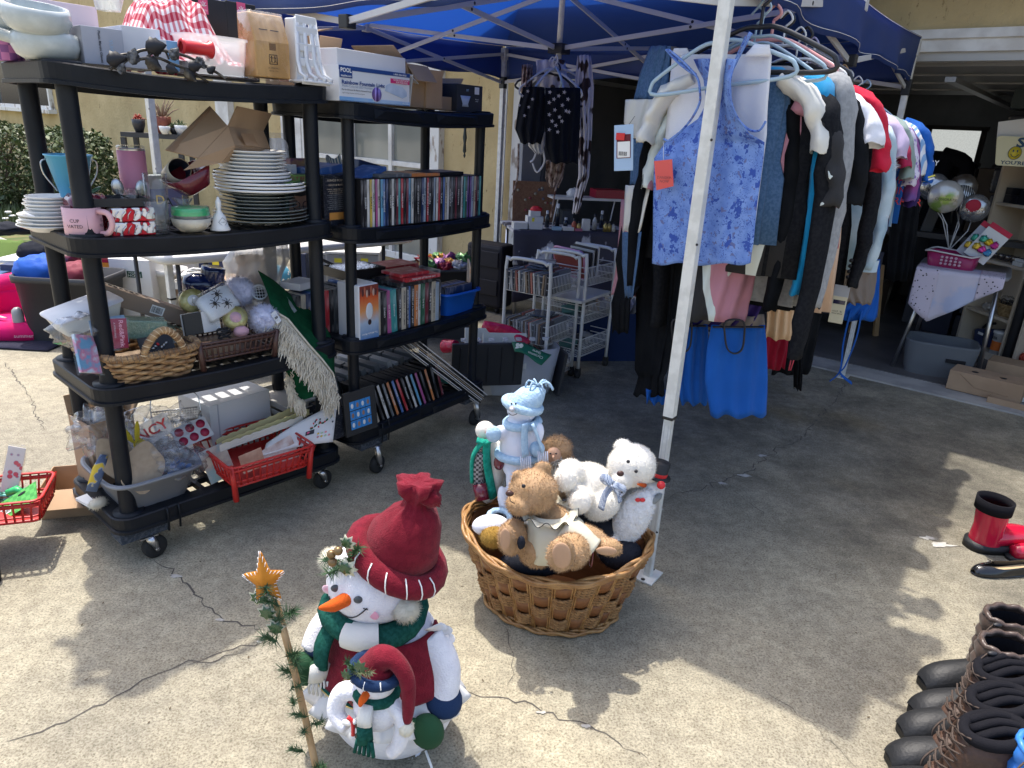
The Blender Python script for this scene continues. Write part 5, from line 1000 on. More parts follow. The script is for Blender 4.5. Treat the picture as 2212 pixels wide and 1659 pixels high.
m=MB();m.loft([(0,0,.0,.022,.001),(0,0,.012,.018,.001),(0,0,.02,.022,.001),(0,0,.045,.034,.001)],mk('print_bowl',(.40,.46,.56),rough=.4),20); q=m.build('bowl_print',o); q.location=(-.03,F2,.02); txt('or',.02,PSKY,o,FRONT(-.02,F2-.002,.09)); txt('dessert\nmaker',.008,WHT,o,FRONT(.045,F2-.001,.05))
m=MB();m.box((.045,F2,.09),(.03,.001,.03),PWH);m.build('picture_print',o)
SPC={'k':(.02,.02,.024),'w':(.66,.66,.63),'b':(.05,.13,.35),'s':(.16,.42,.62),'r':(.42,.03,.04),'y':(.66,.48,.08),'t':(.05,.28,.28),'p':(.14,.06,.25),'g':(.10,.11,.12),'n':(.02,.04,.11),'m':(.16,.025,.04),'c':(.55,.49,.38),'o':(.62,.22,.07),'e':(.03,.12,.07),'l':(.36,.45,.55),'v':(.45,.10,.28)}
def spm(k):
 c=SPC[k]; d=tuple(min(1,x*.5+.12) if sum(c)>.8 else x+.16 for x in c); return mk('spine_'+k,c,d,sc=30,rough=.35,lo=.52,hi=.66,stretch=(1,1,.35),det=3)
CASEB=mk('case_black',(.012,.012,.014),rough=.4)
def film(FR,u,v,z,t,col,title,label,group,h=.19,d=.135,ry=0,rz=0,rx=0,tc=None,vhs=False):
 o=thing('film_case',label,'film case',FR.M(u,v,z,rz,rx,ry),group); m=MB()
 if vhs: m.box((0,0,h/2),(t,d,h),spm(col));m.build('sleeve',o,bevel=.0015)
 else:
  m.box((0,0,h/2),(t,d,h),CASEB);m.build('case',o)
  m=MB();m.box((0,-d/2-.0003,h/2),(t*.86,.0008,h*.97),spm(col));m.build('spine_print',o)
 if title:
  lum=sum(SPC[col]); c=tc or (BLK if lum>1.1 else WHT); txt(title,min(t*.72,.011),c,o,FRONT(0,-d/2-.0022,h*.52,roll=-90),bold=.012,w=min(h*.82,max(.045,len(title)*.0075)))
 return o
row=[('k',''),('k','ZORRO'),('w',''),('y','DALI'),('w','VAN WILDER'),('v',''),('w','BRUCE'),('s','SPONGE'),('b','AND FRIENDS'),('n',''),('k','VACANCY'),('w','CITY'),('k',''),('m','SUMMER'),('t',''),('r','WRESTLER'),('k',''),('m',''),('s','FANNY'),('w','GENTLEMAN'),('k',''),('k','ANY GIVEN SUNDAY'),('k',''),('n','CASTLE'),('l','the guardian'),('r','BEHIND ENEMY LINES'),('k','Kids'),('k',''),('l',''),('w','WALK'),('r',''),('k','TAXI'),('b',''),('c','Letters to Juliet'),('w',''),('k','unfaithful'),('g','Jobs'),('k',''),('m',''),('k','KING KONG'),('k',''),('w','LOVE ACTUALLY'),('t',''),('e','DODGE'),('p',''),('p',''),('l','WILD'),('c','REDLINE'),('m',''),('k','Hoods'),('t',''),('w',''),('g',''),('k','')]
u=.085; q=random.Random(11); CN={'k':'black','w':'white','b':'blue','s':'sky blue','r':'red','y':'yellow','t':'teal','p':'purple','g':'dark grey','n':'navy','m':'maroon','c':'cream','o':'orange','e':'dark green','l':'pale blue','v':'magenta'}
last=None; cnt={}
for c,t in row:
 th=.0148*q.uniform(.85,1.12)
 if u>.845: break
 if t: lb='%s film case with %s on the spine in the long shelf row'%(CN[c],t); last=t
 elif last: cnt[(c,last)]=cnt.get((c,last),0)+1; lb='untitled %s film case %s after the %s one'%(CN[c],['just','further','still further'][min(2,cnt[(c,last)]-1)],last)
 else: lb='%s film case at the left end of the long shelf row'%('first black' if not cnt.get('x') else 'second black'); cnt['x']=1
 film(FB,u+th/2,.09+q.uniform(-.003,.003),y3+.004*math.sin(3.14*u/.94)*0,th,c,t,lb,'film cases in the long upright row'); u+=th+.0006
def flat(FR,u,v,z,w,d,h,mt,label,rz=0,group=None,title=None,tc=WHT,name='film_case',cat='film case',rx=0,ry=0):
 o=thing(name,label,cat,FR.M(u,v,z,rz,rx,ry),group);m=MB();m.box((0,0,h/2),(w,d,h),mt);m.build('case',o,bevel=.001)
 if title: txt(title,h*.7,tc,o,FRONT(0,-d/2-.001,h/2),w=w*.7,bold=.01)
 return o
flat(FB,.29,.10,y3+.191,.19,.135,.014,spm('g'),'grey film case lying flat on the left part of the long row')
flat(FB,.47,.10,y3+.191,.19,.135,.014,spm('o'),'brown orange film case lying flat on the middle of the long row'); flat(FB,.62,.11,y3+.191,.24,.14,.016,CASEB,'long black case lying flat on the right part of the long row')
LBX=mk('box_back_print',(.015,.018,.028),(.10,.10,.11),sc=90,rough=.35,lo=.58,hi=.64,stretch=(1,1,4))
u,z=FB.hit(722,430,.12);o=thing('film_box_set','large black film box set with orange feature panel beside the shelf post','film box',FB.M(u,.13,y3));m=MB();m.box((0,0,.1),(.13,.05,.2),LBX);m.build('box',o,bevel=.001);m=MB();m.box((.01,-.0256,.045),(.10,.001,.028),mk('print_orange',(.55,.25,.06),rough=.4));m.build('feature_panel',o)
txt('KINGS POINT',.012,mk('pale_gold',(.6,.5,.38)),o,FRONT(0,-.0265,.18),w=.09); txt('DEATH & BLADES',.009,mk('pale_gold',(.6,.5,.38)),o,FRONT(0,-.0265,.163),w=.08)
for k in range(11): txt('uniquely original, insanely funny',.006,mk('pale_gold',(.6,.5,.38)) if k<3 else mk('dim_print',(.30,.31,.33)),o,FRONT(0,-.0265,.148-.0075*k),w=.10-.012*(k%3))
u,z=FB.hit(648,430,.17); SKN=mk('portrait_print',(.42,.24,.17),(.30,.16,.11),sc=9,rough=.5);o=thing('film_box_set','box set with a green title band and a portrait with round glasses','film box',FB.M(u+.0,.18,y3,-14));m=MB();m.box((0,0,.1),(.125,.045,.2),mk('box_green_dark',(.06,.10,.05),rough=.4));m.build('box',o,bevel=.001)
m=MB();m.box((0,-.0228,.182),(.126,.001,.034),mk('print_lime',(.22,.38,.10),rough=.4));m.build('title_band',o); txt('UGLY BETTY',.02,mk('print_wine',(.40,.04,.08)),o,FRONT(0,-.024,.185),w=.11,bold=.01); txt('THE COMPLETE FIRST SEASON',.006,WHT,o,FRONT(0,-.024,.170),w=.08)
m=MB();m.poly([(-.045,.0),(-.05,.07),(-.04,.11),(.0,.125),(.04,.11),(.052,.07),(.045,.0)],.0008,SKN); q=m.build('face_print',o); q.location=(0,-.0238,.02);m=MB();m.poly([(-.055,.06),(-.05,.11),(0,.135),(.052,.11),(.06,.05),(.045,.10),(.02,.104),(0,.10),(-.03,.104),(-.045,.095)],.0008,BLK); q=m.build('hair_print',o); q.location=(0,-.0248,.02)
m=MB()
for s in (-.022,.022): m.tube([(s+math.cos(a)*.016,-.0255,.09+math.sin(a)*.013) for a in [k*.524 for k in range(12)]],.0018,BLK,4,closed=True)
m.build('glasses_print',o)
flat(FB,-.10,.26,y3,.12,.04,.23,PWH,'white boxed set with small red logo behind the portrait box set',name='box_set',cat='box'); flat(FB,.0,.28,y3,.11,.05,.25,mk('print_jungle',(.30,.20,.07),(.12,.04,.12),sc=18,rough=.4),'box with gold and purple print behind the portrait box set',name='box_set',cat='box')
GLB=mk('grey_basket',(.33,.33,.34),rough=.45)
o=thing('laundry_basket','grey plastic lattice basket standing behind the film row','basket',FB.M(.33,.30,y3+.06,0)); w0,w1,h,d0=.27,.34,.13,.20
m=MB();m.tray((0,0,0),(w0,d0*.8,.02),GLB,t=.003);m.build('bottom',o)
for sy in (-1,1):
 for k in range(19):
  t=-.5+k/18;m=MB();m.tube([(t*w0,sy*d0*.4,0),(t*w1,sy*d0/2,h)],.0026,GLB,4);m.build('rib',o)
for sx in (-1,1):
 for k in range(9):
  t=-.5+k/8;m=MB();m.tube([(sx*w0/2,t*d0*.8,0),(sx*w1/2,t*d0,h)],.0026,GLB,4);m.build('rib',o)
for j in range(8):
 f=j/7; a=(w0+(w1-w0)*f)/2; b_=d0*(.4+.1*f);m=MB();m.tube([(-a,-b_,h*f),(a,-b_,h*f),(a,b_,h*f),(-a,b_,h*f)],.0024 if j<7 else .007,GLB,4,closed=True,flat=1.5 if j==7 else 1);m.build('band' if j<7 else 'rim',o)
m=MB();m.box((.0,-d0*.45,h*.35),(.07,.004,h*.7),GLB,R=(-8,0,0));m.build('solid_panel',o)
u,z=FB.hit(752,262,.3);m=MB();m.sheet(lambda s,t:((s-.5)*.07,.012*math.sin(s*4),.0+t*.11+.01*math.sin(s*7)),8,8,mk('chevron_cloth',(.62,.58,.50),(.10,.16,.22),sc=30,kind='wave',lo=.45,hi=.55,det=0,rough=.8)); solo(m,'striped_package','cream package with dark chevrons standing in the grey lattice basket','package',FB.M(.20,.27,y3+.15,0,-10,-8),solid=.004)
m=MB();m.box((0,0,0),(.13,.05,.09),mk('navy_case',(.02,.04,.11),rough=.4),R=(0,12,0)); solo(m,'navy_case','navy blue case sticking out of the grey lattice basket','case',FB.M(.36,.28,y3+.19),bevel=.006)
o=flat(FB,.20,.13,y3+.195,.17,.12,.016,spm('b'),'blue film case propped on the row in front of the lattice basket',rz=8,ry=-14); o2=flat(FB,.05,.22,y3+.197,.16,.12,.03,spm('b'),'pair of blue cases lying on the large black box set',rz=6,ry=-6)
o=thing('tape_case','large upside-down tape case with a sunset cover at the near corner','tape case',FB.M(.108,.075,y2,0)); CLM=mk('clamshell',(.66,.67,.70),rough=.25,coat=.4);m=MB();m.box((0,0,.118),(.108,.13,.236),CLM);m.build('clamshell',o,bevel=.006)
SUNS=mk('sunset_print',(.10,.22,.42),(.55,.13,.03),sc=1,rough=.3); nt=SUNS.node_tree
def grad(m_,stops):
 n=m_.node_tree.nodes; L=m_.node_tree.links.new; tc=n['Texture Coordinate']; s=n.new('ShaderNodeSeparateXYZ'); L(tc.outputs['Generated'],s.inputs[0]); r=n.new('ShaderNodeValToRGB'); e_=r.color_ramp.elements; e_[0].position=stops[0][0]; e_[0].color=(*stops[0][1],1); e_[1].position=stops[-1][0]; e_[1].color=(*stops[-1][1],1)
 for p,c in stops[1:-1]: x=e_.new(p); x.color=(*c,1)
 nz=n.new('ShaderNodeTexNoise'); nz.inputs['Scale'].default_value=6; L(tc.outputs['Generated'],nz.inputs[0]); a=n.new('ShaderNodeMath'); a.operation='MULTIPLY_ADD'; a.inputs[1].default_value=.16; L(nz.outputs['Fac'],a.inputs[0]); L(s.outputs['Z'],a.inputs[2]); L(a.outputs[0],r.inputs[0]); L(r.outputs[0],n['Principled BSDF'].inputs['Base Color'])
grad(SUNS,((.05,(.05,.17,.42)),(.40,(.40,.50,.62)),(.62,(.70,.30,.10)),(.85,(.62,.10,.03)),(1,(.20,.04,.03))))
m=MB();m.box((-.0,-.0656,.118),(.104,.001,.228),SUNS);m.build('cover_print',o);m=MB();m.box((.0546,0,.118),(.001,.118,.228),SUNS);m.build('spine_print',o)
for k in range(7): m=MB();m.ell((-.036+.012*k,-.0665,.205+.008*math.sin(k*2)),(.006,.001,.016),mk('fig_%d'%(k%3),((.10,.03,.03),(.40,.12,.07),(.5,.35,.28))[k%3],rough=.5),8,6);m.build('figure_print',o)
m=MB();m.ell((-.0,-.0665,.125),(.020,.001,.035),PWH,12,8);m.build('figure_print',o);m=MB();m.ell((-.0,-.067,.078),(.010,.001,.012),mk('hair_dark',(.04,.02,.02)),10,8);m.build('figure_print',o)
txt('The Miracle Maker',.022,WHT,o,FRONT(.0,-.0672,.03,roll=180),w=.09,bold=.01)
tapes=[('c',.020,'','cream slip case'),('k',.040,'ZORRO','black and amber tape case'),('v',.024,'SIX DAYS','magenta tape case'),('t',.036,'Evelina','dark teal tape case'),('k',.024,'SLING BLADE',''),('c',.027,'AN OFFICER AND A GENTLEMAN',''),('k',.016,'JENNY CRAWFORD GREATEST HITS',''),('b',.010,'',''),('k',.024,'Children of a lesser god',''),('o',.025,"Can't Hardly Wait",''),('w',.014,'Stripes',''),('e',.030,'TAE BO',''),('m',.022,'',''),('k',.020,'A Bug Story',''),('c',.028,"CHARLOTTE'S WEB",''),('l',.022,'',''),('k',.012,'Brothers','')]
u=.168; last='Miracle Maker'
for c,t,ti,dd in tapes:
 if ti: lb='%s tape with %s on its spine on the third shelf'%(CN[c],ti); last=ti
 else: lb='%s tape right after the %s one, third shelf'%(CN[c],last)
 film(FB,u+t/2,.08,y2+.0,t,c,ti,lb,'tapes in the front row',h=.188 if c!='l' else .18,d=.11,vhs=True,ry=-3 if ti in('SIX DAYS','Evelina') else 0); u+=t+.001
for k in range(16):
 film(FB,.12+.030*k,.27,y2,.026,'gkbkcgknkggbkgck'[k],'','%s tape, %s from the left in the back row of the third shelf'%(CN['gkbkcgknkggbkgck'[k]],ORD[k]),'tapes in the back row',h=.185+.006*(k%3),d=.11,vhs=True)
SCU=mk('shrink_print_red',(.40,.03,.04),rough=.2)
for a in (('.30',.42,.10,.190,.23,.15,.018,spm('k'),'black case lying across the tape row under the red ones',None),('',.45,.07,.208,.21,.11,.018,spm('r'),'red case reading Treasures of the Far East lying on the tape row','TREASURES OF THE FAR EAST'),('',.42,.10,.227,.17,.13,.014,spm('r'),'clear and red case on top of the pile on the tape row',None),('',.60,.20,.19,.20,.13,.016,spm('g'),'dark olive case lying behind the blue bin',None),('',.55,.30,.20,.20,.14,.03,spm('r'),'red and white boxed tape lying at the back',None)):
 flat(FB,a[1],a[2],y2+a[3],a[4],a[5],a[6],a[7],a[8],rz=-4,title=a[9])
o=thing('film_album','shallow black case full of silver sleeves on the back tape row','case',FB.M(.30,.30,y2+.205,-6));m=MB();m.tray((0,0,0),(.22,.17,.04),CASEB,t=.004);m.build('case',o); m=MB()
for k in range(14): m.sheet(lambda s,t,k=k:((-.09+.013*k)+.012*s,-.07+.14*t,.03+.014*s+.006*hn(k,t*3)),1,6,FILM)
tag(m.build('sleeves',o),kind='stuff')
BBN=mk('blue_bin',(.01,.10,.50),rough=.35);o=thing('blue_bin','small bright blue plastic bin of films at the right end of the third shelf','bin',FB.M(.745,.10,y2));m=MB();m.loft([(0,0,0,.105,.065),(0,0,.11,.125,.085),(0,0,.112,.137,.095),(0,0,.10,.139,.097),(0,0,.10,.135,.093),(0,0,.108,.122,.082)],BBN,40,cap=False,sq=.35);m.box((0,0,.004),(.19,.12,.004),BBN);m.build('bin',o)
for k in range(5): film(FB,.745,.055+.022*k,y2+.03,.19,'nkbnk'[k],'','%s case standing %s in the blue bin'%(CN['nkbnk'[k]],['foremost','second','third','fourth','last'][k]),'cases in the blue bin',h=.105,d=.014,vhs=True)
for k,(c,x0,lb) in enumerate((('n',.0,'dark film box with a man behind a golf ball facing the left unit'),)):
 u,z=FB.hit(662,600,.32);o=thing('tape_case',lb,'tape case',FB.M(u,.30,y2,-10));m=MB();m.box((0,0,.1),(.12,.03,.2),spm('n'));m.build('sleeve',o);m=MB();m.ell((0.01,-.0155,.10),(.028,.001,.04),SKN,14,10);m.build('face_print',o);m=MB();m.ell((.01,-.0162,.138),(.03,.001,.018),BLK,14,8);m.build('hair_print',o);m=MB();m.ell((.025,-.017,.04),(.012,.001,.013),WHT,12,8);m.build('ball_print',o); barcode(o,FRONT(.015,-.0162,.182),.045,.022)
for k in range(9):
 c='kcnbtkrkg'[k]; ti=['Happy Gilmore','','50 MARRIED','When Harry Met Sally','','','','',''][k]; film(FB,-.045+.024*k-.06,.24+.0*k,y2,.022,c,ti,'%s tape %s in the left back corner, third shelf'%(CN[c],('reading '+ti) if ti else 'standing %s from the left'%['','second','','','fifth','sixth','seventh','eighth','ninth'][k]),'tapes in the left back corner',h=.19,d=.11,vhs=True,tc=GLD if k in(0,2) else None)
m=MB();m.box((0,0,0),(.12,.10,.03),WCT); solo(m,'white_case','plain white case lying on the left back tapes','case',FB.M(-.03,.27,y2+.215,12),bevel=.004)
tl=[('k','',-15),('c','KILL BILL',-16),('k','',-17),('w','FUEL',-18),('g','THE COVE',-18),('o','WILD THINGS',-19),('b','WONDER WORLD',-19),('r','',-20),('k','Pineapple',-20),('w','BULLETS',-20),('s','',-20),('v','',-20),('k','',-20),('o','ORPHANS',-19),('k','',-16)]
u=.13
for c,t,a in tl:
 th=.0148 if t!='KILL BILL' else .016
 if u<.131: lt='first'
 lb=('%s film case reading %s leaning on the bottom shelf'%(CN[c],t)) if t else '%s leaning film case %s'%(CN[c],'at the start of the bottom row' if u<.15 else 'next right of the %s one'%lt); lt=t or lt
 film(FB,u,.085,y1+.006,th,c,t,lb,'leaning film cases',ry=a*1.15); u+=.031
film(FB,u+.02,.10,y1+.006,.016,'m','','dark film box with a red panel at the right end of the leaning row','leaning film cases',ry=-18)
PGE=mk('page_grey',(.32,.33,.34),rough=.5); SLT=mk('slim_case_top',(.13,.14,.15),rough=.4)
for k in range(30):
 r_=k//15; kk=k%15; c=PGE if k in (3,9,10,21,22) else SLT; o=thing('slim_case','%s slim case, %s from the left in the %s row of the bottom shelf'%('pale' if c is PGE else 'dark',ORD[kk],('middle','rear')[r_]),'film case',FB.M(.06+.042*kk+.04*r_,.24+.13*r_,y1+.004,0,0,-12),'slim cases in the back rows of the bottom shelf');m=MB();m.box((0,0,.09+.01*(k%2)),(.030,.12,.18+.02*(k%2)),c);m.build('case',o,bevel=.001)
MAG=mk('magazine_edge',(.60,.58,.53),(.40,.37,.33),sc=90,rough=.6,stretch=(1,1,12));
def mgm(d):
 x=d.normalized(); q=(a+b_)/2; y=Matrix.Rotation(-FB.a,3,'Z')@(FB.w(q.x,q.y,q.z)-Vector((0,0,H))); z=x.cross(y).normalized(); y=z.cross(x); return Matrix((x,y,z)).transposed().to_4x4()
a=FBc(898,752,.04); b_=FBc(1040,862,-.02)
vd=None
for k in range(9):
 d=(b_-a); o_=mgm(d).to_3x3()@Vector((.006*(k%3),0,.0088*(k-4)));o=thing('magazine','%s thin magazine of the leaning stack at the right of the bottom shelf'%(['topmost','second','third','fourth','fifth','sixth','seventh','eighth','lowest'][k]),'magazine',FB.M(0,0,0)@Matrix.Translation((a+b_)/2+o_)@mgm(d),'leaning magazines');m=MB();m.box((rnd.uniform(-.01,.012),.06,0),(d.length,.12,.0042),[MAG,WCT,CASEB,MAG,WCT,CHIP,MAG,CASEB,WCT][k]);m.build('pages',o)
m=MB();m.box((0,0,0),(.17,.13,.03),spm('t'),R=(0,28,0)); solo(m,'green_film_case','pale green and grey case lying under the leaning magazines','film case',FB.M(.66,.16,y1+.07))
o=thing('film_sleeve','film sleeve with blue photo tiles leaning by the near lower corner','film sleeve',FB.M(.045,.0,y1+.004,-4,-6,0));m=MB();m.box((0,0,.095),(.17,.012,.19),mk('dark_sleeve',(.03,.032,.035),rough=.25));m.build('case',o,bevel=.002)
for i in range(4):
 for j in range(3): m=MB();m.box((-.045+.028*i,-.0068,.045+.042*j),(.026,.001,.038),mk('tile_blue',(.04,.25,.60),rough=.35));m.build('photo_tile',o);m=MB();m.ell((-.045+.028*i,-.0078,.045+.042*j),(.007,.0008,.011),SKN if (i+j)%2 else WHT,8,6);m.build('portrait_print',o)
flat(FB,-.03,.10,y1,.14,.14,.14,LBX,'black film box at the near lower corner behind the photo sleeve',name='film_box',cat='film box')
# == BACK LEFT: tables, totes, bags
def fitF(x0,y0,x1,y1,Y): return F0.fit(x0,y0,x1,y1,Y)
WPL=mk('white_plastic',(.62,.62,.60),(.56,.56,.54),sc=8,rough=.4); NB=mk('navy_box',(.02,.035,.10),rough=.5); TOB=mk('tote_black',(.035,.036,.04),rough=.45); YST=mk('yellow_sticker',(.75,.68,.05),rough=.6)
FW=Fr(-1.95,3.82,48)
o=thing('folding_table','long white plastic folding table on dark legs behind the shelves','table',FW.M(0,0));m=MB();m.loft([(.93,.38,.69,.90,.37),(.93,.38,.70,.915,.38),(.93,.38,.73,.915,.38),(.93,.38,.738,.905,.37)],WPL,60,sq=.22);m.build('tabletop',o)
for a,b_ in ((.12,.06),(.12,.68),(.30,.1),(1.55,.06),(1.72,.68),(1.72,.08)): m=MB();m.tube([(a,b_,.70),(a,b_,0)],.013,TOB,8);m.build('leg',o)
m=MB();m.tube([(1.0,.1,.66),(1.5,.1,.40)],.01,TOB,8);m.build('brace',o)
def bx(x0,y0,x1,y1,Y,d,mt,name,label,cat='box',rz=0,zb=None,**k):
 u,w,b_,t=fitF(x0,y0,x1,y1,Y); b_=b_ if zb is None else zb
 o=thing(name,label,cat,F0.M(u,Y+d/2,b_,rz),k.get('group'));m=MB();m.box((0,0,(t-b_)/2),(w,d,t-b_),mt);m.build('body',o,bevel=.003); return o,w,t-b_,d
o,w,h,d=bx(243,562,330,700,4.9,.25,mk('white_gift_box',(.72,.72,.70),rough=.5),'white_box','white carton with a dark green Holiday Home label standing behind the left shelves',zb=.0)
m=MB();m.box((.03,-d/2-.001,h*.80),(.105,.001,.045),mk('label_green',(.01,.07,.045),rough=.5));m.build('label_panel',o); txt('HOLIDAY',.018,WHT,o,FRONT(.03,-d/2-.003,h*.80+.011),w=.08); txt('HOME',.026,WHT,o,FRONT(.03,-d/2-.003,h*.80-.009),w=.09); txt('Wood\nNutcracker',.02,mk('faint_grey',(.5,.5,.5)),o,TR(0,0,h+.003))
m=MB();m.add([(-w/2,-d/2,h),(w/2,-d/2,h),(w/2+.01,d/2-.02,h+.05),(-w/2-.02,d/2-.02,h+.05)],[(0,1,2,3)],MATS['white_gift_box'],False);m.build('flap',o,solid=.004)
o,w,h,d=bx(205,556,292,650,5.2,.3,mk('amber_box',(.60,.31,.03),(.5,.24,.03),sc=3,rough=.5),'amber_carton','amber and maroon printed carton left of the white Holiday Home box',zb=.15);m=MB();m.box((0,-.0,h-.02),(w+.004,d+.004,.045),MAR);m.build('lid_band',o); txt('KIRKLAND',.035,WHT,o,FRONT(.05,-d/2-.004,h-.03),w=.14,bold=.02)
bx(200,545,292,562,5.0,.22,mk('red_album',(.42,.08,.08),rough=.3),'red_album','glossy red album lying on top of the amber carton','album')
crm=[(270,535,330,556,5.6,'gold_bag',GLR,'gold crumpled bag behind the red album'),(318,530,348,560,5.7,'black_bag',TOB,'black crumpled bag right of the gold bag')]
for x0,y0,x1,y1,Y,n_,mt,lb in crm:
 u,w,b_,t=fitF(x0,y0,x1,y1,Y);m=MB();crumple(m,(0,0,0),(w/2,.1,(t-b_)),mt,.4); solo(m,n_,lb,'bag',F0.M(u,Y,b_))
def tote(x0,x1,yt,yb,Y,d,mt,name,label,rz=0,lid=None,zb=0.0):
 u,w,b_,t=fitF(x0,yt,x1,yb,Y); t=t; o=thing(name,label,'tote',F0.M(u,Y+d/2,zb,rz)); h=t-zb;m=MB();m.loft([(0,0,0,w*.42,d*.42),(0,0,h*.9,w*.48,d*.48),(0,0,h*.9,w*.51,d*.51),(0,0,h,w*.515,d*.515),(0,0,h,w*.48,d*.48),(0,0,.02,w*.4,d*.4)],mt,44,cap=False,sq=.3);m.box((0,0,.01),(w*.8,d*.8,.01),mt);m.build('tub',o)
 if lid: m=MB();m.loft([(0,0,h,w*.53,d*.53),(0,0,h+.02,w*.53,d*.53),(0,0,h+.028,w*.48,d*.48)],lid,44,sq=.3);m.build('lid',o)
 return o,w,h
tote(22,212,602,720,4.45,.42,TOB,'black_tote','large black tote full of cloth bags behind the left shelves',2)
tote(-60,62,605,690,5.0,.4,FROST,'clear_tote','clear tote with a blue lid behind the pink baby seat',5,lid=mk('lid_blue',(.05,.11,.25),rough=.4))
BLF=fab('blue_nylon',(.02,.10,.45),rough=.5); MRF=fab('maroon_nylon',(.22,.04,.06),rough=.5); DKF=fab('dark_knit',(.02,.022,.03)); HPK=fab('hot_pink',(.75,.01,.16),(.65,.01,.13),sc=6,rough=.6)
for x,y,Y,r_,mt,lb in ((90,585,4.62,(.17,.14,.11),BLF,'bright blue drawstring bag in the black tote'),(165,592,4.6,(.12,.12,.085),MRF,'crinkled maroon bag right of the blue bag in the tote'),(85,545,4.75,(.13,.12,.08),DKF,'dark knitted bundle on top of the blue bag'),(150,560,4.85,(.08,.1,.07),MAR,'maroon cushion behind the blue bag')):
 p=at(x,y,Y);m=MB();m.ell((0,0,0),r_,mt,30,18,nz=.18,nf=4); solo(m,'cloth_bag',lb,'bag',Matrix.Translation(p))
u,w,b_,t=fitF(-40,522,40,556,6.2);m=MB();m.sheet(lambda s,tt:((s-.5)*w,.2*tt,(t-b_)*tt+.01*hn(s*6,tt*6)),10,6,fab('green_canvas',(.10,.16,.04))); solo(m,'camp_chair_fabric','olive green camping chair fabric at the left edge','chair',F0.M(u,6.1,b_),solid=.004)
m=MB();crumple(m,(0,0,.04),(.25,.15,.05),DKF,.4); solo(m,'dark_cloth','dark cloth heap below the green camping chair','cloth',F0.M(-4.35,6.0,.45))
for i,(x0,y0,x1,y1,Y,d,mt,lb) in enumerate(((0,572,30,585,5.1,.3,NB,'dark blue folder on top of the clear tote lid'),(-20,562,32,568,5.2,.3,WPL,'white pad on the blue lidded tote'))): bx(x0,y0,x1,y1,Y,d,mt,'folder',lb,'folder')
p=G(20,740);o=thing('baby_seat','hot pink padded baby floor seat with a grey post','baby seat',Matrix.Translation((p.x-.05,p.y+.2,.01))@Matrix.Rotation(.25,4,'Z'))
m=MB();m.loft([(0,0,0,.24,.22),(0,0,.06,.25,.23),(0,0,.12,.22,.2)],HPK,36,sq=.6);m.build('seat',o);m=MB();m.tube([(-.2,-.04,.14),(-.22,.08,.22),(-.14,.17,.29),(0,.2,.31),(.14,.17,.29),(.22,.08,.22),(.2,-.04,.14)],[.05,.06,.07,.07,.07,.06,.05],HPK,14,cr=5);m.build('back_pad',o)
m=MB();m.sheet(lambda s,t:(.19*math.cos(math.pi*s),.16*math.sin(math.pi*s),.10+.18*t),18,5,HPK);m.build('back_panel',o,solid=.03);m=MB();m.lathe([(.035,.09),(.035,.17),(.03,.20),(.015,.215),(.001,.218)],mk('grey_post',(.28,.29,.30),rough=.4),20,c=(.06,-.16,0));m.build('post',o)
m=MB();m.tube([(-.1,-.1,.15),(-.02,-.14,.14)],.012,WPL,6,flat=.3);m.build('strap',o); txt('summer',.035,mk('pale_pink',(.75,.4,.5)),o,FRONT(.1,-.232,.04))
m=MB();m.sheet(lambda s,t:(-.4+.8*s,-.3+.7*t,.01+.006*hn(s*8,t*8)),16,12,fab('dark_blanket',(.03,.03,.05))); solo(m,'blanket','dark patterned blanket under the pink baby seat','blanket',Matrix.Translation((p.x-.05,p.y+.15,0)),solid=.01)
u,w,b_,t=fitF(318,585,395,700,5.0);o=thing('white_bucket','tall white plastic bucket under the folding table','bucket',F0.M(u,5.1,0));m=MB();r=w*.47; m.lathe([(.001,0),(r*.85,0),(r*.97,t*.9),(r*1.05,t*.9),(r*1.05,t),(r*.98,t),(r*.9,t*.5),(r*.8,.02),(.001,.02)],WPL,32);m.build('bucket',o)
bx(335,560,420,600,5.7,.4,WPL,'white_cooler','pale container behind the white bucket','container')
o,w,h,d=bx(430,560,510,606,5.3,.3,NB,'navy_box','navy fabric box with a yellow price sticker under the table');m=MB();m.box((-.01,-d/2-.001,h-.03),(.05,.001,.03),YST);m.build('price_sticker',o)
o=thing('cable_basket','white wire basket of cream cables under the table','basket',Matrix.Translation(at(428,605,4.9)));m=MB();[m.tube([(.11*math.cos(a)*(.6+.1*k),.07*math.sin(a),.012*k+.02*math.sin(a*2+k)) for a in [j*.5236 for j in range(12)]],.008,WPL,6,closed=True) for k in range(5)]; m.build('cable',o);m=MB();m.tray((0,0,-.05),(.3,.2,.05),WPL,t=.006);m.build('basket',o)
bx(378,612,415,640,4.9,.2,mk('woodgrain',(.16,.10,.06),rough=.6),'brown_crate','brown crate under the white cables','crate'); bx(418,605,520,632,5.0,.25,CARD,'cardboard_box','open cardboard box behind the hair dryer under the table')
STB=mk('star_bag',(.68,.68,.66),(.05,.22,.33),sc=26,rough=.8,kind='voro',lo=.22,hi=.30); u,w,b_,t=fitF(548,575,628,618,6.2);m=MB();m.loft([(0,0,0,w*.45,.1),(0,0,(t-b_)*.6,w*.5,.12),(0,0,t-b_,w*.42,.06)],STB,24); solo(m,'star_bag','white cushion bag printed with blue starfish','bag',F0.M(u,6.2,b_))
o,w,h,d=bx(640,548,662,640,5.4,.3,NB,'tall_navy_box','tall dark navy box beside the clear drawers','box',zb=0)
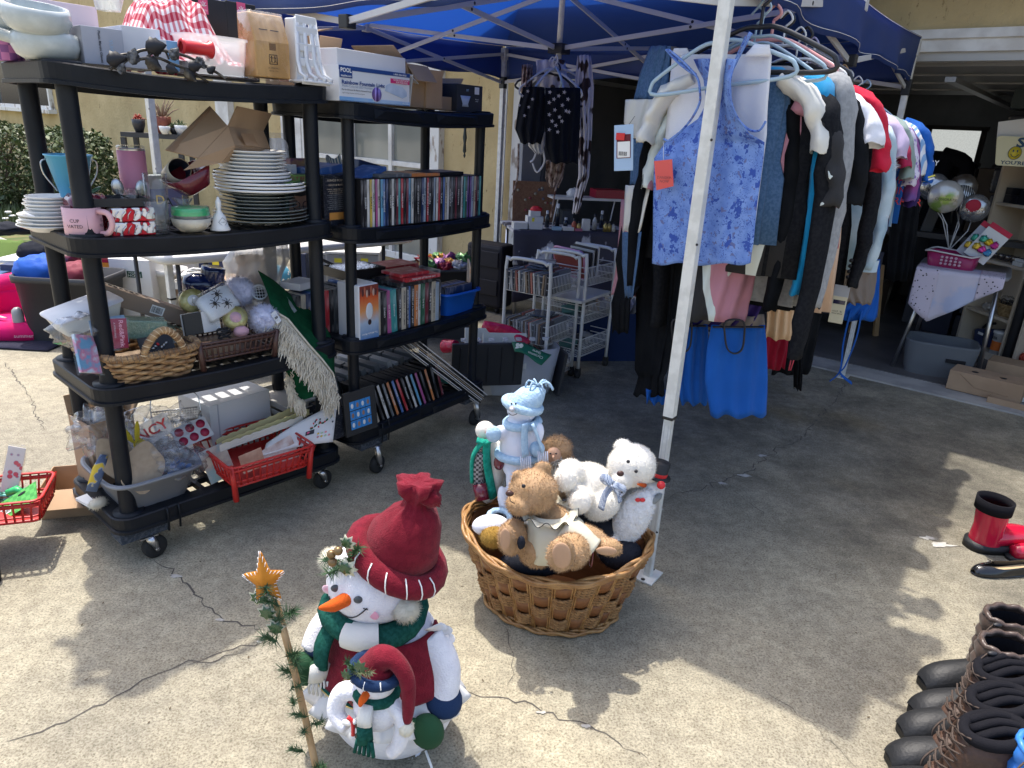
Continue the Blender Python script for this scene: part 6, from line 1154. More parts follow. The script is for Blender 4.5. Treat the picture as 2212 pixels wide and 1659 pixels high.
for i,(x0,x1) in enumerate(((655,702),(700,760),(762,812))):
 u,w,b_,t=fitF(x0,548,x1,640,5.8);o=thing('drawer_tower',['clear plastic drawer tower left of three under the table','clear plastic drawer tower in the middle of three under the table','pale plastic drawer tower right of three under the table'][i],'drawers',F0.M(u,6.0,0,6),'plastic drawer towers'); h=t/3
 m=MB();m.box((-w/2,0,t/2),(.012,.35,t),WPL);m.box((w/2,0,t/2),(.012,.35,t),WPL);m.box((0,.17,t/2),(w,.01,t),WPL);m.build('frame',o)
 for k in range(4): m=MB();m.box((0,0,k*t/3),(w+.02,.36,.018),WPL);m.build('shelf_plate',o)
 for k in range(3):
  m=MB();m.box((0,-.17,h*(k+.5)),(w*.94,.01,h*.8),FROST); dr=m.build('drawer',o);m=MB();m.box((0,-.02,h*(k+.4)),(w*.8,.2,h*.5),mk('drawer_stuff',(.45,.33,.25),(.2,.12,.3),sc=22,rough=.7));m.build('contents',dr)
  if k!=1: m=MB();m.box((-.02,-.177,h*(k+.62)),(.06,.002,.035),YST);m.build('price_sticker',dr)
o,w,h=tote(885,1018,583,640,4.95,.4,TOB,'ribbon_bin','black tub of bright shiny ribbons behind the second unit',20,zb=.33)
cols=[(.32,.02,.04),(.40,.20,.03),(.10,.25,.08),(.42,.32,.15),(.20,.05,.18),(.4,.4,.4)]
for k in range(16):
 m=MB();m.ell((0,0,0),(.06,.045,.03),mk('rib_%d'%(k%6),cols[k%6],rough=.35,metal=.2),20,12,nz=1.1,nf=5); q=m.build('ribbon',o,M=TR((rnd.random()-.5)*w*.8,(rnd.random()-.5)*.28,h+.0+.02*rnd.random(),k*30,0,k*50))
o2=bx(905,610,1015,680,5.1,.35,TOB,'black_crate','dark crate holding up the ribbon tub behind the second unit','crate',zb=0)
m=MB();m.sheet(lambda s,t:(-.03+.06*s*(1.2-t),.01*math.sin(s*6),-.2+.2*t),6,8,mk('peach_cloth',(.62,.30,.15),(.6,.5,.4),sc=14,rough=.8)); solo(m,'peach_scarf','peach and white printed scarf hanging behind the second unit','scarf',Matrix.Translation(at(1020,560,4.6)),solid=.003)
FS=Fr(0,0,-5); u,w,b_,t=fitF(278,287,405,330,8.2);o=thing('plant_stand','black metal plant stand against the tan wall','plant stand',F0.M(u,8.2,0)); tz=at(340,289,8.2).z;m=MB();m.box((0,0,tz-.02),(w,.3,.05),TOB);m.build('shelf_top',o)
for sx in (-1,1):
 for sy in (-1,1): m=MB();m.box((sx*w*.47,sy*.13,(tz-.05)/2),(.05,.04,tz-.05),TOB);m.build('leg',o)
RDL=mk('succulent_red',(.35,.05,.03),rough=.5); DEAD=mk('dry_stem',(.28,.20,.14),rough=.9)
for i,(x,ww,c,lb,pl_) in enumerate(((301,.13,TOB,'black pot with a red succulent at the left of the plant stand','r'),(353,.17,mk('terracotta2',(.22,.06,.035),rough=.6),'terracotta pot with dry pale stems on the plant stand','d'),(356,.11,CER,'small white pot in front of the terracotta pot','n'),(376,.09,TOB,'dark vase between the white pots','g'),(391,.13,CER,'white pot with a small cactus at the right of the stand','g'))):
 X=at(x,280,8.15 if i!=2 else 8.05);o=thing('potted_plant',lb,'plant pot',F0.M(X.x,X.y,tz+.005)); h=ww*(1.05 if i<2 else .75);m=MB();m.lathe([(.001,0),(ww*.3,0),(ww*.5,h*.6),(ww*.52,h),(ww*.45,h),(ww*.4,h*.8),(.001,h*.8)],c,20);m.build('pot',o)
 m=MB();q=random.Random(i)
 for k in range(60 if pl_=='r' else 26):
  a=q.uniform(0,6.28); e_=q.uniform(.2,1.3); L2=.09 if pl_=='r' else (.28 if pl_=='d' else .09); d=Vector((math.cos(a)*math.cos(e_),math.sin(a)*math.cos(e_),math.sin(e_)))*L2*q.uniform(.4,1); b0=Vector((0,0,h*.8));
  if pl_=='n': continue
  m.tube([b0,b0+d*.6+Vector((0,0,.02)),b0+d],[.008,.007,.002],RDL if pl_=='r' else DEAD if pl_=='d' else LF[k%3],5)
 if pl_!='n': tag(m.build('foliage',o),kind='stuff')
# == CENTRE BACK
FQ=Fr(-.16,3.93,14);o=thing('file_tote','clear storage tote with a hanging black lid beside the second unit','tote',FQ.M(.22,.16,.0));m=MB();m.loft([(0,0,0,.20,.15),(0,0,.29,.24,.19),(0,0,.29,.225,.175),(0,0,.01,.19,.14)],FROST,40,cap=False,sq=.35);m.build('tub',o)
m=MB();m.box((-.22,-.215,.22),(.42,.018,.27),TOB,R=(8,0,0)); l=m.build('lid',o,bevel=.004)
for k in range(5): m=MB();m.box((-.38+.08*k,-.228,.22),(.006,.01,.22),TOB,R=(8,0,0));m.build('lid_rib',o)
for k in range(7): m=MB();m.box((-.36+.08*k,-.2,.365),(.03,.03,.014),FROST);m.build('hinge',o)
m=MB();m.box((.245,-.02,.13),(.016,.34,.27),TOB,R=(0,8,0));m.build('lid',o)
for k in range(6): m=MB();m.box((0.02+.03*k,0,.14),(.008,.24,.2),mk('folder_%d'%(k%3),((.5,.46,.38),(.45,.25,.25),(.5,.5,.48))[k%3],rough=.7));m.build('file_folder',o)
carton(FQ,.03,.12,0,.16,.2,.10,4,'pale box on the ground under the hanging black lid',m_=mk('box_beige',(.40,.36,.32),rough=.7))
ALB=mk('album_white',(.60,.60,.55),rough=.5)
for i,(x,y,w,h) in enumerate(((1090,758,.26,.21),(1040,745,.2,.2))):
 p=at(x,y,3.98+.06*i);o=thing('photo_album',['white photo album with a small photo window in the clear tote','white album behind the first one, mostly behind the shelf post'][i],'album',Matrix.Translation(p)@Euler((math.radians(-14),0,math.radians(8))).to_matrix().to_4x4());m=MB();m.box((0,0,0),(w,.025,h),ALB);m.build('cover',o,bevel=.004);m=MB();m.box((.0,-.0135,-.01),(.10,.001,.075),mk('album_photo',(.40,.28,.30),(.6,.55,.5),sc=20,rough=.4));m.build('photo_print',o);m=MB();m.poly([(-.012,-.035),(-.014,.0),(-.006,.018),(-.008,.03),(.004,.03),(.004,.018),(.012,0),(.010,-.035)],.001,BLK); q=m.build('figure_print',o); q.location=(-.02,-.0155,-.01); txt('$19.99',.014,BLK,o,FRONT(.085,-.0138,.085))
CRIN=mk('red_shrink',(.55,.01,.06),(.42,.01,.04),sc=20,rough=.2,bump=1,bsc=30)
for i,(P,r_,lb) in enumerate((([at(1045,705,4.1),at(1100,720,4.05),at(1140,745,4.0)],.045,'long crinkled red film package draped over the clear tote'),([at(960,748,4.3),at(985,748,4.25)],.055,'small red film wrapped package left of the photo albums'))):
 m=MB();m.tube(P,[r_*.8]+[r_]*(len(P)-2)+[r_*.7],CRIN,18,cr=6); solo(m,'red_package',lb,'package')
a=at(1105,738,3.86);b_=at(1192,762,3.80); c_=at(1170,785,3.72); d_=at(1112,760,3.78)
o=thing('green_banner','green paper banner with a white shamrock hanging over the clear tote','banner');m=MB();m.sheet(lambda s,t:a.lerp(b_,s).lerp(d_.lerp(c_,s),t)+Vector((0,0,.012*math.sin(s*5))),14,4,mk('banner_green',(.01,.13,.06),rough=.6));m.build('banner',o,solid=.001)
for k in range(4): q=a.lerp(b_,.18).lerp(d_.lerp(c_,.18),.5)+Vector((math.cos(k*1.57+.7)*.014,-.006,.012+math.sin(k*1.57+.7)*.014));m=MB();m.ell(q,(.012,.002,.012),WHT,10,6);m.build('shamrock_leaf',o)
q=a.lerp(b_,.68).lerp(d_.lerp(c_,.68),.5); txt('Christmas\nShirts',.022,WHT,o,Matrix.Translation(q+Vector((0,-.012,.010)))@Euler((math.pi/2,math.radians(-165),math.radians(-10))).to_matrix().to_4x4())
WIR=mk('cart_white',(.62,.62,.60),rough=.35)
CDB=[mk('disc_case_%d'%k,c,rough=.25) for k,c in enumerate(((.16,.17,.18),(.30,.31,.32),(.22,.16,.11),(.08,.08,.09),(.35,.12,.10),(.42,.42,.40)))]
def cart(FR,L_,W_,zs,ht,label):
 o=thing('wire_cart',label,'cart',FR.M(0,0))
 for x in (0,L_):
  m=MB();m.tube([(x,0,.06),(x,0,ht-.06),(x,.03,ht-.015),(x,.07,ht),(x,W_-.07,ht),(x,W_-.03,ht-.015),(x,W_,ht-.06),(x,W_,.06)],.0105,WIR,10,cr=3);m.build('end_frame',o)
  for y in (0,W_): m=MB();m.cyl((x,y-.012,.025),(x,y+.012,.025),.025,RUB,seg=16);m.box((x,y,.05),(.03,.03,.03),RUB);m.build('caster',o)
 for zi,z in enumerate(zs):
  bk=MB(); w=.0022
  for y in (0,W_):
   for zz in (z,z+.05,z+.115): bk.tube([(0,y,zz),(L_,y,zz)],.0035 if zz>z+.1 else w,WIR,4)
   for k in range(int(L_/.018)): x=.018*(k+.5); bk.tube([(x,y,z+.115),(x,y,z)],w*.8,WIR,4)
  for x in (0,L_):
   for zz in (z,z+.04,z+.08,z+.115): bk.tube([(x,0,zz),(x,W_,zz)],.003,WIR,4)
  for k in range(int(W_/.02)): y=.02*(k+.5); bk.tube([(0,y,z),(L_,y,z)],w,WIR,4)
  bk.build('wire_basket',o)
 return o
FC=Fr(.19,4.10,58); FC2=Fr(.42,4.37,54)
cart(FC,.36,.31,(.58,.28,.05),.78,'white wire cart on casters loaded with disc cases, nearer of two'); cart(FC2,.36,.30,(.60,.36,.14),.80,'white wire cart on casters with a pink tray, further of two')
for (z,rows,gp,base) in ((.585,16,'disc cases in the top basket of the near cart','top'),(.285,16,'disc cases in the middle basket of the near cart','middle')):
 for r_ in range(2):
  for k in range(rows):
   o=thing('disc_case','disc case, %s from the left in the %s row of the %s cart basket'%(ORD[k],['front','back'][r_],base),'disc case',FC.M(.06+.17*r_,.29-.0175*k,z,90,0,rnd.uniform(-4,8)),gp);m=MB();m.box((0,0,.062),(.0105,.142,.125),CDB[(k*7+r_*3)%6 if rnd.random()<.7 else 1]);m.build('case',o)
for k,(u,v,z,rz) in enumerate(((.15,.16,.715,10),(.17,.15,.728,-14),(.19,.15,.741,25),(.2,.15,.415,15))): flat(FC,u,v,z,.142,.125,.0105,mk('disc_clear',(.06,.08,.12),rough=.15),['dark disc case lying lowest on the near cart top row','disc case lying second on the near cart top row','blue-black disc case topmost on the near cart','clear disc case lying on the middle cart row'][k],rz=rz,name='disc_case',cat='disc case')
for k in range(10): flat(FC,.1+.09*(k%3),.10+.08*(k%2),.06+.011*(k//2),.142,.125,.0105,CDB[k%6],'flat disc case, %s of the pile in the lowest cart basket'%ORD[k],rz=k*9,name='disc_case',cat='disc case',group='disc cases at the bottom of the near cart')
PT=mk('pink_tray',(.55,.25,.38),rough=.4); u=.10
o=thing('pink_tray','pink rimmed tray standing in the top basket of the further cart','tray',FC2.M(.10,.17,.63,75,-14,0));m=MB();m.tube([(x-.14,0,y) for x,y in rrect(.28,.18,.03,3)],.008,PT,8,closed=True);m.build('rim',o);m=MB();m.box((0,.006,.09),(.27,.004,.16),mk('tray_in',(.25,.05,.04),rough=.5));m.build('panel',o)
for k in range(4): flat(FC2,.17+.03*k,.16,.63,.22,.012,.16+.01*k,[BLK,CDB[5],BLK,WIR][k],['black frame behind the pink tray','grey frame behind the pink tray, second','black frame behind the pink tray, third','white frame furthest behind the pink tray'][k],rz=75,name='picture_frame',cat='picture frame')
flat(FC2,.15,.14,.50,.42,.28,.018,WPL,'white board lying across the middle of the further cart',rz=4,name='white_board',cat='board');
for k in range(6): m=MB();crumple(m,(0,0,0),(.07,.05,.035),[mk('teal_bits',(.08,.2,.2)),TOB,CDB[1]][k%3],.5); solo(m,'craft_bits','%s bundle in the %s basket of the further cart'%(['teal','black','grey'][k%3],'middle' if k<3 else 'lowest'),'craft supplies',FC2.M(.08+.1*(k%3),.14,.42 if k<3 else .19),'bundles in the further cart')
p=at(1062,600,6.0);o=thing('suitcase','upright black fabric suitcase beside the tan wall corner','suitcase',F0.M(p.x-.02,6.1,.04,-30));m=MB();m.box((0,0,.27),(.36,.22,.54),mk('suitcase_cloth',(.02,.018,.022),rough=.7));m.build('body',o,bevel=.03)
for k in (.18,.42): m=MB();m.box((0,-.115,k),(.30,.015,.13),mk('suitcase_cloth',(.02,.018,.022)));m.build('pocket',o,bevel=.005)
for s in (-.13,.13): m=MB();m.cyl((s,-.08,-.015),(s+.02,-.08,-.015),.024,RUB);m.build('wheel',o)
NVF=fab('navy_canvas',(.012,.025,.075));o=thing('fabric_bin','navy blue fabric bin behind the carts full of magazines','bin',F0.M(.60,4.93,0,10));m=MB();m.tray((0,0,0),(.48,.34,.34),NVF,t=.01);m.build('bin',o)
for k in range(9): m=MB();m.box((0,0,0),(.004,.2,.26),mk('mag_%d'%(k%4),((.5,.45,.35),(.10,.10,.10),(.4,.25,.1),(.2,.2,.25))[k%4],rough=.5));m.build('magazine',o,M=TR(-.12+.04*k,0,.30,10,-15+5*k,0))
FD=Fr(-.06,5.75,12); TCL=mk('tree_print_cloth',(.50,.49,.50),(.05,.045,.06),sc=5,rough=.8,lo=.47,hi=.50,det=8,stretch=(1,1,.7)); DCL=fab('dark_cloth2',(.05,.045,.07))
o=thing('cloth_table','table with a black and white tree printed cloth in front of the garage','table',FD.M(0,0));m=MB();m.box((.62,.28,.735),(1.24,.6,.02),TCL);m.build('tabletop',o)
m=MB();m.sheet(lambda s,t:(1.24*s,-.025-.02*math.sin(s*30)*t-.03*t,.745-.27*t+.01*math.sin(s*11)*t),70,6,TCL);m.build('tablecloth',o,solid=.003);m=MB();m.sheet(lambda s,t:(.02+1.2*s,-.0-.03*math.sin(s*24)*t,.70-.55*t+.04*math.sin(s*9)),60,6,DCL);m.build('tablecloth',o,solid=.003)
for a in (.05,1.15):
 for b_ in (.03,.5): m=MB();m.cyl((a,b_,0),(a,b_,.72),.014,STL);m.build('leg',o)
def fd(x0,y0,x1,y1,v,d,mt,name,lb,cat='box',zb=.747):
 u,w,b_,t=FD.fit(x0,y0,x1,y1,v);o=thing(name,lb,cat,FD.M(u,v+d/2,zb));m=MB();m.box((0,0,(t-zb)/2),(w,d,t-zb),mt);m.build('body',o,bevel=.002); return o,w,t-zb,d
WB2=mk('small_white_box',(.60,.60,.58),rough=.5)
fd(1110,481,1140,494,.02,.1,WB2,'small_box','flat white box at the left end of the printed cloth'); o,w,h,d=fd(1143,482,1172,497,.02,.1,WB2,'small_box','white box, lowest of the stack on the printed cloth'); z=.747+h
o,w,h2,d=fd(1140,468,1174,482,.04,.1,WB2,'small_box','white box with a yellow dot, middle of the small stack',zb=z);m=MB();m.box((-.02,-d/2-.001,h2*.5),(.02,.001,.03),YST);m.build('price_dot',o); z+=h2
fd(1146,456,1168,468,.05,.08,WB2,'small_box','white box, top of the small stack',zb=z); u,w,b_,t=FD.fit(1150,445,1168,456,.08);m=MB();m.ell((0,0,0),(.05,.035,.03),RDP,14,8,nz=.3); solo(m,'red_bow','red bow on top of the white box stack','bow',FD.M(u,.09,z+.05))
fd(1195,491,1213,500,.0,.06,mk('blue_small',(.30,.45,.55),rough=.5),'small_box','small pale blue box on the printed cloth'); fd(1217,491,1240,500,.0,.06,WB2,'small_box','small flat white box right of the pale blue one'); fd(1243,494,1258,502,-.01,.05,mk('pink_small',(.4,.12,.2),rough=.5),'small_box','small pink box on the printed cloth'); fd(1260,474,1275,498,.03,.05,WB2,'small_box','upright white cosmetics box on the printed cloth')
BOT=mk('bottle_dark',(.02,.025,.035),rough=.15,coat=.5); BOT2=mk('bottle_clear',(.42,.42,.40),rough=.1); BOT3=mk('bottle_gold',(.4,.3,.1),metal=.6,rough=.3)
for k,(x,y0,y1,mt,v) in enumerate(((1182,455,490,BOT,.2),(1205,440,492,BOT,.3),(1240,472,498,mk('bottle_red',(.35,.08,.04),rough=.3),.03),(1250,478,499,BOT3,.02),(1285,462,492,BOT2,.1),(1308,478,500,BOT3,.02),(1316,478,500,BOT3,.02),(1325,480,500,BOT2,.02),(1222,470,492,BOT,.16),(1300,455,490,BOT,.25))):
 u,w,b_,t=FD.fit(x-6,y0,x+6,y1,v); h=max(.06,t-.747);o=thing('bottle','%s bottle %s on the printed cloth table'%({BOT:'dark',BOT2:'clear',BOT3:'gold capped'}.get(mt,'red'),['behind the white box stack','tall and at the very back','standing right of the pink box','low beside the red bottle','nearest the red box shelf','left of the pair at the right end','right of the pair at the right end','rightmost of all','in the middle back','behind the clear one'][k]),'bottle',FD.M(u,v,.747));m=MB();r=.02; m.lathe([(.001,0),(r,0),(r,h*.6),(r*.45,h*.75),(r*.45,h*.82)],mt,14);m.build('glass',o);m=MB();m.lathe([(r*.6,h*.8),(r*.6,h),(.001,h)],BLK if mt!=BOT else WB2,14);m.build('cap',o)
u,w,b_,t=FD.fit(1108,405,1200,492,.5);o=thing('cork_board','brown cork board with pins leaning at the back of the table','cork board',FD.M(u,.5,.75,0,-8));m=MB();m.box((0,0,(t-b_)/2),(w,.02,t-b_),mk('cork',(.15,.075,.04),(.19,.10,.055),sc=60,rough=.9));m.build('board',o); q=random.Random(3)
for k in range(16): m=MB();m.ell((q.uniform(-.4,.4)*w,-.013,q.uniform(.1,.9)*(t-b_)),(.014,.006,.012),[mk('pin_a',(.30,.28,.2),metal=.5,rough=.4),mk('pin_b',(.25,.05,.05),rough=.4),mk('pin_c',(.10,.10,.12),rough=.4)][k%3],8,6);m.build('pin',o)
u,w,b_,t=FD.fit(1190,425,1335,440,.38);o=thing('small_riser','narrow raised display shelf on bent white wires','display shelf',FD.M(u,.4,.75)); hz=FD.hit(1260,430,.3)[1]-.75;m=MB();m.box((0,0,hz),(w,.22,.02),WPL);m.build('shelf_board',o)
for s in (-.42,.42): m=MB();m.tube([(s*w,-.08,hz),(s*w-.02,-.09,hz*.5),(s*w-.04,-.1,0)],.006,WPL,6);m.build('wire_leg',o)
m=MB();m.box((.34*w,0,hz+.045),(.26,.18,.07),mk('red_bin',(.30,.01,.03),rough=.4)); solo(m,'red_box','red open box on the raised display shelf','box',FD.M(u,.4,.75))
fd(1215,455,1238,492,.42,.15,mk('printer_grey',(.05,.055,.065),rough=.5),'dark_cabinet','dark grey cabinet on the table under the display shelf','cabinet'); crumple_m=MB();crumple(crumple_m,(0,0,0),(.06,.05,.05),WB2,.3); solo(crumple_m,'small_pouch','cream pouch standing on the display shelf','pouch',FD.M(u-.1,.38,.78+hz))
# == GARAGE RIGHT
FK=Fr(3.613,5.672,-86); BIR=mk('bookcase_birch',(.60,.52,.40),(.54,.46,.35),sc=3,rough=.55,stretch=(1,1,.15)); Wk=.50
zs=[FK.hit(2085,y,.0)[1] for y in (0,)]; SH=[.07]+[FK.hit(x,y,.0)[1] for x,y in ((2090,662),(2120,557),(2156,437))]
def bookcase(u0,label):
 o=thing('bookcase',label,'bookcase',FK.M(u0,0)); TOPZ=SH[3]+.42
 for x in (0,Wk): m=MB();m.box((x,.14,TOPZ/2),(.022,.28,TOPZ),BIR);m.build('side_panel',o,bevel=.001)
 m=MB();m.box((Wk/2,.275,TOPZ/2),(Wk-.02,.008,TOPZ),BIR);m.build('back_panel',o)
 for z in SH+[TOPZ-.011]: m=MB();m.box((Wk/2,.14,z-.011),(Wk-.024,.26,.022),BIR);m.build('shelf',o,bevel=.001)
 m=MB();m.box((Wk/2,.02,.025),(Wk-.03,.016,.05),BIR);m.build('plinth',o)
bookcase(0,'pale wooden bookcase against the garage side, left one'); bookcase(Wk+.14,'pale wooden bookcase cut off by the right picture edge')
m=MB(FK.M(Wk+.06,.02));m.cyl((0,0,0),(0,0,2.0),.035,TOB,seg=18); solo(m,'black_post','thick black tube standing between the two bookcases','post')
KB=mk('glossy_black_box',(.012,.013,.02),rough=.3)
for k in range(6): flat(FK,.06+.075*k,.10,SH[3],.066,.09,(.06,.06,.10,.10,.10,.10)[k],KB,'glossy black box, %s from the left on the bookcase upper shelf'%ORD[k],name='black_box',cat='box',group='glossy black boxes')
flat(FK,.06,.10,SH[3]+.061,.066,.09,.05,KB,'glossy black box stacked on the leftmost one of the bookcase',name='black_box',cat='box')
GL_=mk('lens_dark',(.04,.03,.03),rough=.1,coat=.8)
for k in range(5):
 o=thing('sunglasses','pair of dark sunglasses, %s in the row on the bookcase shelf'%(['first','second','third','fourth','last'][k]),'sunglasses',FK.M(.10+.07*k,.08,SH[2]+.03,20)); m=MB()
 for s in (-.03,.03): m.ell((s,0,0),(.028,.006,.024),GL_,12,8)
 m.tube([(-.01,0,.008),(0,-.003,.012),(.01,0,.008)],.002,GLD,5);m.build('front_frame',o);m=MB();[m.tube([(s,0,.01),(s,.10,.01)],.002,BLK,4) for s in (-.055,.055)]; m.build('temple',o)
flat(FK,.38,.06,SH[2],.10,.06,.03,WB2,'open white box at the right of the sunglasses',name='white_box',cat='box'); flat(FK,.38,.07,SH[2]+.031,.11,.05,.02,WB2,'white box with a barcode lying on another white box',name='white_box',cat='box')
o=thing('small_basket','small round woven basket with dark cables on the bookcase shelf','basket',FK.M(.33,.12,SH[1])); m=MB()
for k in range(8): t=k/7; m.tube([(math.cos(a)*(.075+.03*t)*(1+.02*math.sin(9*a+k*3)),math.sin(a)*(.06+.02*t),.006+.085*t) for a in [j*.2513 for j in range(25)]],.0065,mk('basket_straw',(.38,.27,.13),(.25,.16,.07),sc=50,rough=.7),6,closed=True)
m.tube([(-.105,0,.09),(-.11,-.03,.11),(-.09,-.05,.12),(-.06,-.07,.095)],.006,MATS['basket_straw'],6);m.build('weave',o);m=MB();[m.tube([(.06*math.cos(a+k),.05*math.sin(a*1.3+k),.09+.04*math.sin(a*2+k)) for a in range(7)],.003,BLK,5,cr=3) for k in range(4)]; m.build('cables',o);m=MB();crumple(m,(-.04,0,.11),(.05,.05,.035),FILM,.5);m.build('film',o)
m=MB();crumple(m,(0,0,.03),(.05,.06,.03),BAG,.4); solo(m,'plastic_bag','milky plastic bag left of the small round basket','plastic bag',FK.M(.15,.10,SH[1]))
o=thing('paint_tub','white tub with an orange label on the lowest bookcase shelf','tub',FK.M(.39,.07,SH[0]));m=MB();m.lathe([(.001,0),(.055,0),(.055,.155),(.062,.157),(.062,.175),(.001,.178)],WPL,28);m.build('tub',o);m=MB();m.lathe([(.0556,.03),(.0556,.10)],mk('orange_label',(.60,.14,.02),rough=.5),28);m.build('label_band',o); txt('NDIA',.03,BLK,o,FRONT(-.005,-.0575,.125))
m=MB();m.box((0,0,.07),(.28,.10,.15),NB,R=(0,-14,0));o=solo(m,'blue_case','navy blue hard case with a small white label lying in the bookcase','case',FK.M(.2,.14,SH[0]),bevel=.02)
m=MB();m.tube([(-.12,0,.12),(-.08,0,.17),(.0,0,.19)],.01,TOB,8);m.build('handle',o);m=MB();m.box((-.06,-.052,.09),(.06,.001,.02),WHT);m.build('label_sticker',o)
a=at(2160,325,5.0);o=thing('camera_sign','cream sign reading SMILE with a yellow face and camera drawing','sign',Matrix.Translation((a.x+.335,5.12,a.z))@Euler((0,0,math.radians(-8))).to_matrix().to_4x4());m=MB();pr=rrect(.52,.19,.02,3);m.poly([(x-.26+(.01 if y<.1 else -.02 if x<.1 else 0),y-.095) for x,y in pr],.004,mk('sign_cream',(.62,.57,.36),rough=.4));m.build('panel',o); NTX=mk('sign_navy',(.02,.06,.12))
txt('SMILE',.085,NTX,o,FRONT(-.0,-.002,.055),w=.30,bold=.035); txt("YOU'RE ON CAMERA",.032,NTX,o,FRONT(.0,-.002,-.075),w=.44,bold=.02)
m=MB();m.cyl((-.145,-.001,-.01),(-.145,-.003,-.01),.042,mk('smile_yellow',(.60,.46,.03),rough=.5),seg=30);m.build('face',o);m=MB();m.tube([(-.145+math.cos(q)*.042,-.003,-.01+math.sin(q)*.042) for q in [k*.21 for k in range(30)]],.0018,NTX,4,closed=True);m.build('outline',o)
m=MB();m.ell((-.158,-.004,.003),(.005,.001,.009),NTX,8,6);m.build('eye',o);m=MB();m.ell((-.132,-.004,.003),(.005,.001,.009),NTX,8,6);m.build('eye',o);m=MB();m.tube([(-.17,-.004,-.018),(-.158,-.004,-.032),(-.145,-.004,-.037),(-.132,-.004,-.032),(-.12,-.004,-.018)],.0022,NTX,5);m.build('mouth',o)
m=MB();m.tube([(.0,-.003,-.02),(.08,-.003,.02)],[.025,.018],NTX,12,flat=.15);m.ell((.0,-.006,-.02),(.02,.002,.02),MATS['sign_cream'],12,8);m.build('camera_print',o)
m=MB();m.box((0,0,0),(.25,.003,.16),PAPER,R=(0,-10,0)); solo(m,'paper_sheet','white printed sheet behind the top of the SMILE sign','paper',Matrix.Translation(at(2195,285,5.2)))
FR2=Fr(2.72,4.95,-33);o=thing('garage_table','folding table with steel legs and a dotted cloth over its corner','table',FR2.M(0,0));m=MB();m.loft([(.30,.35,.72,.27,.34),(.30,.35,.745,.28,.35)],mk('grey_top',(.28,.28,.29),rough=.4),40,sq=.25);m.build('tabletop',o)
for a_,b_ in (((.12,.10),(.02,.04)),((.52,.10),(.55,.08)),((.12,.58),(.08,.62)),((.52,.58),(.55,.62))): m=MB();m.tube([(*a_,.72),(*b_,0)],.013,STL,10);m.build('leg',o)
m=MB();m.tube([(.12,.10,.70),(.12,.58,.70)],.01,STL,8);m.build('brace',o)
DOT=mk('dot_cloth',(.02,.02,.03),(.58,.52,.60),sc=42,rough=.85,kind='voro',lo=.20,hi=.24); LAV=mk('lavender_cloth',(.46,.50,.66),(.60,.56,.64),sc=3,rough=.85,lo=.48,hi=.52)
o=thing('table_cloth','white lavender cloth with black dots hanging over the table corner','cloth',FR2.M(0,0))
def tc(s,t):
 x=.03+.50*s; dr=.36*(1-abs(s-.28)*1.1)
 return (x,.25-.5*t,.752) if t<.5 else (x,-.015-.02*math.sin(s*14)*(t-.5)*2-.02,.750-(t-.5)*2*dr)
m=MB();m.sheet(tc,30,20,LAV);m.build('cloth',o,solid=.002);m=MB();m.sheet(lambda s,t:(tc(s*.28,t)[0],tc(s*.28,t)[1]-.004,tc(s*.28,t)[2]+.002-(0 if t<.5 else .0)),12,16,DOT);m.build('dotted_part',o,solid=.002)
m=MB();m.sheet(lambda s,t:(tc(.75+s*.28,t)[0],tc(.75+s*.28,t)[1]-.004,tc(.75+s*.28,t)[2]+.002),12,16,DOT);m.build('dotted_part',o,solid=.002)
MGT=mk('magenta_bin',(.32,.02,.10),rough=.35);o=thing('magenta_basket','magenta plastic basket with a white liner of hair bow packs','basket',FR2.M(.22,.22,.752,-6));m=MB();m.loft([(0,0,0,.14,.10),(0,0,.10,.16,.12),(0,0,.10,.15,.11),(0,0,.01,.13,.09)],MGT,40,cap=False,sq=.4);m.build('basket',o)
for k in range(14): m=MB();m.cyl((-.05+.028*(k%5),-.125,.03+.022*(k//5)),(-.05+.028*(k%5),-.119,.03+.022*(k//5)),.009,mk('hole',(.05,.01,.02) if 0 else (.55,.35,.42)),seg=12);m.build('hole',o)
m=MB();m.tube([(x-.165,y-.125,.10+.01*math.sin(x*40)) for x,y in rrect(.33,.25,.04,3)],.006,WPL,6,closed=True);m.build('liner',o)
BOWC=[(.6,.42,.05),(.6,.05,.28),(.08,.3,.55),(.05,.35,.25),(.6,.4,.02),(.55,.04,.25)]
for j in range(2):
 o=thing('bow_pack',['packet of shiny coloured bows leaning right in the magenta basket','packet of shiny coloured bows with a red header, front one'][j],'bow packet',FR2.M(.30+.05*j,.24-.04*j,.85,-4,-16,28));m=MB();m.box((0,0,.10),(.15,.004,.25),WB2 if j else FROST);m.build('card',o);m=MB();m.box((0,-.003,.21),(.15,.002,.035),mk('header_red',(.45,.02,.05)));m.build('header',o)
 for k in range(6): m=MB();m.ell((-.04+.04*(k%3),-.015,.05+.06*(k//3)),(.024,.016,.024),mk('bow_%d'%k,BOWC[k],metal=.4,rough=.25),14,10,nz=.7,nf=6);m.build('bow',o)
FOI=mk('balloon_foil',(.55,.55,.56),(.35,.36,.38),sc=4,metal=.75,rough=.18,bump=.4,bsc=14)
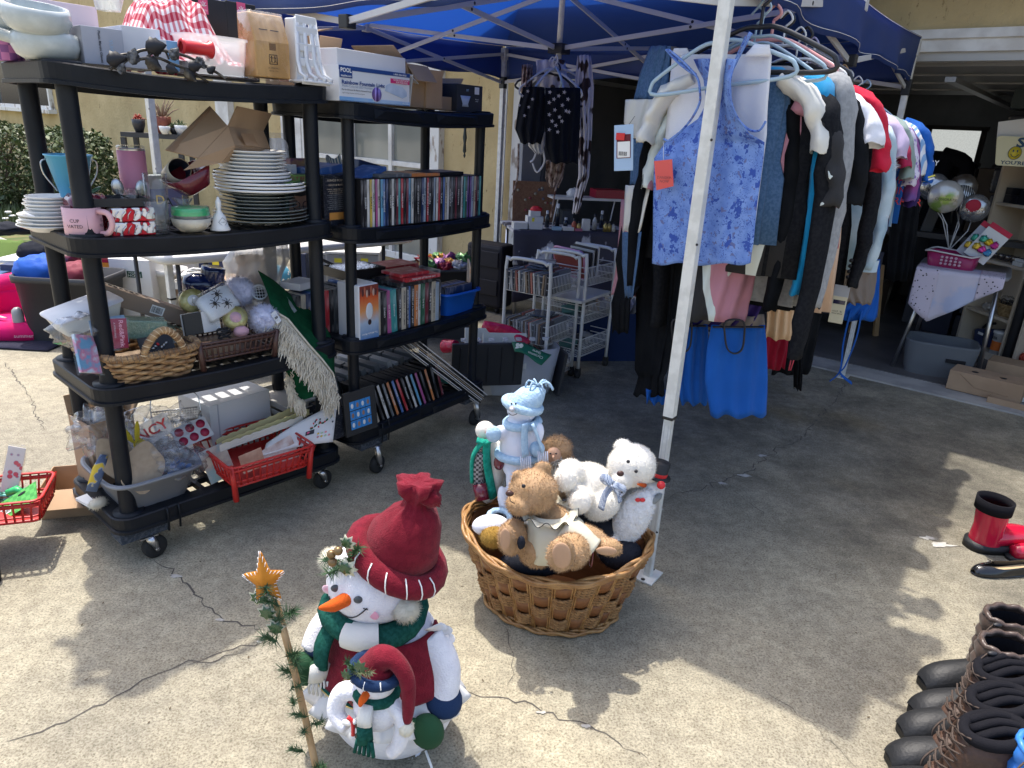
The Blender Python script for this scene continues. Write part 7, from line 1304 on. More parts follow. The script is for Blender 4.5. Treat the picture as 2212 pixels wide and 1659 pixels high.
bal=[(2042,425,.115,mk('balloon_print',(.60,.60,.58),(.22,.34,.08),sc=4,metal=.3,rough=.2,c3=(.55,.52,.45),lo=.5,hi=.62),'round balloon printed with congrats and stars','CONGRATS!',5.35),(2018,405,.10,FOI,'silver heart balloon with dark lettering behind the congrats balloon','Best Mom',5.5),(2080,405,.10,mk('balloon_dark',(.12,.09,.07),(.3,.28,.26),sc=4,metal=.6,rough=.2),'dark brown and silver balloon behind the striped one','',5.6),(2075,428,.095,mk('balloon_stripe',(.03,.03,.03),(.6,.6,.6),sc=22,kind='wave',metal=.3,rough=.2,lo=.48,hi=.52,det=1),'black and white striped balloon','',5.5),(2105,450,.10,FOI,'silver balloon with red hearts at the right of the bunch','You',5.35)]
tb=at(2050,540,5.25)
for i,(x,y,r_,mt,lb,t_,Y) in enumerate(bal):
 p=at(x,y,Y);o=thing('balloon',lb,'balloon',Matrix.Translation(p)@Matrix.Rotation(-.35,4,'Z'),'foil balloons over the magenta basket');m=MB();m.ell((0,0,0),(r_,r_*.45,r_),mt,28,18,nz=.05,nf=8);m.build('foil',o)
 if t_: txt(t_,r_*.3,BLK if i<2 else WHT,o,FRONT(0,-r_*.47,-r_*.15),w=r_*1.2)
 if i==4: m=MB();m.ell((-.02,-r_*.42,.02),(.05,.01,.045),mk('header_red',(.45,.02,.05)),16,10);m.build('heart_print',o)
 m=MB();q=o.matrix_world.inverted()@tb; m.tube([(0,0,-r_),q*.5+Vector((.01*i,0,-.01)),q],.004,WPL,5);m.build('stick',o)
GFB=fab('grey_felt_bin',(.13,.14,.15)); a=G(2015,815);o=thing('grey_fabric_bin','grey fabric storage bin with a black slot handle on the garage floor','bin',Matrix.Translation((a.x+.06,a.y+.10,.016))@Matrix.Rotation(math.radians(-25),4,'Z'));m=MB();m.loft([(0,0,0,.20,.15),(0,0,.22,.23,.17),(0,0,.235,.23,.17),(0,0,.235,.22,.16),(0,0,.01,.19,.14)],GFB,44,cap=False,sq=.4);m.build('bin',o);m=MB();m.box((.09,-.167,.13),(.12,.01,.025),BLK,R=(8,0,0));m.build('handle_slot',o);m=MB();crumple(m,(0,0,.12),(.16,.12,.06),BLK,.3);m.build('contents',o)
FX=Fr(0,0,-38.8)
for i,(x,y,w,d,h,lb) in enumerate(((2120,862,.42,.20,.13,'long closed brown carton with dark round print on the garage sill'),(2195,840,.40,.20,.14,'brown carton behind the long one at the right picture edge'),(2215,893,.42,.22,.05,'flat open brown carton at the right edge in front of the sill'))):
 p=G(x,y); q=FX.uv(p);o=carton(FX,q[0],q[1]+d/2,.016 if i<2 else 0,w,d,h,-3,lb,lid=i<2)
 if i==0:
  for a_ in (-.08,.08): m=MB();m.cyl((a_,-.02,h),(a_,-.02,h+.001),.02,BLK,seg=16);m.build('printed_mark',o)
  m=MB();m.tube([(-.15,-d/2-.0012,h*.9),(-.05,-d/2-.0012,h*.35),(.14,-d/2-.0012,h*.3)],.0012,CARDD,4);m.build('fold_line',o)
m=MB();m.box((0,0,.03),(.12,.08,.03),WPL); solo(m,'white_soap_block','small white block lying in the flat open carton','block',Matrix.Translation(G(2200,872))@Matrix.Translation((.03,.03,0)))
for i,(x,y,c) in enumerate(((2168,775,(.45,.06,.03)),(2192,780,(.03,.10,.40)),(2205,768,(.5,.4,.3)))):
 p=FK.w(.70+.08*i,.05,.13);m=MB();m.ell((0,0,0),.045,mk('yarn_%d'%i,c,tuple(v*.5 for v in c),sc=60,kind='wave',rough=.9),16,12,nz=.1); solo(m,'yarn_ball',['orange red yarn ball between the bookcases','blue yarn ball beside the orange one','beige yarn ball at the right picture edge'][i],'yarn',Matrix.Translation(p))
FB2=Fr(0,0,-38.8)
def gq(x0,y0,x1,y1,v):
 u,w,b_,t=FG.fit(x0,y0,x1,y1,v); return u,w,b_,t
u,w,b_,t=gq(1992,276,2110,415,5.9);o=thing('garage_window','frosted window at the back of the dark garage','window',FG.M(u,5.95,b_)); LG=mk('frosted_lit',(.50,.52,.50),(.40,.42,.40),sc=60,rough=.6,em=.42)
H_=t-b_
for k in range(2): m=MB();m.box((0,0,H_*(.22+.52*k)),(w,.02,H_*(.42 if k==0 else .5)),LG);m.build('pane',o)
for z in (0,.455*H_,H_): m=MB();m.box((0,-.02,z),(w+.1,.05,.05),BLK);m.build('frame',o)
for s in (-.5,.5): m=MB();m.box((s*w,-.02,H_/2),(.06,.05,H_),BLK);m.build('frame',o)
SPK=mk('speaker_grey',(.05,.055,.06),rough=.5)
for i,(x0,x1,y0,y1) in enumerate(((1993,2020,435,505),(1960,1978,430,500))):
 u,w,b_,t=gq(x0,y0,x1,y1,1.6); h=t-b_; o=thing('loudspeaker',['slim grey loudspeaker with three round drivers under the balloons','slim grey loudspeaker half hidden by the black trousers'][i],'loudspeaker',FG.M(u,1.6,b_,10,0,8));m=MB();m.box((0,0,h/2),(w,.15,h),SPK);m.build('cabinet',o,bevel=.01)
 for z in (.25,.55,.84): m=MB();m.lathe([(.001,-.004),(w*.2,-.010),(w*.36,-.002),(w*.4,-.012)],BLK,20); q=m.build('driver',o,M=TR(0,-.073,h*z,90,0,0))
m=MB();m.box((0,0,0),(1.6,.5,.04),TOB);o=solo(m,'dark_bench','dark bench behind the magenta basket with speakers','bench',FG.M(3.3,1.65,gq(1960,500,2040,505,1.5)[2]))
q_=gq(1960,500,2040,505,1.5)[2]
for s in (-.75,.75): m=MB();m.box((s,0,-q_/2),(.05,.4,q_-.06),TOB);m.build('leg',o)
u,w,b_,t=gq(1985,325,2040,450,3.0);o=thing('clothes_stand','black jacket hanging from a stand before the frosted window','clothes stand',FG.M(u,3.0,0));m=MB();m.loft([(0,0,b_-.2,.14,.08),(0,0,b_+.3,.17,.1),(.0,0,t-.1,.2,.1),(0,0,t,.1,.06)],DKF,24,rip=lambda a,t:1+.12*math.sin(6*a));m.build('jacket',o);m=MB();m.tube([(.05,0,t-.05),(.25,-.02,t-.1),(.30,-.02,t-.3)],[.09,.07,.05],DKF,12,cr=4);m.build('sleeve',o);m=MB();m.tube([(-.1,0,0),(0,0,t)],.03,TOB,8);m.build('post',o)
u,w,b_,t=gq(2080,300,2140,760,1.9);o=thing('wrapped_tower','tall stack wrapped in dark film beside the bookcase','stack',FG.M(u+.2,2.0,0));
for k in range(9): m=MB();m.box((.02*(k%2),0,.11+.2*k),(.42,.4,.19),mk('dark_film',(.06,.06,.07),rough=.25,bump=1,bsc=14));m.build('wrapped_box',o,bevel=.02)
o2=flat(FG,u+.16,1.75,1.84,.3,.3,.16,mk('dark_chest',(.035,.05,.05),rough=.4),'dark green lidded chest on top of the wrapped tower',name='chest',cat='chest')
q=random.Random(21); DK=[mk('gar_%d'%k,c,rough=.6) for k,c in enumerate(((.05,.05,.055),(.09,.09,.10),(.03,.035,.06),(.09,.065,.045),(.17,.17,.16)))]
for k in range(26):
 uu=.3+.1*q.random()+k*.17 if k<22 else q.uniform(.5,3); vv=q.uniform(1.8,4.5); hh=q.uniform(.25,1.5);m=MB();m.box((0,0,hh/2),(q.uniform(.15,.4),q.uniform(.2,.4),hh),DK[k%5]);m.tube([(0,-.2,hh),(.05,-.2,hh*.6)],.012,DK[4],6);m.ell((0,-.1,hh),(.12,.1,.07),DK[(k+2)%5],12,8,nz=.4)
 solo(m,'garage_clutter','dim %s stored item, %s from the left in the dark garage'%(['charcoal','grey','navy','brown','light grey'][k%5],ORD[k]),'stored item',FG.M(uu,vv,.016,q.uniform(-20,20)),'things stored in the dark garage',bevel=.01)
m=MB();m.sheet(lambda s,t:((s-.5)*.9,.02*math.sin(s*20),.55*t),30,4,fab('grey_drape',(.08,.08,.10))); solo(m,'grey_drape','grey cloth hanging from a table behind the clothes rack','cloth',FG.M(2.45,.9,.20),solid=.003)
for i,(x,y) in enumerate(((1750,735),(1880,745),(1845,740))):
 p=G(x,y-20,.016);m=MB();m.box((0,0,.3),(.035,.035,.6),WOOD,R=(0,[8,-8,6][i],0)); solo(m,'wooden_leg',['wooden easel leg left of the tent pole in the garage','wooden easel leg right of the tent pole','wooden easel leg nearest the blue strap'][i],'easel leg',Matrix.Translation(p))
p=G(5,1278); FL=Fr(-1.64,1.95,40);o=thing('shelving_unit','black plastic shelf with goods cut off by the left picture edge','shelf unit',FL.M(0,0));m=MB();m.lathe([(.03,.0),(.035,.06),(.028,.07),(.027,.24)],BP,18,c=(-.03,.04,0));m.build('post',o);m=MB();m.lathe([(.02,0),(.012,.03),(.03,.03)],RUB,14,c=(-.03,.04,0));m.build('foot',o)
m=MB();m.loft([(-.40,.30,.09,.33,.22),(-.40,.30,.125,.34,.23)],BP,40,sq=.25);m.build('deck',o)
o=slot_basket(F0,Matrix.Translation((-1.74,2.16,.15))@Matrix.Rotation(.35,4,'Z'),'bright red slotted basket of holiday packets at the left picture edge',REDB,.24,.2,.08,.004,(10,8))
carton(F0,-1.66,2.50,0,.30,.22,.12,18,'open cardboard box on the ground under the left red basket',flaps=(('f',.10,-20),),lid=False)
GPK=mk('green_packet',(.10,.42,.08),(.06,.30,.05),sc=60,kind='check',rough=.35); RPR=mk('red_dot_print',(.55,.06,.10),(.62,.60,.58),sc=40,kind='voro',rough=.3,lo=.3,hi=.4,c3=(.3,.3,.4))
o=thing('green_packet','bright green hanging packet with a barcode lying on the left red basket','packet',Matrix.Translation(at(38,1085,2.16))@Euler((math.radians(-62),math.radians(-32),.3)).to_matrix().to_4x4());m=MB();m.box((0,0,0),(.15,.003,.085),GPK);m.build('card',o); barcode(o,TR(-.045,-.003,-.01,90,0,0),.04,.03);m=MB();m.ell((.02,-.003,.025),(.016,.001,.005),BLK,10,6);m.build('hang_hole',o)
o=thing('sticker_packet','long clear packet of red round stickers standing at the left edge','packet',Matrix.Translation(at(28,1015,2.25))@Euler((math.radians(-12),math.radians(14),.2)).to_matrix().to_4x4());m=MB();m.box((0,0,0),(.055,.004,.17),RPR);m.build('sticker_sheet',o);m=MB();m.box((0,0,0),(.062,.010,.19),SHRK);m.build('sleeve',o)
m=MB();m.tube([(0,0,0),(.03,.01,.01),(.06,0,.005)],[.012,.015,.008],GRN,10); solo(m,'green_toy','bright green plastic toy on the left red basket','toy',Matrix.Translation(at(15,1065,2.2)))
m=MB();crumple(m,(0,0,0),(.07,.04,.03),mk('teal_tinsel',(.01,.10,.06),(.2,.5,.4),sc=80,rough=.2,metal=.6),.6,6); solo(m,'tinsel_bundle','dark green tinsel bundle under the green packet','tinsel',Matrix.Translation(at(22,1072,2.24)))
# == CLOTHES on the tent side
def hanger(M_,mt,label,w=.40,thick=.0045,hook=.09,grp='clothes hangers on the tent rail',name='hanger'):
 o=thing(name,label,'hanger',M_,grp);m=MB();h=w/2
 m.tube([(0,0,hook),(.02,0,hook+.02),(0,0,hook+.045),(-.022,0,hook+.025)],thick*.7,mt,6,cr=4);m.cyl((0,0,hook),(0,0,.03),thick*.7,mt,seg=6);m.build('hook',o)
 m=MB();m.tube([(0,0,.035),(.06,0,.03),(h*.85,0,-.03),(h,0,-.055),(h*.93,0,-.085),(0,0,-.085),(-h*.93,0,-.085),(-h,0,-.055),(-h*.85,0,-.03),(-.06,0,.03)],thick,mt,8,closed=True,cr=4);m.build('frame',o); return o
def garment(M_,label,mt,L,w=.21,sl=.2,slm=None,nm='shirt',d=.035,flare=1.08,sr=.055,seed=0,cat='clothing',neck=.07,sout=.06,pants=False,top=0):
 o=thing(nm,label,cat,M_,'clothes hanging on the rail'); q=random.Random(seed); ph=q.uniform(0,6); m=MB()
 if pants:
  for s in (-1,1): m.loft([(s*w*.45,0,top,w*.42,d),(s*w*.45,0,-L*.5,w*.36,d*.9),(s*w*.45,0,-L,w*.34,d*.9)],mt,26,cap=False,rip=lambda a,t:1+.06*math.sin(5*a+ph))
  m.build('legs',o); return o
 m.loft([(0,0,.02,neck,d*.6),(0,0,.0,w*.6,d*.7),(0,0,-.03,w*.92,d*.9),(0,0,-.10,w,d),(0,0,-.25,w*.95,d*1.1),(0,0,-L*.6,w*(1+flare)/2,d*1.2),(0,0,-L,w*flare,d*1.4)],mt,60,cap=False,rip=lambda a,t:1+(.02+.10*t*t)*math.sin(7*a+ph+2*t)+.04*t*math.sin(13*a+ph));m.build('body',o,solid=.0015)
 if sl>0:
  for s in (-1,1):
   m=MB();P=[(s*w*.80,0,-.025),(s*(w+sout*.5),0,-.07),(s*(w+sout),.004,-.07-sl*.5),(s*(w+sout*(.9 if sl>.35 else 1.1)),0,-.05-sl)]; m.tube(P,[sr*.9,sr*1.05,sr,sr*(.75 if sl>.35 else 1.05)],slm or mt,18,cr=7,cap=False,flat=.5)
   for i,v in enumerate(m.v):
    k=1+.03*hn(v[2]*26,ph,v[0]*9);m.v[i]=(v[0]*k,v[1]+.022*hn(v[2]*24+v[0]*14,v[0]*30,ph),v[2]+.012*hn(v[0]*30,v[1]*40,v[2]*9))
   m.build('sleeve',o,solid=.0015)
 return o
BKF=fab('black_cloth',(.005,.006,.008),(.009,.010,.012),sc=9,sheen=.25); CHR=fab('charcoal_cloth',(.008,.009,.012),(.014,.015,.018),sc=90,sheen=.2); BFL=fab('blue_fleece',(.01,.25,.50),sc=60,sheen=.4); GFL=fab('grey_fleece',(.24,.25,.26),(.30,.31,.32),sc=60,sheen=.5); RTE=fab('red_tee',(.52,.015,.045)); WHC=fab('white_cloth',(.74,.75,.80),(.68,.69,.75),sc=9); DBL=fab('denim',(.30,.42,.50),(.50,.60,.66),sc=6); NVB=fab('heather_navy',(.05,.11,.22),(.08,.15,.28),sc=120); PEA=fab('peach_cloth2',(.62,.42,.25)); TAU=fab('taupe_cloth',(.22,.18,.15)); ROY=fab('royal_blue',(.01,.10,.42),(.008,.085,.36),sc=4,rough=.6); DPU=fab('dark_purple',(.03,.015,.10)); CRM=fab('cream_knit',(.66,.65,.60),sc=120)
GEO=fab('geo_print',(.02,.02,.022),(.52,.24,.30),sc=3.2,lo=.47,hi=.475,det=0,bump=.1,stretch=(1.2,1.2,.55));
def tri(nm,a,b,c,sc,st=(1,1,.5)):
 m=mk(nm,a,b,sc=sc,rough=.85,det=0,stretch=st,bump=.2,bsc=400,lo=.36,hi=.54,c3=c);m.node_tree.nodes['Color Ramp'].color_ramp.interpolation='CONSTANT'; return m
GEO2=tri('geo_print2',(.02,.02,.022),(.50,.23,.29),(.62,.68,.66),5.5,(1.6,1.6,.42)); CBK=tri('colour_block',(.05,.11,.22),(.66,.65,.60),(.05,.11,.22),2.2,(1,1,1)); LEO=fab('lavender_leopard',(.25,.16,.45),(.62,.58,.70),sc=45,kind='voro',lo=.30,hi=.36); TIE=fab('plum_plaid',(.30,.05,.20),(.16,.08,.28),sc=5); ZEB=tri('tiger_print',(.02,.02,.02),(.60,.42,.30),(.60,.42,.30),16,(1,1,.2)); FLO=fab('mini_floral',(.05,.12,.13),(.6,.65,.6),sc=90,lo=.5,hi=.52)
def RM(u,v,z,rz=-90): return FT.M(u,v,z,rz)
g=[ (.175,.0,1.70,'short-sleeved sweater colour-blocked in navy and cream behind the tank top',NVB,.50,.16,.17,CRM,'sweater',0),
 (.22,-.03,1.64,'black and pink geometric print dress with short sleeves behind the tank top',GEO2,.54,.18,.26,GEO2,'dress',1),
 (.24,.05,1.66,'long black ruffled dress hanging behind the colour-blocked sweater',BKF,.56,.18,.62,BKF,'dress',2),
 (.29,-.02,1.70,'bright blue fleece top with long narrow sleeves',BFL,.58,.18,.60,BFL,'fleece',3),
 (.25,-.05,1.64,'dark charcoal long sleeved sweatshirt with an empty cuff hanging low',CHR,.54,.19,.74,CHR,'sweatshirt',4),
 (.37,-.02,1.71,'light grey fleece jacket with long sleeves',GFL,.72,.22,.66,GFL,'jacket',5),
 (.44,-.02,1.68,'black long sleeved blouse with a magenta hem tab beside the grey fleece',BKF,.72,.21,.3,BKF,'blouse',6),
 (.50,-.05,1.68,'white ruffled short sleeve blouse beside the black tank',WHC,.40,.20,.12,WHC,'blouse',7),
 (.60,-.02,1.74,'black sleeveless tank between the white ruffle and the red shirt',BKF,.75,.20,0,None,'tank_top',8),
 (.70,-.04,1.70,'bright red short sleeved shirt',RTE,.55,.20,.22,RTE,'shirt',9),
 (.86,-.02,1.60,'tiger print long skirt below the dark blazer',ZEB,.72,.2,0,None,'skirt',10),
 (1.00,-.03,1.58,'long charcoal wool blazer with a hanging price tag',CHR,.62,.20,.56,CHR,'blazer',11),
 (1.28,-.02,1.60,'ripped light blue denim jacket with frayed sleeves',DBL,.60,.21,.54,DBL,'denim_jacket',12),
 (1.40,.0,1.62,'taupe casual jacket hanging behind the denim one',TAU,.78,.2,.6,TAU,'jacket',13),
 (1.46,-.01,1.66,'lilac pink short sleeved top',fab('lilac',(.55,.45,.62)),.42,.18,.14,None,'shirt',14),
 (1.54,-.01,1.64,'dark red top behind the lilac one',fab('dark_red',(.35,.02,.07)),.42,.18,.16,None,'shirt',15),
 (1.62,-.02,1.65,'grey green short sleeved shirt',fab('sage',(.25,.32,.30)),.45,.18,.22,None,'shirt',16),
 (1.70,-.02,1.64,'lavender leopard print shirt',LEO,.55,.19,.24,LEO,'shirt',17),
 (1.78,-.02,1.63,'plum and purple plaid shirt',TIE,.48,.19,.30,TIE,'shirt',18),
 (1.86,-.02,1.62,'dark purple shirt with white stitched sleeve hem',DPU,.50,.19,.32,DPU,'shirt',19),
 (1.94,-.02,1.64,'light blue and white striped shirt',fab('striped_blue',(.20,.36,.60),(.65,.68,.72),sc=14,kind='wave',det=0),.5,.19,.2,None,'shirt',20),
 (2.02,-.03,1.65,'royal blue sports jersey with yellow and white sleeve bands',ROY,.5,.20,.24,ROY,'jersey',21)]
for u,v,z,lb,mt,L,w,sl,slm,nm,sd in g:
 o=garment(RM(u,v,z,-90+rnd.uniform(-6,6)),lb,mt,L,w,sl,slm,nm,seed=sd,sout=.07 if sl>.35 else .10)
 if nm=='jersey':
  txt('HARRY',.035,WHT,o,TR(.30,-.035,-.20,90,0,25)); txt('WHAT\nIN\nHORROR',.05,RDP,o,TR(.22,-.05,-.34,90,0,20),name='lettering')
  for k,c in enumerate((mk('band_yellow',(.65,.6,.1)),WHT)): m=MB();m.tube([(.315,.0,-.265-.012*k),(.318,.0,-.272-.012*k)],.060,c,18,flat=.55,cap=False);m.build('sleeve_band',o)
 if nm=='denim_jacket':
  for (x,z_) in ((.275,-.16),(.27,-.30),(.28,-.36),(.262,-.47)):
   fluff(o,(x-.0,-.02,z_),(.022,.018,.020),WHC,70,.018,.0010,int(-z_*99),name='frayed_rip')
  m=MB();m.tube([(.265,0,-.55),(.264,0,-.60)],.050,DBL,18,flat=.6,cap=False);m.build('cuff',o)
 if nm=='blazer':
  for k in range(4): m=MB();m.cyl((.245,-.03,-.50-.022*k),(.245,-.036,-.50-.022*k),.008,BLK,seg=12);m.build('button',o)
  m=MB();m.box((.235,-.045,-.70),(.055,.003,.11),mk('tag_cream',(.62,.58,.42),rough=.5));m.box((.235,-.045,-.625),(.058,.002,.05),FROST);m.tube([(.245,-.03,-.56),(.24,-.045,-.61)],.0015,BLK,4); t=m.build('price_tag',o,bevel=.001)
  m=MB();m.box((.235,-.0475,-.668),(.045,.001,.016),NVY);m.build('tag_band',t); txt('size 8   $5\nwool blend',.009,BLK,t,FRONT(.235,-.048,-.71));m=MB();m.box((.13,-.05,-.53),(.07,.002,.018),DPU);m.build('purple_label',o)
 if nm=='sweater' :
  m=MB();m.loft([(0,0,.025,.075,.03),(0,0,.0,.09,.032)],NVB,24,cap=False);m.build('collar',o); TG=mk('tag_blue',(.36,.50,.68),rough=.4)
  t0=thing;m=MB();m.box((-.335,-.03,-.24),(.068,.002,.145),TG,R=(0,-6,0)); t=m.build('price_tag',o,bevel=.001);m=MB();m.box((-.335,-.0320,-.235),(.050,.001,.075),MAR,R=(0,-6,0));m.build('tag_print',t);m=MB();m.box((-.333,-.0332,-.245),(.044,.001,.05),WHT,R=(0,-6,0));m.build('tag_print',t); barcode(t,FRONT(-.333,-.0345,-.258),.036,.018);m=MB();m.box((-.348,-.036,-.205),(.03,.003,.022),RDP);m.build('red_sticker',t);m=MB();m.tube([(-.32,-.0,-.14),(-.33,-.03,-.175)],.001,BLK,4);m.build('tag_string',t)
hc=[mk('hanger_%d'%i,c,rough=.3) for i,c in enumerate(((.36,.48,.56),(.02,.02,.022),(.68,.68,.66),(.66,.30,.28),(.36,.34,.50),(.45,.27,.12)))]
for i,(u,v,z,c,w,lb) in enumerate(((.16,-.05,1.78,1,.46,'thick black plastic hanger nearest the white tent leg'),(.20,-.04,1.76,0,.42,'pale blue hanger behind the thick black one'),(.27,-.0,1.75,0,.40,'pale blue hanger above the blue fleece'),(.36,-.02,1.77,3,.42,'pink hanger above the grey fleece'),(.42,-.04,1.76,2,.43,'white hanger beside the pink one'),(.50,-.02,1.77,1,.44,'black hanger behind the white one'),(.62,-.03,1.74,2,.38,'white hanger above the black tank'),(.70,-.03,1.75,1,.36,'black velvet hanger above the red shirt'),(.76,-.03,1.71,2,.38,'white hanger low behind the red shirt'),(.80,-.03,1.73,4,.37,'lavender hanger behind the red shirt'),(1.02,-.0,1.64,2,.38,'cream hanger in the charcoal blazer'),(1.44,0,1.70,5,.34,'flat wooden hanger standing above the blazers'),(1.55,0,1.69,2,.36,'white hanger above the small shirts'),(1.75,0,1.68,2,.36,'clear steel hanger above the leopard shirt'),(1.95,0,1.68,0,.36,'pale blue hanger above the striped shirt'))): hanger(RM(u,v,z,-90+rnd.uniform(-9,9)),hc[c],lb,w,.0075 if c in(1,3) else .005,hook=.09)
def panel(rows,Y0,Y1,mt,nm,parent,bulge=.015,dense=6,fold=.004,ph=0,nu=26,solid=.002,wv=0):
 R_=[]
 for a,b_ in zip(rows,rows[1:]):
  for k in range(dense): t=k/dense; R_.append(tuple(a[i]*(1-t)+b_[i]*t for i in range(3)))
 R_.append(rows[-1]); n=len(R_)-1; inv=parent.matrix_world.inverted()
 def f(s,t):
  y,l,r=R_[min(n,int(round(t*n)))]; Y=Y0+(Y1-Y0)*s; p=at(l+(r-l)*s,y+wv*math.sin(s*16+ph)*t,Y); p.y-=bulge*math.sin(math.pi*s)-fold*math.sin(s*22+t*3+ph)-fold*.8*hn(s*5,t*7,ph); return inv@p
 m=MB();m.sheet(f,nu,n,mt); return m.build(nm,parent,solid=solid)
def worn(name,label,cat='clothing'):
 p=F0.M(.5,2.1,1.5); return thing(name,label,cat,p,'clothes hanging on the rail')
FLB=mk('blue_floral',(.12,.22,.56),(.21,.34,.70),sc=30,rough=.85,bump=.25,bsc=500,lo=.35,hi=.7)
def floral(m_):
 n=m_.node_tree.nodes; L=m_.node_tree.links.new; b=n['Principled BSDF']; tc=n['Texture Coordinate']; src=b.inputs['Base Color'].links[0].from_socket
 for sc,c,th,s2 in ((22,(.035,.085,.38,1),.31,24),(48,(.03,.07,.33,1),.26,60),(30,(.13,.15,.33,1),.22,16)):
  nz=n.new('ShaderNodeTexNoise'); nz.inputs['Scale'].default_value=s2*3; L(tc.outputs['Object'],nz.inputs[0]); mx=n.new('ShaderNodeMixRGB'); mx.inputs[0].default_value=.06; L(tc.outputs['Object'],mx.inputs[1]); L(nz.outputs['Color'],mx.inputs[2])
  v=n.new('ShaderNodeTexVoronoi'); v.inputs['Scale'].default_value=sc; L(mx.outputs[0],v.inputs['Vector']); r=n.new('ShaderNodeMath'); r.operation='LESS_THAN'; r.inputs[1].default_value=th; L(v.outputs['Distance'],r.inputs[0])
  x=n.new('ShaderNodeMixRGB'); L(r.outputs[0],x.inputs[0]); L(src,x.inputs[1]); x.inputs[2].default_value=c; src=x.outputs[0]
 L(src,b.inputs['Base Color'])
floral(FLB)
o=worn('tank_top','sleeveless blue floral racerback tank over a white top, hanging at the white leg');
for r_ in ([(104,1456,1484),(122,1452,1492)],[(96,1630,1662),(122,1606,1666)]): panel(r_,2.43 if r_[0][1]<1500 else 2.23,2.40 if r_[0][1]<1500 else 2.20,WHC,'white_strap',o,.0,3,0)
panel([(118,1452,1666),(150,1450,1664),(220,1444,1658),(290,1438,1656),(420,1424,1640),(562,1417,1622)],2.44,2.21,WHC,'white_layer',o,.012,5,.004,1)
panel([(128,1490,1592),(150,1500,1584),(171,1509,1577),(222,1511,1579),(256,1495,1594),(290,1461,1618),(308,1437,1650),(342,1414,1648),(444,1412,1634),(520,1411,1628),(569,1409,1621)],2.40,2.155,FLB,'floral_layer',o,.022,7,.006,0,nu=40,wv=3)
inv=o.matrix_world.inverted()
for P in ([(1442,108,2.40),(1468,136,2.37),(1500,160,2.33)],[(1622,70,2.22),(1600,112,2.23),(1577,158,2.24)]): m=MB();m.tube([inv@at(*p) for p in P],.014,FLB,10,cr=5,flat=.35);m.build('strap',o)
for P in ([(1445,108),(1470,128),(1505,166),(1512,200),(1510,226),(1490,262),(1462,292),(1445,304),(1434,300)],[(1612,78),(1590,128),(1578,170),(1577,200),(1584,236),(1598,262),(1618,280),(1640,282),(1654,262)]): m=MB();m.tube([inv@at(x,y,2.385-(x-1437)*.0011) for x,y in P],.0035,FLB,6,cr=4);m.build('hem_binding',o)
m=MB();m.add([inv@at(*p) for p in ((1413,348,2.34),(1452,344,2.31),(1455,402,2.31),(1418,411,2.34))],[(0,1,2,3)],mk('tag_coral',(.68,.10,.09),(.70,.28,.18),sc=4,rough=.5),False); t=m.build('price_tag',o,solid=.001); tm=inv@Matrix.Translation(at(1435,388,2.31))@Euler((math.pi/2,0,math.radians(6))).to_matrix().to_4x4(); txt('DANSKIN\nNOW',.011,mk('tag_ink',(.15,.06,.06)),t,tm,w=.047);m=MB();m.tube([inv@at(1433,305,2.37),inv@at(1433,346,2.33)],.0008,WHT,4);m.build('tag_string',t)
ho=hanger(F0.M(.555,2.30,1.735,-34,0,-8),hc[0],'pale blue tubular hanger holding the blue floral tank top',.43,.006,.12)
lows=[('long_dress','long black dress with gathered frill at the hem, left of the floral tank',[(130,1405,1500),(300,1390,1500),(500,1375,1480),(700,1375,1462),(800,1372,1440),(815,1380,1432),(852,1368,1436)],2.75,2.5,BKF),
('black_jacket','black garment with a soft sleeve and elastic cuff left of the tank top',[(240,1385,1440),(400,1360,1425),(560,1330,1420),(600,1335,1400),(650,1320,1362),(715,1322,1360)],2.95,2.7,BKF),
('pink_hem','dusty pink garment hem showing under the black sleeve',[(430,1342,1358),(560,1332,1362),(590,1328,1398),(640,1320,1372)],3.0,2.85,fab('dusty_pink',(.50,.25,.29))),
('print_skirt','black white and pink flame print skirt below the blue floral tank',[(540,1500,1640),(600,1490,1630),(690,1478,1608)],2.3,2.4,GEO2),
('purple_top','dark purple ruffled garment hem behind the print skirt',[(440,1620,1690),(560,1600,1672),(650,1560,1650),(703,1480,1628)],2.55,2.6,DPU),
('peach_skirt','peach skirt hem right of the blue aprons',[(540,1640,1712),(640,1655,1718),(730,1652,1712)],2.75,2.8,PEA),
('red_skirt','dark red cloth below the peach skirt',[(700,1630,1712),(795,1636,1694)],2.95,3.0,fab('deep_red',(.30,.01,.03))),
('grey_cloth','grey beige cloth band behind the blue aprons',[(680,1490,1652),(712,1490,1650)],2.55,2.6,TAU),
('black_trousers','black trousers hanging behind the peach skirt',[(560,1690,1800),(700,1690,1770),(805,1664,1752)],3.2,3.3,BKF),
('black_long_sleeve','black empty sleeve hanging lowest near the pink cords',[(520,1640,1752),(640,1718,1745),(760,1712,1735),(838,1714,1729)],2.9,2.9,CHR),
('black_wide_trousers','wide black trousers right of the denim jacket',[(300,1935,1990),(450,1925,1988),(606,1915,1965)],4.3,4.3,BKF),
('taupe_jacket','taupe jacket hem with a button tab under the blazer',[(560,1800,1895),(620,1808,1890),(655,1838,1880)],3.5,3.6,TAU),
('blue_wrap','royal blue wrap with long hanging ties behind the taupe jacket',[(560,1860,1900),(640,1850,1898),(690,1790,1898)],3.8,3.9,ROY)]
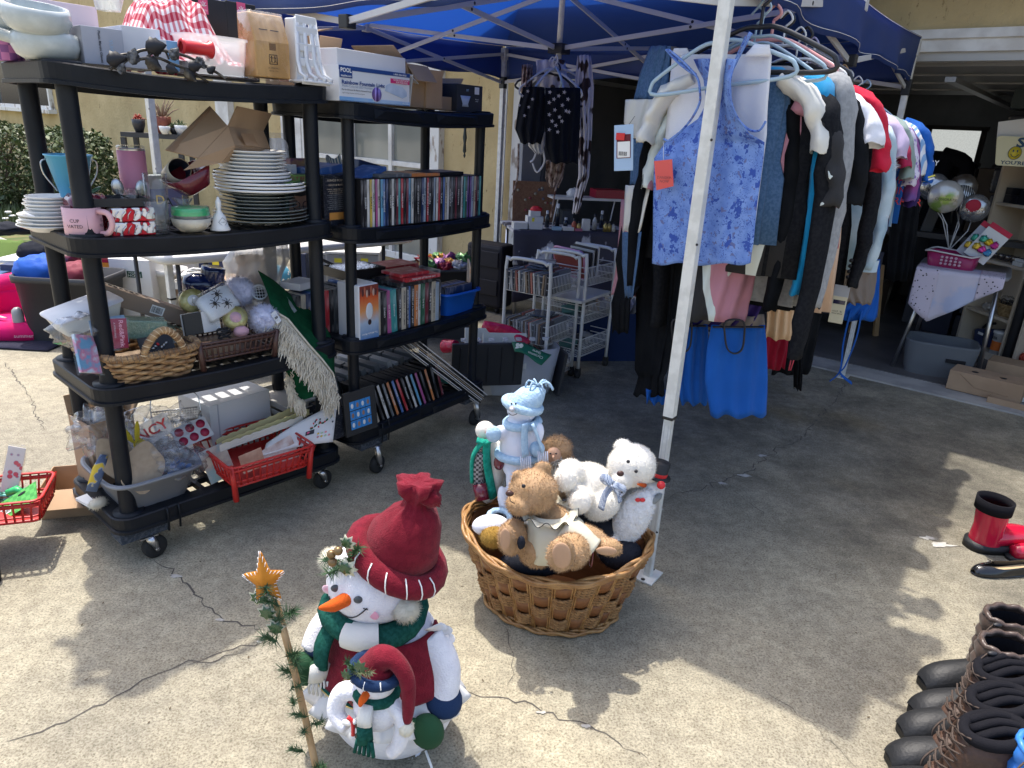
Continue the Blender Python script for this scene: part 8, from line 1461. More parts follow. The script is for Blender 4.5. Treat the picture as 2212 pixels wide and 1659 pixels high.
for i,(nm,lb,rows,a_,b_,mt) in enumerate(lows):
 o=worn(nm,lb); panel(rows,a_,b_,mt,'cloth',o,.03,5,.012,i*1.7,wv=3)
 if nm=='blue_wrap':
  inv=o.matrix_world.inverted()
  for P in ([(1838,670),(1822,740),(1815,800),(1792,824)],[(1862,670),(1850,730),(1826,790),(1815,806),(1840,828)]): m=MB();m.tube([inv@at(x,y,3.8) for x,y in P],.014,ROY,6,cr=5,flat=.2);m.build('tie',o)
 if nm=='black_long_sleeve':
  inv=o.matrix_world.inverted()
  for d in (0,12): m=MB();m.tube([inv@at(1722+d,690,2.85),inv@at(1712+d*.7,760,2.85),inv@at(1704+d*.3,800,2.85)],.003,mk('coral_cord',(.65,.08,.12)),5);m.build('cord',o)
for i,(x0,x1,Y,y0,y1,lb) in enumerate(((1525,1657,2.35,702,897,'royal blue apron with a black edged oval pocket, nearest one'),(1462,1532,2.5,700,870,'royal blue apron partly behind the white tent leg'),(1396,1440,2.6,840,868,'sliver of blue apron behind the black dress'))):
 o=worn('apron',lb); panel([(y0,x0+12,x1-4),(y0+60,x0+2,x1-1),(y0+120,x0-2,x1),(y1,x0+10,x1-2)] if i<2 else [(y0,x0,x1),(y1,x0,x1)],Y,Y+.03,ROY,'cloth',o,.02,5,.006,i,wv=5); inv=o.matrix_world.inverted()
 if i<2:
  m=MB();m.tube([inv@(at(x,y0+1,Y)+Vector((0,-.02,0))) for x in range(x0+12,x1-3,12)],.008,BLK,6,flat=.4);m.build('black_binding',o)
  cx=(x0+x1)/2-10-(18*i);m=MB();m.tube([inv@(at(cx+dx,y0+dy,Y)+Vector((0,-.036,0))) for dx,dy in ((-19,-14),(-21,18),(-15,46),(0,55),(15,46),(20,18),(17,-14))],.006,BLK,6,cr=4,flat=.5,closed=True);m.build('pocket_binding',o)
o=worn('knit_dress','long navy and cream block knit dress behind the pale blue price tag')
for rows,mt in (([(100,1405,1448),(160,1382,1446),(215,1368,1442)],NVB),([(215,1352,1442),(262,1348,1430),(300,1356,1422)],CRM),([(300,1362,1422),(360,1362,1412),(400,1360,1405)],NVB),([(400,1352,1405),(500,1345,1385)],CRM),([(500,1345,1385),(570,1344,1378),(640,1350,1368)],NVB)): panel(rows,2.66,2.50,mt,'knit_block',o,.02,5,.008,2,wv=2)
STR=fab('black_star_cloth',(.012,.014,.02));
def hub(name,lb,rows,Y0,Y1,mt): o=thing(name,lb,'clothing',F0.M(.16,4.2,1.6),'clothes hanging under the tent centre'); panel(rows,Y0,Y1,mt,'cloth',o,.04,5,.015,len(name),wv=2); return o
o1=hub('star_shorts','black shorts with grey stars, right and longer of the two',[(190,1178,1254),(250,1176,1254),(320,1180,1250),(352,1190,1248)],4.1,4.15,STR); o2=hub('star_shorts','black shorts with fewer stars and white hem lines, left of the two',[(188,1130,1176),(230,1120,1178),(280,1113,1176),(310,1125,1168)],4.15,4.1,STR)
GST=mk('star_grey',(.42,.40,.42),rough=.8)
def star5(par,c,r,mt,dy=-.045,t=.002,nm='star_print'):
 m=MB();p=par.matrix_world.inverted()@(c+Vector((0,dy,0)));m.poly([(math.sin(k*math.pi/5+.2)*r*(1 if k%2==0 else .42),math.cos(k*math.pi/5+.2)*r*(1 if k%2==0 else .42)) for k in range(10)],t,mt); q=m.build(nm,par); q.location=p; return q
for x,y in ((1187,200),(1206,208),(1226,215),(1186,222),(1214,228),(1198,238),(1222,240),(1186,248),(1208,253),(1228,242),(1192,262),(1200,271),(1213,262),(1186,280),(1204,285),(1196,215),(1218,200)): star5(o1,at(x,y,4.08),.012,GST)
for x,y in ((1140,198),(1128,208),(1150,215),(1122,228),(1142,232),(1133,250)): star5(o2,at(x,y,4.08),.010,GST)
COW=mk('cow_print',(.05,.03,.03),(.62,.60,.64),sc=9,rough=.85,lo=.40,hi=.42,det=1); hub('cow_print_top','white long sleeved top with dark cow spots hanging under the tent centre',[(120,1248,1276),(190,1240,1282),(290,1250,1278),(380,1250,1272),(430,1240,1258),(460,1236,1252)],4.3,4.3,COW); hub('white_strap_top','white top with long thin straps showing under the star shorts',[(285,1140,1178),(315,1142,1176),(332,1158,1172)],4.2,4.2,WHC)
PAI=fab('paisley_fabric',(.10,.05,.04),(.40,.32,.28),sc=40); hub('brown_blouse','brown paisley top hanging behind the star shorts',[(140,1128,1150),(200,1125,1150)],4.3,4.3,PAI); hub('beaded_top','brown beaded top with cord ties below the star shorts',[(345,1180,1222),(385,1178,1216),(405,1186,1206)],4.25,4.25,PAI); hub('ruffle_top','white and black ruffled top between the hangers',[(130,1158,1220),(190,1160,1230)],4.35,4.35,COW)
for i,P in enumerate(([(1120,310),(1118,380),(1107,422)],[(1172,320),(1176,350),(1160,372),(1150,352)],[(1202,400),(1196,430),(1190,470)],[(1158,330),(1152,345),(1145,350)])): m=MB();m.tube([at(x,y,4.2) for x,y in P],.006,[PAI,WHC,PAI,WHC][i],5,cr=4); solo(m,'tie_cord','%s tie cord dangling under the hub clothes'%['brown','thick white','brown beaded','short white'][i],'cord')
hp=at(1199,120,4.3)
for i,(rz,dz,c,lb) in enumerate(((15,0,2,'white hanger facing forward under the tent hub'),(60,-.01,2,'white hanger turned sideways under the tent hub'),(-40,-.02,2,'white hanger crossing the others to the right'),(100,.0,0,'thin pale hanger at the back under the hub'),(-12,-.03,1,'black hanger among the white ones under the hub'),(-70,.01,2,'white hanger end-on under the tent hub'))): hanger(Matrix.Translation((hp.x,hp.y,1.79+dz))@Euler((0,math.radians(-8+5*i),math.radians(rz))).to_matrix().to_4x4(),hc[c],lb,.40,.006,.05,'hangers under the tent hub')
# == BIG SNOWMAN
PLU=fab('white_plush',(.76,.76,.80),(.70,.70,.75),sc=40,sheen=.4,bump=.4,bsc=250); CRI=fab('crimson_felt',(.135,.005,.015),(.17,.008,.02),sc=60,sheen=.3,bump=.35,bsc=300); TGR=fab('forest_knit',(.008,.06,.045),(.015,.09,.07),sc=120); NVL=fab('navy_felt',(.012,.03,.08)); SAT=mk('satin',(.68,.67,.66),rough=.3,sheen=.3,bump=.15,bsc=20); ORG=fab('orange_felt',(.60,.10,.015)); STARF=fab('amber_felt',(.55,.22,.03),(.48,.18,.02),sc=30); MUS=fab('cream_pom',(.70,.66,.54))
SX,SY=-.262,1.435
o=thing('snowman_figure','large plush snowman with a dark red hat carrying a small snowman, on the driveway','snowman figure',Matrix.Translation((SX,SY,0))@Matrix.Rotation(math.radians(-14),4,'Z')@Matrix.Scale(1.05,4))
m=MB();m.ell((0,0,.13),(.158,.145,.15),PLU,40,26);m.ell((-.005,0,.27),(.120,.11,.12),PLU,30,20);m.ell((-.035,-.015,.452),(.108,.102,.094),PLU,32,22);m.lathe([(.10,-.0),(.14,.02)],PLU,30)
m.tube([(-.09,0,.33),(-.155,-.015,.29),(-.175,-.05,.24)],[.045,.045,.036],PLU,16,cr=5);m.tube([(.09,0,.32),(.138,-.02,.25),(.142,-.06,.17)],[.042,.040,.036],PLU,16,cr=5);m.build('body',o,remesh=.006,smooth=3); fluff(o,(0,0,.13),(.160,.147,.152),PLU,5000,.007,.0006,50,name='pile'); fluff(o,(-.035,-.015,.452),(.110,.104,.096),PLU,2600,.005,.0005,51,name='pile')
F=lambda x,z,r=.102:(-.035+x, -.015-math.sqrt(max(.0001,r*r*(1-(x/.11)**2-((z-.452)/.097)**2))), z)
m=MB();a=Vector(F(-.028,.462));m.tube([a+Vector((.012,.01,0)),a+Vector((-.01,-.022,-.004)),a+Vector((-.028,-.048,.004))],[.016,.014,.003],ORG,14,cr=4);m.build('nose',o)
for x,z in ((-.050,.476),(.010,.470)): m=MB();m.ell(F(x,z),(.010,.005,.009),mk('button_slate',(.06,.07,.08),rough=.3),14,8,R=(0,0,20));m.build('eye',o)
for x,z in ((-.082,.452),(.042,.432)): m=MB();m.ell(F(x,z,.1015),(.012,.002,.011),mk('cheek_pink',(.70,.33,.42),(.72,.55,.62),sc=60,rough=.9),12,8);m.build('cheek',o)
m=MB();m.tube([F(-.07+.0125*k,.440-.034*math.sin(math.pi*k/8)+.0016*k,.1035) for k in range(9)],.0014,BLK,5);m.tube([F(-.070,.445,.1035),F(-.07,.436,.1035)],.0013,BLK,4);m.tube([F(.022,.452,.1035),F(.032,.449,.1035)],.0013,BLK,4);m.build('mouth',o)
m=MB();m.loft([(.02,.0,.515,.086,.082),(.024,.0,.55,.086,.082),(.036,.0,.60,.078,.074),(.05,.0,.635,.055,.052),(.056,0,.655,.028,.026),(.058,0,.668,.024,.022),(.062,0,.69,.04,.032),(.064,0,.715,.046,.032),(.06,0,.708,.02,.02)],CRI,60,rip=lambda a,t:1+.06*math.sin(7*a+t*5)*(t>.3)+.05*math.sin(15*a)*(t>.4)+.22*math.sin(5*a)*(t>.7));m.ell((.088,0,.682),(.03,.022,.022),CRI,18,12,R=(0,30,0),nz=.5,nf=4);m.build('hat',o)
m=MB();m.tube([(.018+.088*math.cos(a),-.004+.086*math.sin(a),.522-.044*math.cos(a)) for a in [k*.3142 for k in range(20)]],.025,CRI,14,closed=True,flat=1.1); cf=m.build('hat_cuff',o)
for a in (-2.1,-1.75,-1.4,-1.0,-.7,-.4): m=MB();c=Vector((.018+.088*math.cos(a),-.004+.086*math.sin(a),.522-.044*math.cos(a))); d=Vector((math.cos(a),math.sin(a),0));m.tube([c+d*.027*math.cos(q)+Vector((0,0,.028*math.sin(q))) for q in (-1.2,-.6,0,.6,1.2)],.0016,WHT,5);m.build('white_stitch',cf)
for i,(x,y,z) in enumerate(((.062,-.062,.432),(-.135,-.02,.480))): m=MB();m.ell((x,y,z),.028,MUS,16,12); e_=m.build('ear_muff',o); fluff(e_,(x,y,z),.028,MUS,1400,.014,.0007,i+40,name='fluff')
def sprig(par,c,n,ln,mt,seed,d0,nm='pine_needles',th=.0012,L_=.05):
 q=random.Random(seed);m=MB();d0=Vector(d0).normalized()
 for k in range(n):
  t=q.random(); b0=Vector(c)+d0*L_*t; d=(d0*.5+Vector((q.uniform(-1,1),q.uniform(-1,1),q.uniform(-1,1)))).normalized()*ln*q.uniform(.6,1.1); s=d.orthogonal().normalized()*th; m.add([b0-s,b0+s,b0+d],[(0,1,2)],mt)
 tag(m.build(nm,par),kind='stuff')
PIN=mk('pine_green',(.035,.085,.035),(.06,.12,.05),sc=40,rough=.6); PIV=mk('ivy_cream',(.55,.55,.42),rough=.5); BRO=mk('bronze_bead',(.20,.13,.06),metal=.5,rough=.3)
sprig(o,(-.06,-.09,.535),160,.028,PIN,1,(-.8,-.2,-.5)); sprig(o,(-.06,-.09,.54),160,.028,PIN,2,(.5,.0,.8)); sprig(o,(-.08,-.08,.53),120,.026,PIN,3,(-.9,.2,-.2))
def ivy(par,c,s,rot,mt,m2=None,nm='leaf'):
 m=MB();P=[]
 for k in range(14): a=k*6.283/14+rot; r=s*(1 if k%2==0 else .62); P.append((c[0]+math.cos(a)*r,c[1]-.004*(k%2),c[2]+math.sin(a)*r))
 m.add([tuple(c)]+P,[(0,1+k,1+(k+1)%14) for k in range(14)],mt);m.build(nm,par,solid=.0008)
ivy(o,(-.045,-.118,.548),.024,0,PIV); ivy(o,(-.05,-.122,.548),.017,.2,GLF); ivy(o,(-.05,-.105,.60),.020,1,PIV); ivy(o,(-.052,-.108,.60),.014,1,GLF)
for c in ((-.065,-.120,.585),(-.082,-.118,.572),(-.078,-.122,.556)): m=MB();m.ell(c,.010,BRO,12,8);m.build('berry',o)
m=MB();m.tube([(-.04+.098*math.cos(a),-.01+.092*math.sin(a),.368+.01*math.sin(2*a)) for a in [k*.3307 for k in range(19)]],.030,TGR,14,closed=True); s_=m.build('scarf',o)
m=MB();m.tube([(-.04+.100*math.cos(a),-.014+.094*math.sin(a),.368) for a in [-1.75+k*.12 for k in range(7)]],.0315,CRM,14,cap=False);m.build('knit_band',s_)
m=MB();m.tube([(-.105,-.085,.365),(-.118,-.112,.32),(-.12,-.118,.27)],[.022,.024,.022],TGR,12,cr=4,flat=.5);m.build('scarf_end',s_);m=MB();m.tube([(-.12,-.118,.275),(-.122,-.123,.235)],[.024,.026],CRM,12,flat=.4);m.build('knit_band',s_)
m=MB();[m.tube([(-.140+.008*k,-.126,.24),(-.146+.010*k,-.130,.215),(-.145+.010*k,-.128,.195)],.0028,CRM,5) for k in range(6)]; m.build('fringe',s_)
fluff(s_,(-.04,-.01,.368),(.125,.12,.03),TGR,1400,.010,.0006,9,name='knit_fuzz')
m=MB()
def vest(s,t): a=math.radians(-185+200*s); z=.345-.155*t+.03*abs(math.cos(a*.5+.8))*t; r=(.108+.052*t)*1.03; return (-.012+r*math.cos(a)*1.02,-.0+r*.93*math.sin(a),z)
m.sheet(vest,40,12,CRI);m.build('vest',o,solid=.006)
PLD=mk('plaid',(.015,.05,.03),(.28,.02,.03),sc=150,kind='check',rough=.8)
for i,t in enumerate((.08,.36,.64,.90)):
 p=Vector(vest(.47,t));m=MB();m.ell(p+Vector((0,-.003,0)),(.020,.010,.020),PLD,16,10);m.build('plaid_patch',o);m=MB();m.tube([p+Vector((-.03,-.006,.014)),p+Vector((-.012,-.014,.022)),p+Vector((.0,-.012,.016)),p+Vector((.018,-.012,.022)),p+Vector((.03,-.004,.01))],.0028,GLD,6,cr=3);m.build('cord_loop',o)
 m=MB();m.ell(p+Vector((.028 if i%2 else -.026,-.012,.012)),.009,BRO,12,8);m.build('bead_button',o)
m=MB();m.tube([Vector(vest(s/20,1.0))+Vector((0,-.004,0)) for s in range(4,14)],.0045,TGR,6);m.tube([Vector(vest(s/20,1.0))+Vector((0,-.009,.0)) for s in range(4,14)],.0018,GLD,5);m.build('braid_trim',o)
def ruf(r0,z0,ln,out,a0,a1,n,name):
 m=MB()
 def f(s,t): a=math.radians(a0+(a1-a0)*s); w=math.sin(s*n); r=r0+out*t+.013*w*t; return (-.01+r*math.cos(a),-.0+r*.93*math.sin(a),z0-ln*t+.012*w*t)
 m.sheet(f,120,6,SAT);m.build(name,o,solid=.001)
ruf(.150,.215,.06,.045,-205,15,75,'satin_ruffle')
for sx in (-1,1):
 m=MB();m.sheet(lambda s,t,sx=sx:(sx*(.100+.035*t+.015*math.sin(s*30)*t),-.05+.07*math.sin(s*3.1)*1+.012*math.cos(s*30)*t,.375-.19*s+.02*t),50,5,SAT);m.build('satin_ruffle',o,solid=.001)
for sx,p,q_ in ((-1,(-.165,-.035,.265),(-.185,-.07,.205)),(1,(.152,-.055,.20),(.135,-.11,.155))):
 m=MB();m.ell(p,(.045,.045,.022),NVL,18,10,R=(15,sx*25,0));m.build('cuff',o);m=MB();m.ell(q_,(.038,.034,.05),mk('mitten_green',(.01,.06,.025),rough=.9,sheen=.3),18,12,R=(20,0,0));m.ell((q_[0]-sx*.028,q_[1]-.015,q_[2]+.015),(.016,.016,.026),MATS['mitten_green'],12,8);m.build('mitten',o)
m=MB();m.tube([(.125,-.095,.08),(.145,-.11,.055),(.15,-.112,.035)],.003,WHT,5);m.build('ribbon_tag',o)
st=thing('star_staff','wooden staff wound with pine garland and topped by an amber felt star','staff',Matrix.Translation((0,0,0))); A_=at(686,1672,1.27); B_=at(590,1275,1.40);m=MB();m.tube([A_,A_.lerp(B_,.5)+Vector((.004,0,0)),B_],.0085,WOOD,10,cr=4);m.build('pole',st)
gar=MB();
for k in range(16):
 t=k/15; p=A_.lerp(B_,t)+Vector((.016*math.cos(k*1.4),-.012*math.sin(k*1.4)-.004,0)); sprig(st,p,70 if k<8 else 95,.024 if k<8 else .034,PIN,60+k,(math.sin(k*2.1),-.3,.6),L_=.035,nm='garland')
for k in range(3): p=A_.lerp(B_,.97-.08*k)+Vector((-.035+.012*k,-.01,.0)); ivy(st,p,.020,k,GLF); ivy(st,p+Vector((0,.003,0)),.025,k,PIV)
sc_=B_+Vector((-.012,-.012,.035)); m=MB()
P=[(math.sin(k*math.pi/5-.12)*.060*(1 if k%2==0 else .46)*(1.15 if k==0 else 1),math.cos(k*math.pi/5-.12)*.080*(1 if k%2==0 else .46)*(1.2 if k==0 else 1)) for k in range(10)]
m.add([(x,0,z) for x,z in P]+[(0,-.018,0),(0,.018,0)],[(i,(i+1)%10,10) for i in range(10)]+[((i+1)%10,i,11) for i in range(10)],STARF); s5=m.build('star',st,bevel=.004,M=Matrix.Translation(sc_))
m=MB();
for k in range(10):
 a=Vector((P[k][0],0,P[k][1])); b_=Vector((P[(k+1)%10][0],0,P[(k+1)%10][1]))
 for j in range(4): c=a.lerp(b_,(j+.5)/4)*.92; m.tube([c*1.02+Vector((0,-.004,0)),c*.84+Vector((0,-.009,0))],.0008,WHT,4)
tag(m.build('stitches',s5),kind='stuff')
mn=thing('small_snowman','small plush snowman in a red and navy hat held by the large snowman','snowman figure',Matrix.Translation((SX,SY,0))@Matrix.Rotation(math.radians(-14),4,'Z')@TR(.055,-.200,.245)@Matrix.Scale(1.0,4))
m=MB();m.ell((0,0,.045),(.055,.045,.058),PLU,24,16);m.ell((0,-.005,.118),(.045,.04,.036),PLU,22,14);m.tube([(-.03,-.01,.085),(-.075,-.015,.075),(-.085,-.03,.03),(-.05,-.045,.01)],[.02,.022,.02,.016],PLU,12,cr=5);m.tube([(.035,-.01,.08),(.07,-.02,.05),(.065,-.03,-.01),(.045,-.035,-.04)],[.018,.018,.017,.015],PLU,12,cr=5);m.build('body',mn,remesh=.004,smooth=2)
m=MB();m.tube([(-.002,-.035,.118),(-.008,-.055,.108),(-.010,-.062,.098)],[.010,.008,.003],ORG,10,cr=3);m.build('nose',mn)
for x in (-.016,.012): m=MB();m.ell((x,-.040,.130),.0045,BLK,10,8);m.build('eye',mn)
m=MB();m.tube([(.05*math.cos(a),-.003+.046*math.sin(a),.146-.006*math.cos(a)) for a in [k*.3142 for k in range(20)]],.012,NVL,10,closed=True);m.build('hat_cuff',mn)
for a in (-2.2,-1.6,-1.0): m=MB();c=Vector((.05*math.cos(a),-.003+.046*math.sin(a),.146)); d=Vector((math.cos(a),math.sin(a),0));m.tube([c+d*.013*math.cos(q)+Vector((0,0,.013*math.sin(q))) for q in (-1.2,0,1.2)],.0012,WHT,4);m.build('white_stitch',mn)
m=MB();m.tube([(0,0,.148),(.012,0,.178),(.045,-.005,.185),(.075,-.012,.15),(.082,-.02,.09),(.08,-.025,.05)],[.044,.030,.020,.017,.014,.010],CRI,18,cr=5);m.build('hat',mn);m=MB();m.ell((.08,-.028,.035),.017,MUS,14,10); q=m.build('pompom',mn); fluff(q,(.08,-.028,.035),.017,MUS,500,.006,.0007,70,name='fluff')
m=MB();m.tube([(.04*math.cos(a),.034*math.sin(a)-.003,.088) for a in [k*.4189 for k in range(15)]],.014,TGR,10,closed=True);m.build('scarf',mn);m=MB();m.tube([(-.002,-.046,.092),(-.002,-.060,.065),(.0,-.064,.05)],[.016,.017,.017],CRM,10,flat=.5);m.build('knit_band',mn);m=MB();m.tube([(.0,-.064,.05),(.004,-.068,.01)],[.017,.018],TGR,10,flat=.5); [m.tube([(-.014+.008*k,-.068,.015),(-.02+.011*k,-.072,-.02)],.0045,TGR,6) for k in range(5)]; m.build('scarf_end',mn)
for z in (.028,-.002): m=MB();m.cyl((-.022,-.044,z),(-.023,-.050,z),.009,mk('button_olive',(.05,.05,.04),rough=.4),seg=16);m.build('button',mn)
m=MB();m.tube([(-.055,-.05,.03),(-.035,-.055,.038),(-.02,-.056,.052)],.006,WHT,8);m.tube([(-.03,-.058,.01),(-.03,-.058,.045),(-.042,-.058,.056)],.0045,RDP,8,cr=3);m.build('candy_cane',mn)
sprig(mn,(-.03,-.04,.165),110,.018,PIN,80,(-.4,-.1,.6),L_=.03); sprig(mn,(-.03,-.045,.165),90,.016,LF[2],81,(.9,0,.3),L_=.04); ivy(mn,(-.012,-.05,.192),.018,0,GLF); ivy(mn,(-.045,-.05,.162),.014,1,GLF)
# == WICKER BASKET OF TOYS
FZ=Fr(.17,2.015,-13); WB_=mk('basket_cane',(.29,.14,.045),(.40,.22,.08),sc=30,rough=.45,coat=.2,bump=.2,bsc=100); WSTR=mk('wood_strip',(.17,.065,.022),(.23,.095,.035),sc=8,rough=.45,stretch=(1,1,6)); ROP=mk('rope_weave',(.33,.18,.07),(.22,.11,.04),sc=60,rough=.8,bump=.4)
o=thing('wicker_toy_basket','large oval brown wicker basket full of plush toys at the foot of the leg','basket',FZ.M(0,0));
def bp(a,t,off=0):
 rx=.215+.085*t+off; ry=.16+.07*t+off; z=.01+t*(.235+.055*math.cos(a)**2); return Vector((rx*math.cos(a),ry*math.sin(a),z))
NC=26
for k in range(NC):
 a=2*math.pi*k/NC
 for d in (-.03,0,.03): m=MB();m.tube([bp(a+d,t) for t in (0,.35,.7,1)],.0036,WB_,6,cr=2);m.build('stake',o)
def patch(a0,a1,t0,t1,bul,mt,nm):
 m=MB();m.sheet(lambda s,t:bp(a0+(a1-a0)*s,t0+(t1-t0)*t,-.006+bul*math.sin(math.pi*s)),8,2,mt);m.build(nm,o,solid=.003)
for r_ in range(4):
 t0=.10+.205*r_
 for k in range(NC):
  a0=2*math.pi*(k-.02)/NC; a1=2*math.pi*(k+1.02)/NC
  if (k+r_)%2: patch(a0,a1,t0+.015,t0+.19,.014,WSTR,'wood_strip')
  else:
   m=MB()
   for j in range(4):
    for ph in (0,math.pi): m.tube([bp(a0+(a1-a0)*s/10,t0+.03+.045*j,-.004+.017*math.sin(math.pi*s/10))+Vector((0,0,.0025*math.cos(s*1.6+ph)))+Vector((math.cos(a0),math.sin(a0),0))*.0025*math.sin(s*1.6+ph) for s in range(11)],.0042,ROP,5)
   m.build('rope_patch',o)
for n_,t0,amp,rr,nm in ((4,-.01,.006,.0055,'base_coil'),(7,.93,.010,.006,'rim_coil')):
 for j in range(n_):
  m=MB();m.tube([bp(a,t0+.013*j,.004*math.sin(a*13+j*2.2)+.006*(j%3))+Vector((0,0,.004*math.cos(a*13+j*2.2))) for a in [k*2*math.pi/130 for k in range(130)]],[rr*(1+.15*hn(k*.4,j)) for k in range(130)],WB_,6,closed=True);m.build(nm,o)
m=MB();m.sheet(lambda s,t:bp(6.283*s,.0+.95*t,-.014),60,6,WSTR);m.build('lining',o);m=MB();m.lathe([(.001,0),(.2,0)],WSTR,40,sy=.75,c=(0,0,.012));m.build('base',o)
BF=fab('bear_fur',(.40,.25,.125),(.47,.30,.165),sc=20,sheen=.5); WF=fab('cream_fur',(.84,.80,.72),(.80,.76,.68),sc=30,sheen=.4); PAD=fab('bear_pad',(.50,.31,.19),sheen=.4); NOS=mk('nose_brown',(.06,.025,.018),rough=.4)
def plush(name,label,parts,mt,furs=6,fl=.010,n=900,seed=0,vox=.005,cat='plush toy'):
 """parts: world ellipsoids (centre, radii, rot); merged to one continuous body, with short pile on top"""
 o=thing(name,label,cat,Matrix.Translation(parts[0][0])); inv=o.matrix_world.inverted();m=MB();fu=MB(); q=random.Random(seed)
 for c,r,R in parts: m.ell(inv@Vector(c),r,mt,22,14,R=R)
 b=m.build('body',o,remesh=vox,smooth=2)
 MS=[(Matrix.Translation(inv@Vector(c))@Euler([math.radians(a) for a in (R or (0,0,0))],'XYZ').to_matrix().to_4x4(),Vector(r if isinstance(r,tuple) else (r,r,r))) for c,r,R in parts]; IV=[M_.inverted() for M_,_ in MS]
 for M_,r in MS:
  k_=int(n*(r.x*r.y+r.y*r.z+r.x*r.z)/.0075)
  for k in range(k_):
   d=Vector((q.gauss(0,1),q.gauss(0,1),q.gauss(0,1))).normalized(); p=M_@Vector((d.x*r.x,d.y*r.y,d.z*r.z))
   if any(I is not M_ and (lambda v:(v.x/r2.x)**2+(v.y/r2.y)**2+(v.z/r2.z)**2<.93)(I@p) for I,(_,r2) in zip(IV,MS)): continue
   nn=(M_.to_3x3()@Vector((d.x/r.x,d.y/r.y,d.z/r.z))).normalized(); e_=(nn+Vector((q.uniform(-.6,.6),q.uniform(-.6,.6),q.uniform(-.7,.4)))).normalized()*fl*q.uniform(.6,1.2); s=nn.orthogonal().normalized()*.0011; s.rotate(Matrix.Rotation(q.uniform(0,6.28),3,nn)); p=p-nn*.003
   fu.add([p-s,p+s,p+e_],[(0,1,2)],mt)
 tag(fu.build('pile',o),kind='stuff'); return o,inv
def part(o,inv,nm,fn): m=MB();fn(m); return m.build(nm,o)
def W_(x,y,Y): return at(x,y,Y)
H1=W_(1152,1062,1.86); B1=W_(1195,1150,1.86)
o,inv=plush('teddy_bear','brown teddy bear in a cream satin dress sitting at the basket front',[(B1,(.075,.068,.085),(0,10,0)),(H1,(.072,.068,.068),None),(H1+Vector((-.040,-.040,-.022)),(.038,.04,.032),(0,0,30)),(W_(1172,1015,1.88),(.026,.014,.028),(0,10,0)),(W_(1118,1030,1.86),(.018,.012,.022),None),(W_(1275,1160,1.80),(.062,.030,.032),(0,22,-10)),(W_(1320,1182,1.77),(.032,.027,.026),(0,15,0)),(W_(1235,1190,1.72),(.05,.055,.048),None),(W_(1212,1198,1.66),(.040,.026,.052),(0,0,0)),(W_(1108,1160,1.82),(.042,.05,.055),(0,10,0)),(W_(1096,1165,1.76),(.026,.024,.05),(0,-12,0)),(W_(1160,1190,1.82),(.055,.05,.05),None)],BF,seed=1,fl=.010,n=1900)
for nm,x,y,Y,r,mt in (('foot_pad',1213,1200,1.634,(.027,.006,.040),PAD),('foot_pad',1091,1165,1.738,(.016,.006,.036),PAD),('nose',1101,1066,1.775,(.012,.008,.009),NOS),('eye',1131,1050,1.785,(.006,.005,.006),BLK),('paw_pad',1310,1190,1.745,(.03,.006,.014),PAD)): part(o,inv,nm,lambda m:m.ell(inv@W_(x,y,Y),r,mt,16,10,R=(0,0,-20) if nm=='foot_pad' else None))
part(o,inv,'mouth',lambda m:m.tube([inv@W_(x,y,1.772) for x,y in ((1101,1074),(1103,1083),(1112,1088))],.0014,BLK,4))
CSA=mk('cream_satin',(.66,.63,.50),(.60,.57,.44),sc=6,rough=.28,bump=.5,bsc=14); d_=thing('satin_dress','cream satin dress with dark piping worn by the brown teddy bear','doll dress',Matrix.Translation(B1))
m=MB();m.loft([(-.02,-.0,.075,.055,.055),(0,-.01,.04,.085,.078),(.01,-.012,-.02,.098,.085),(.012,-.012,-.055,.104,.09)],CSA,60,cap=False,rip=lambda a,t:1+.05*t*math.sin(11*a)+.03*math.sin(5*a));m.build('dress_body',d_,solid=.002)
m=MB();m.tube([(.02,-.05,.05),(.07,-.065,.02),(.105,-.075,-.005)],[.04,.048,.05],CSA,20,cr=4,cap=False);m.build('sleeve',d_,solid=.002);m=MB();m.tube([(.108+.0*math.cos(a),-.076+.048*math.cos(a),-.006+.05*math.sin(a)) for a in [k*.5236 for k in range(12)]],.0018,MAR,5,closed=True);m.build('piping',d_)
rf=lambda s,t:(-.02+(.058+.030*t)*math.cos(3.3+s*5.6),-.01+(.055+.028*t)*math.sin(3.3+s*5.6)*1.1,.070+.010*math.sin(s*60)*t+.01*t)
m=MB();m.sheet(rf,110,3,CSA);m.build('ruffle_collar',d_,solid=.001);m=MB();m.tube([rf(k/110,1) for k in range(111)],.0013,BLK,4);m.build('piping',d_)
m=MB();m.ell(W_(1126,1172,1.74)-B1,(.012,.012,.02),DKF,12,8,nz=.3);m.build('black_bow',d_)
H2=W_(1365,1005,2.0); B2=W_(1275,1050,2.02)
o,inv=plush('white_bear','cream teddy bear with a blue gingham bow lying across the basket',[(B2,(.085,.07,.075),(0,25,0)),(H2,(.075,.068,.068),None),(H2+Vector((-.03,-.04,-.03)),(.036,.036,.03),None),(W_(1345,965,2.02),(.028,.018,.026),None),(W_(1405,1035,2.0),(.024,.018,.026),None),(W_(1235,1020,1.98),(.045,.04,.04),(0,40,0)),(W_(1222,1035,1.92),(.035,.035,.04),None),(W_(1255,1072,1.93),(.045,.035,.033),(0,20,0)),(W_(1252,1085,1.88),(.035,.026,.037),None),(W_(1300,1092,1.95),(.06,.045,.045),(0,-30,0))],WF,fl=.009,n=1900,seed=2)
for nm,x,y,Y,r,mt in (('nose',1340,1023,1.905,(.011,.008,.009),NOS),('eye',1357,997,1.925,.0055,BLK),('eye',1374,1018,1.925,.0055,BLK)): part(o,inv,nm,lambda m:m.ell(inv@W_(x,y,Y),r,mt,14,10))
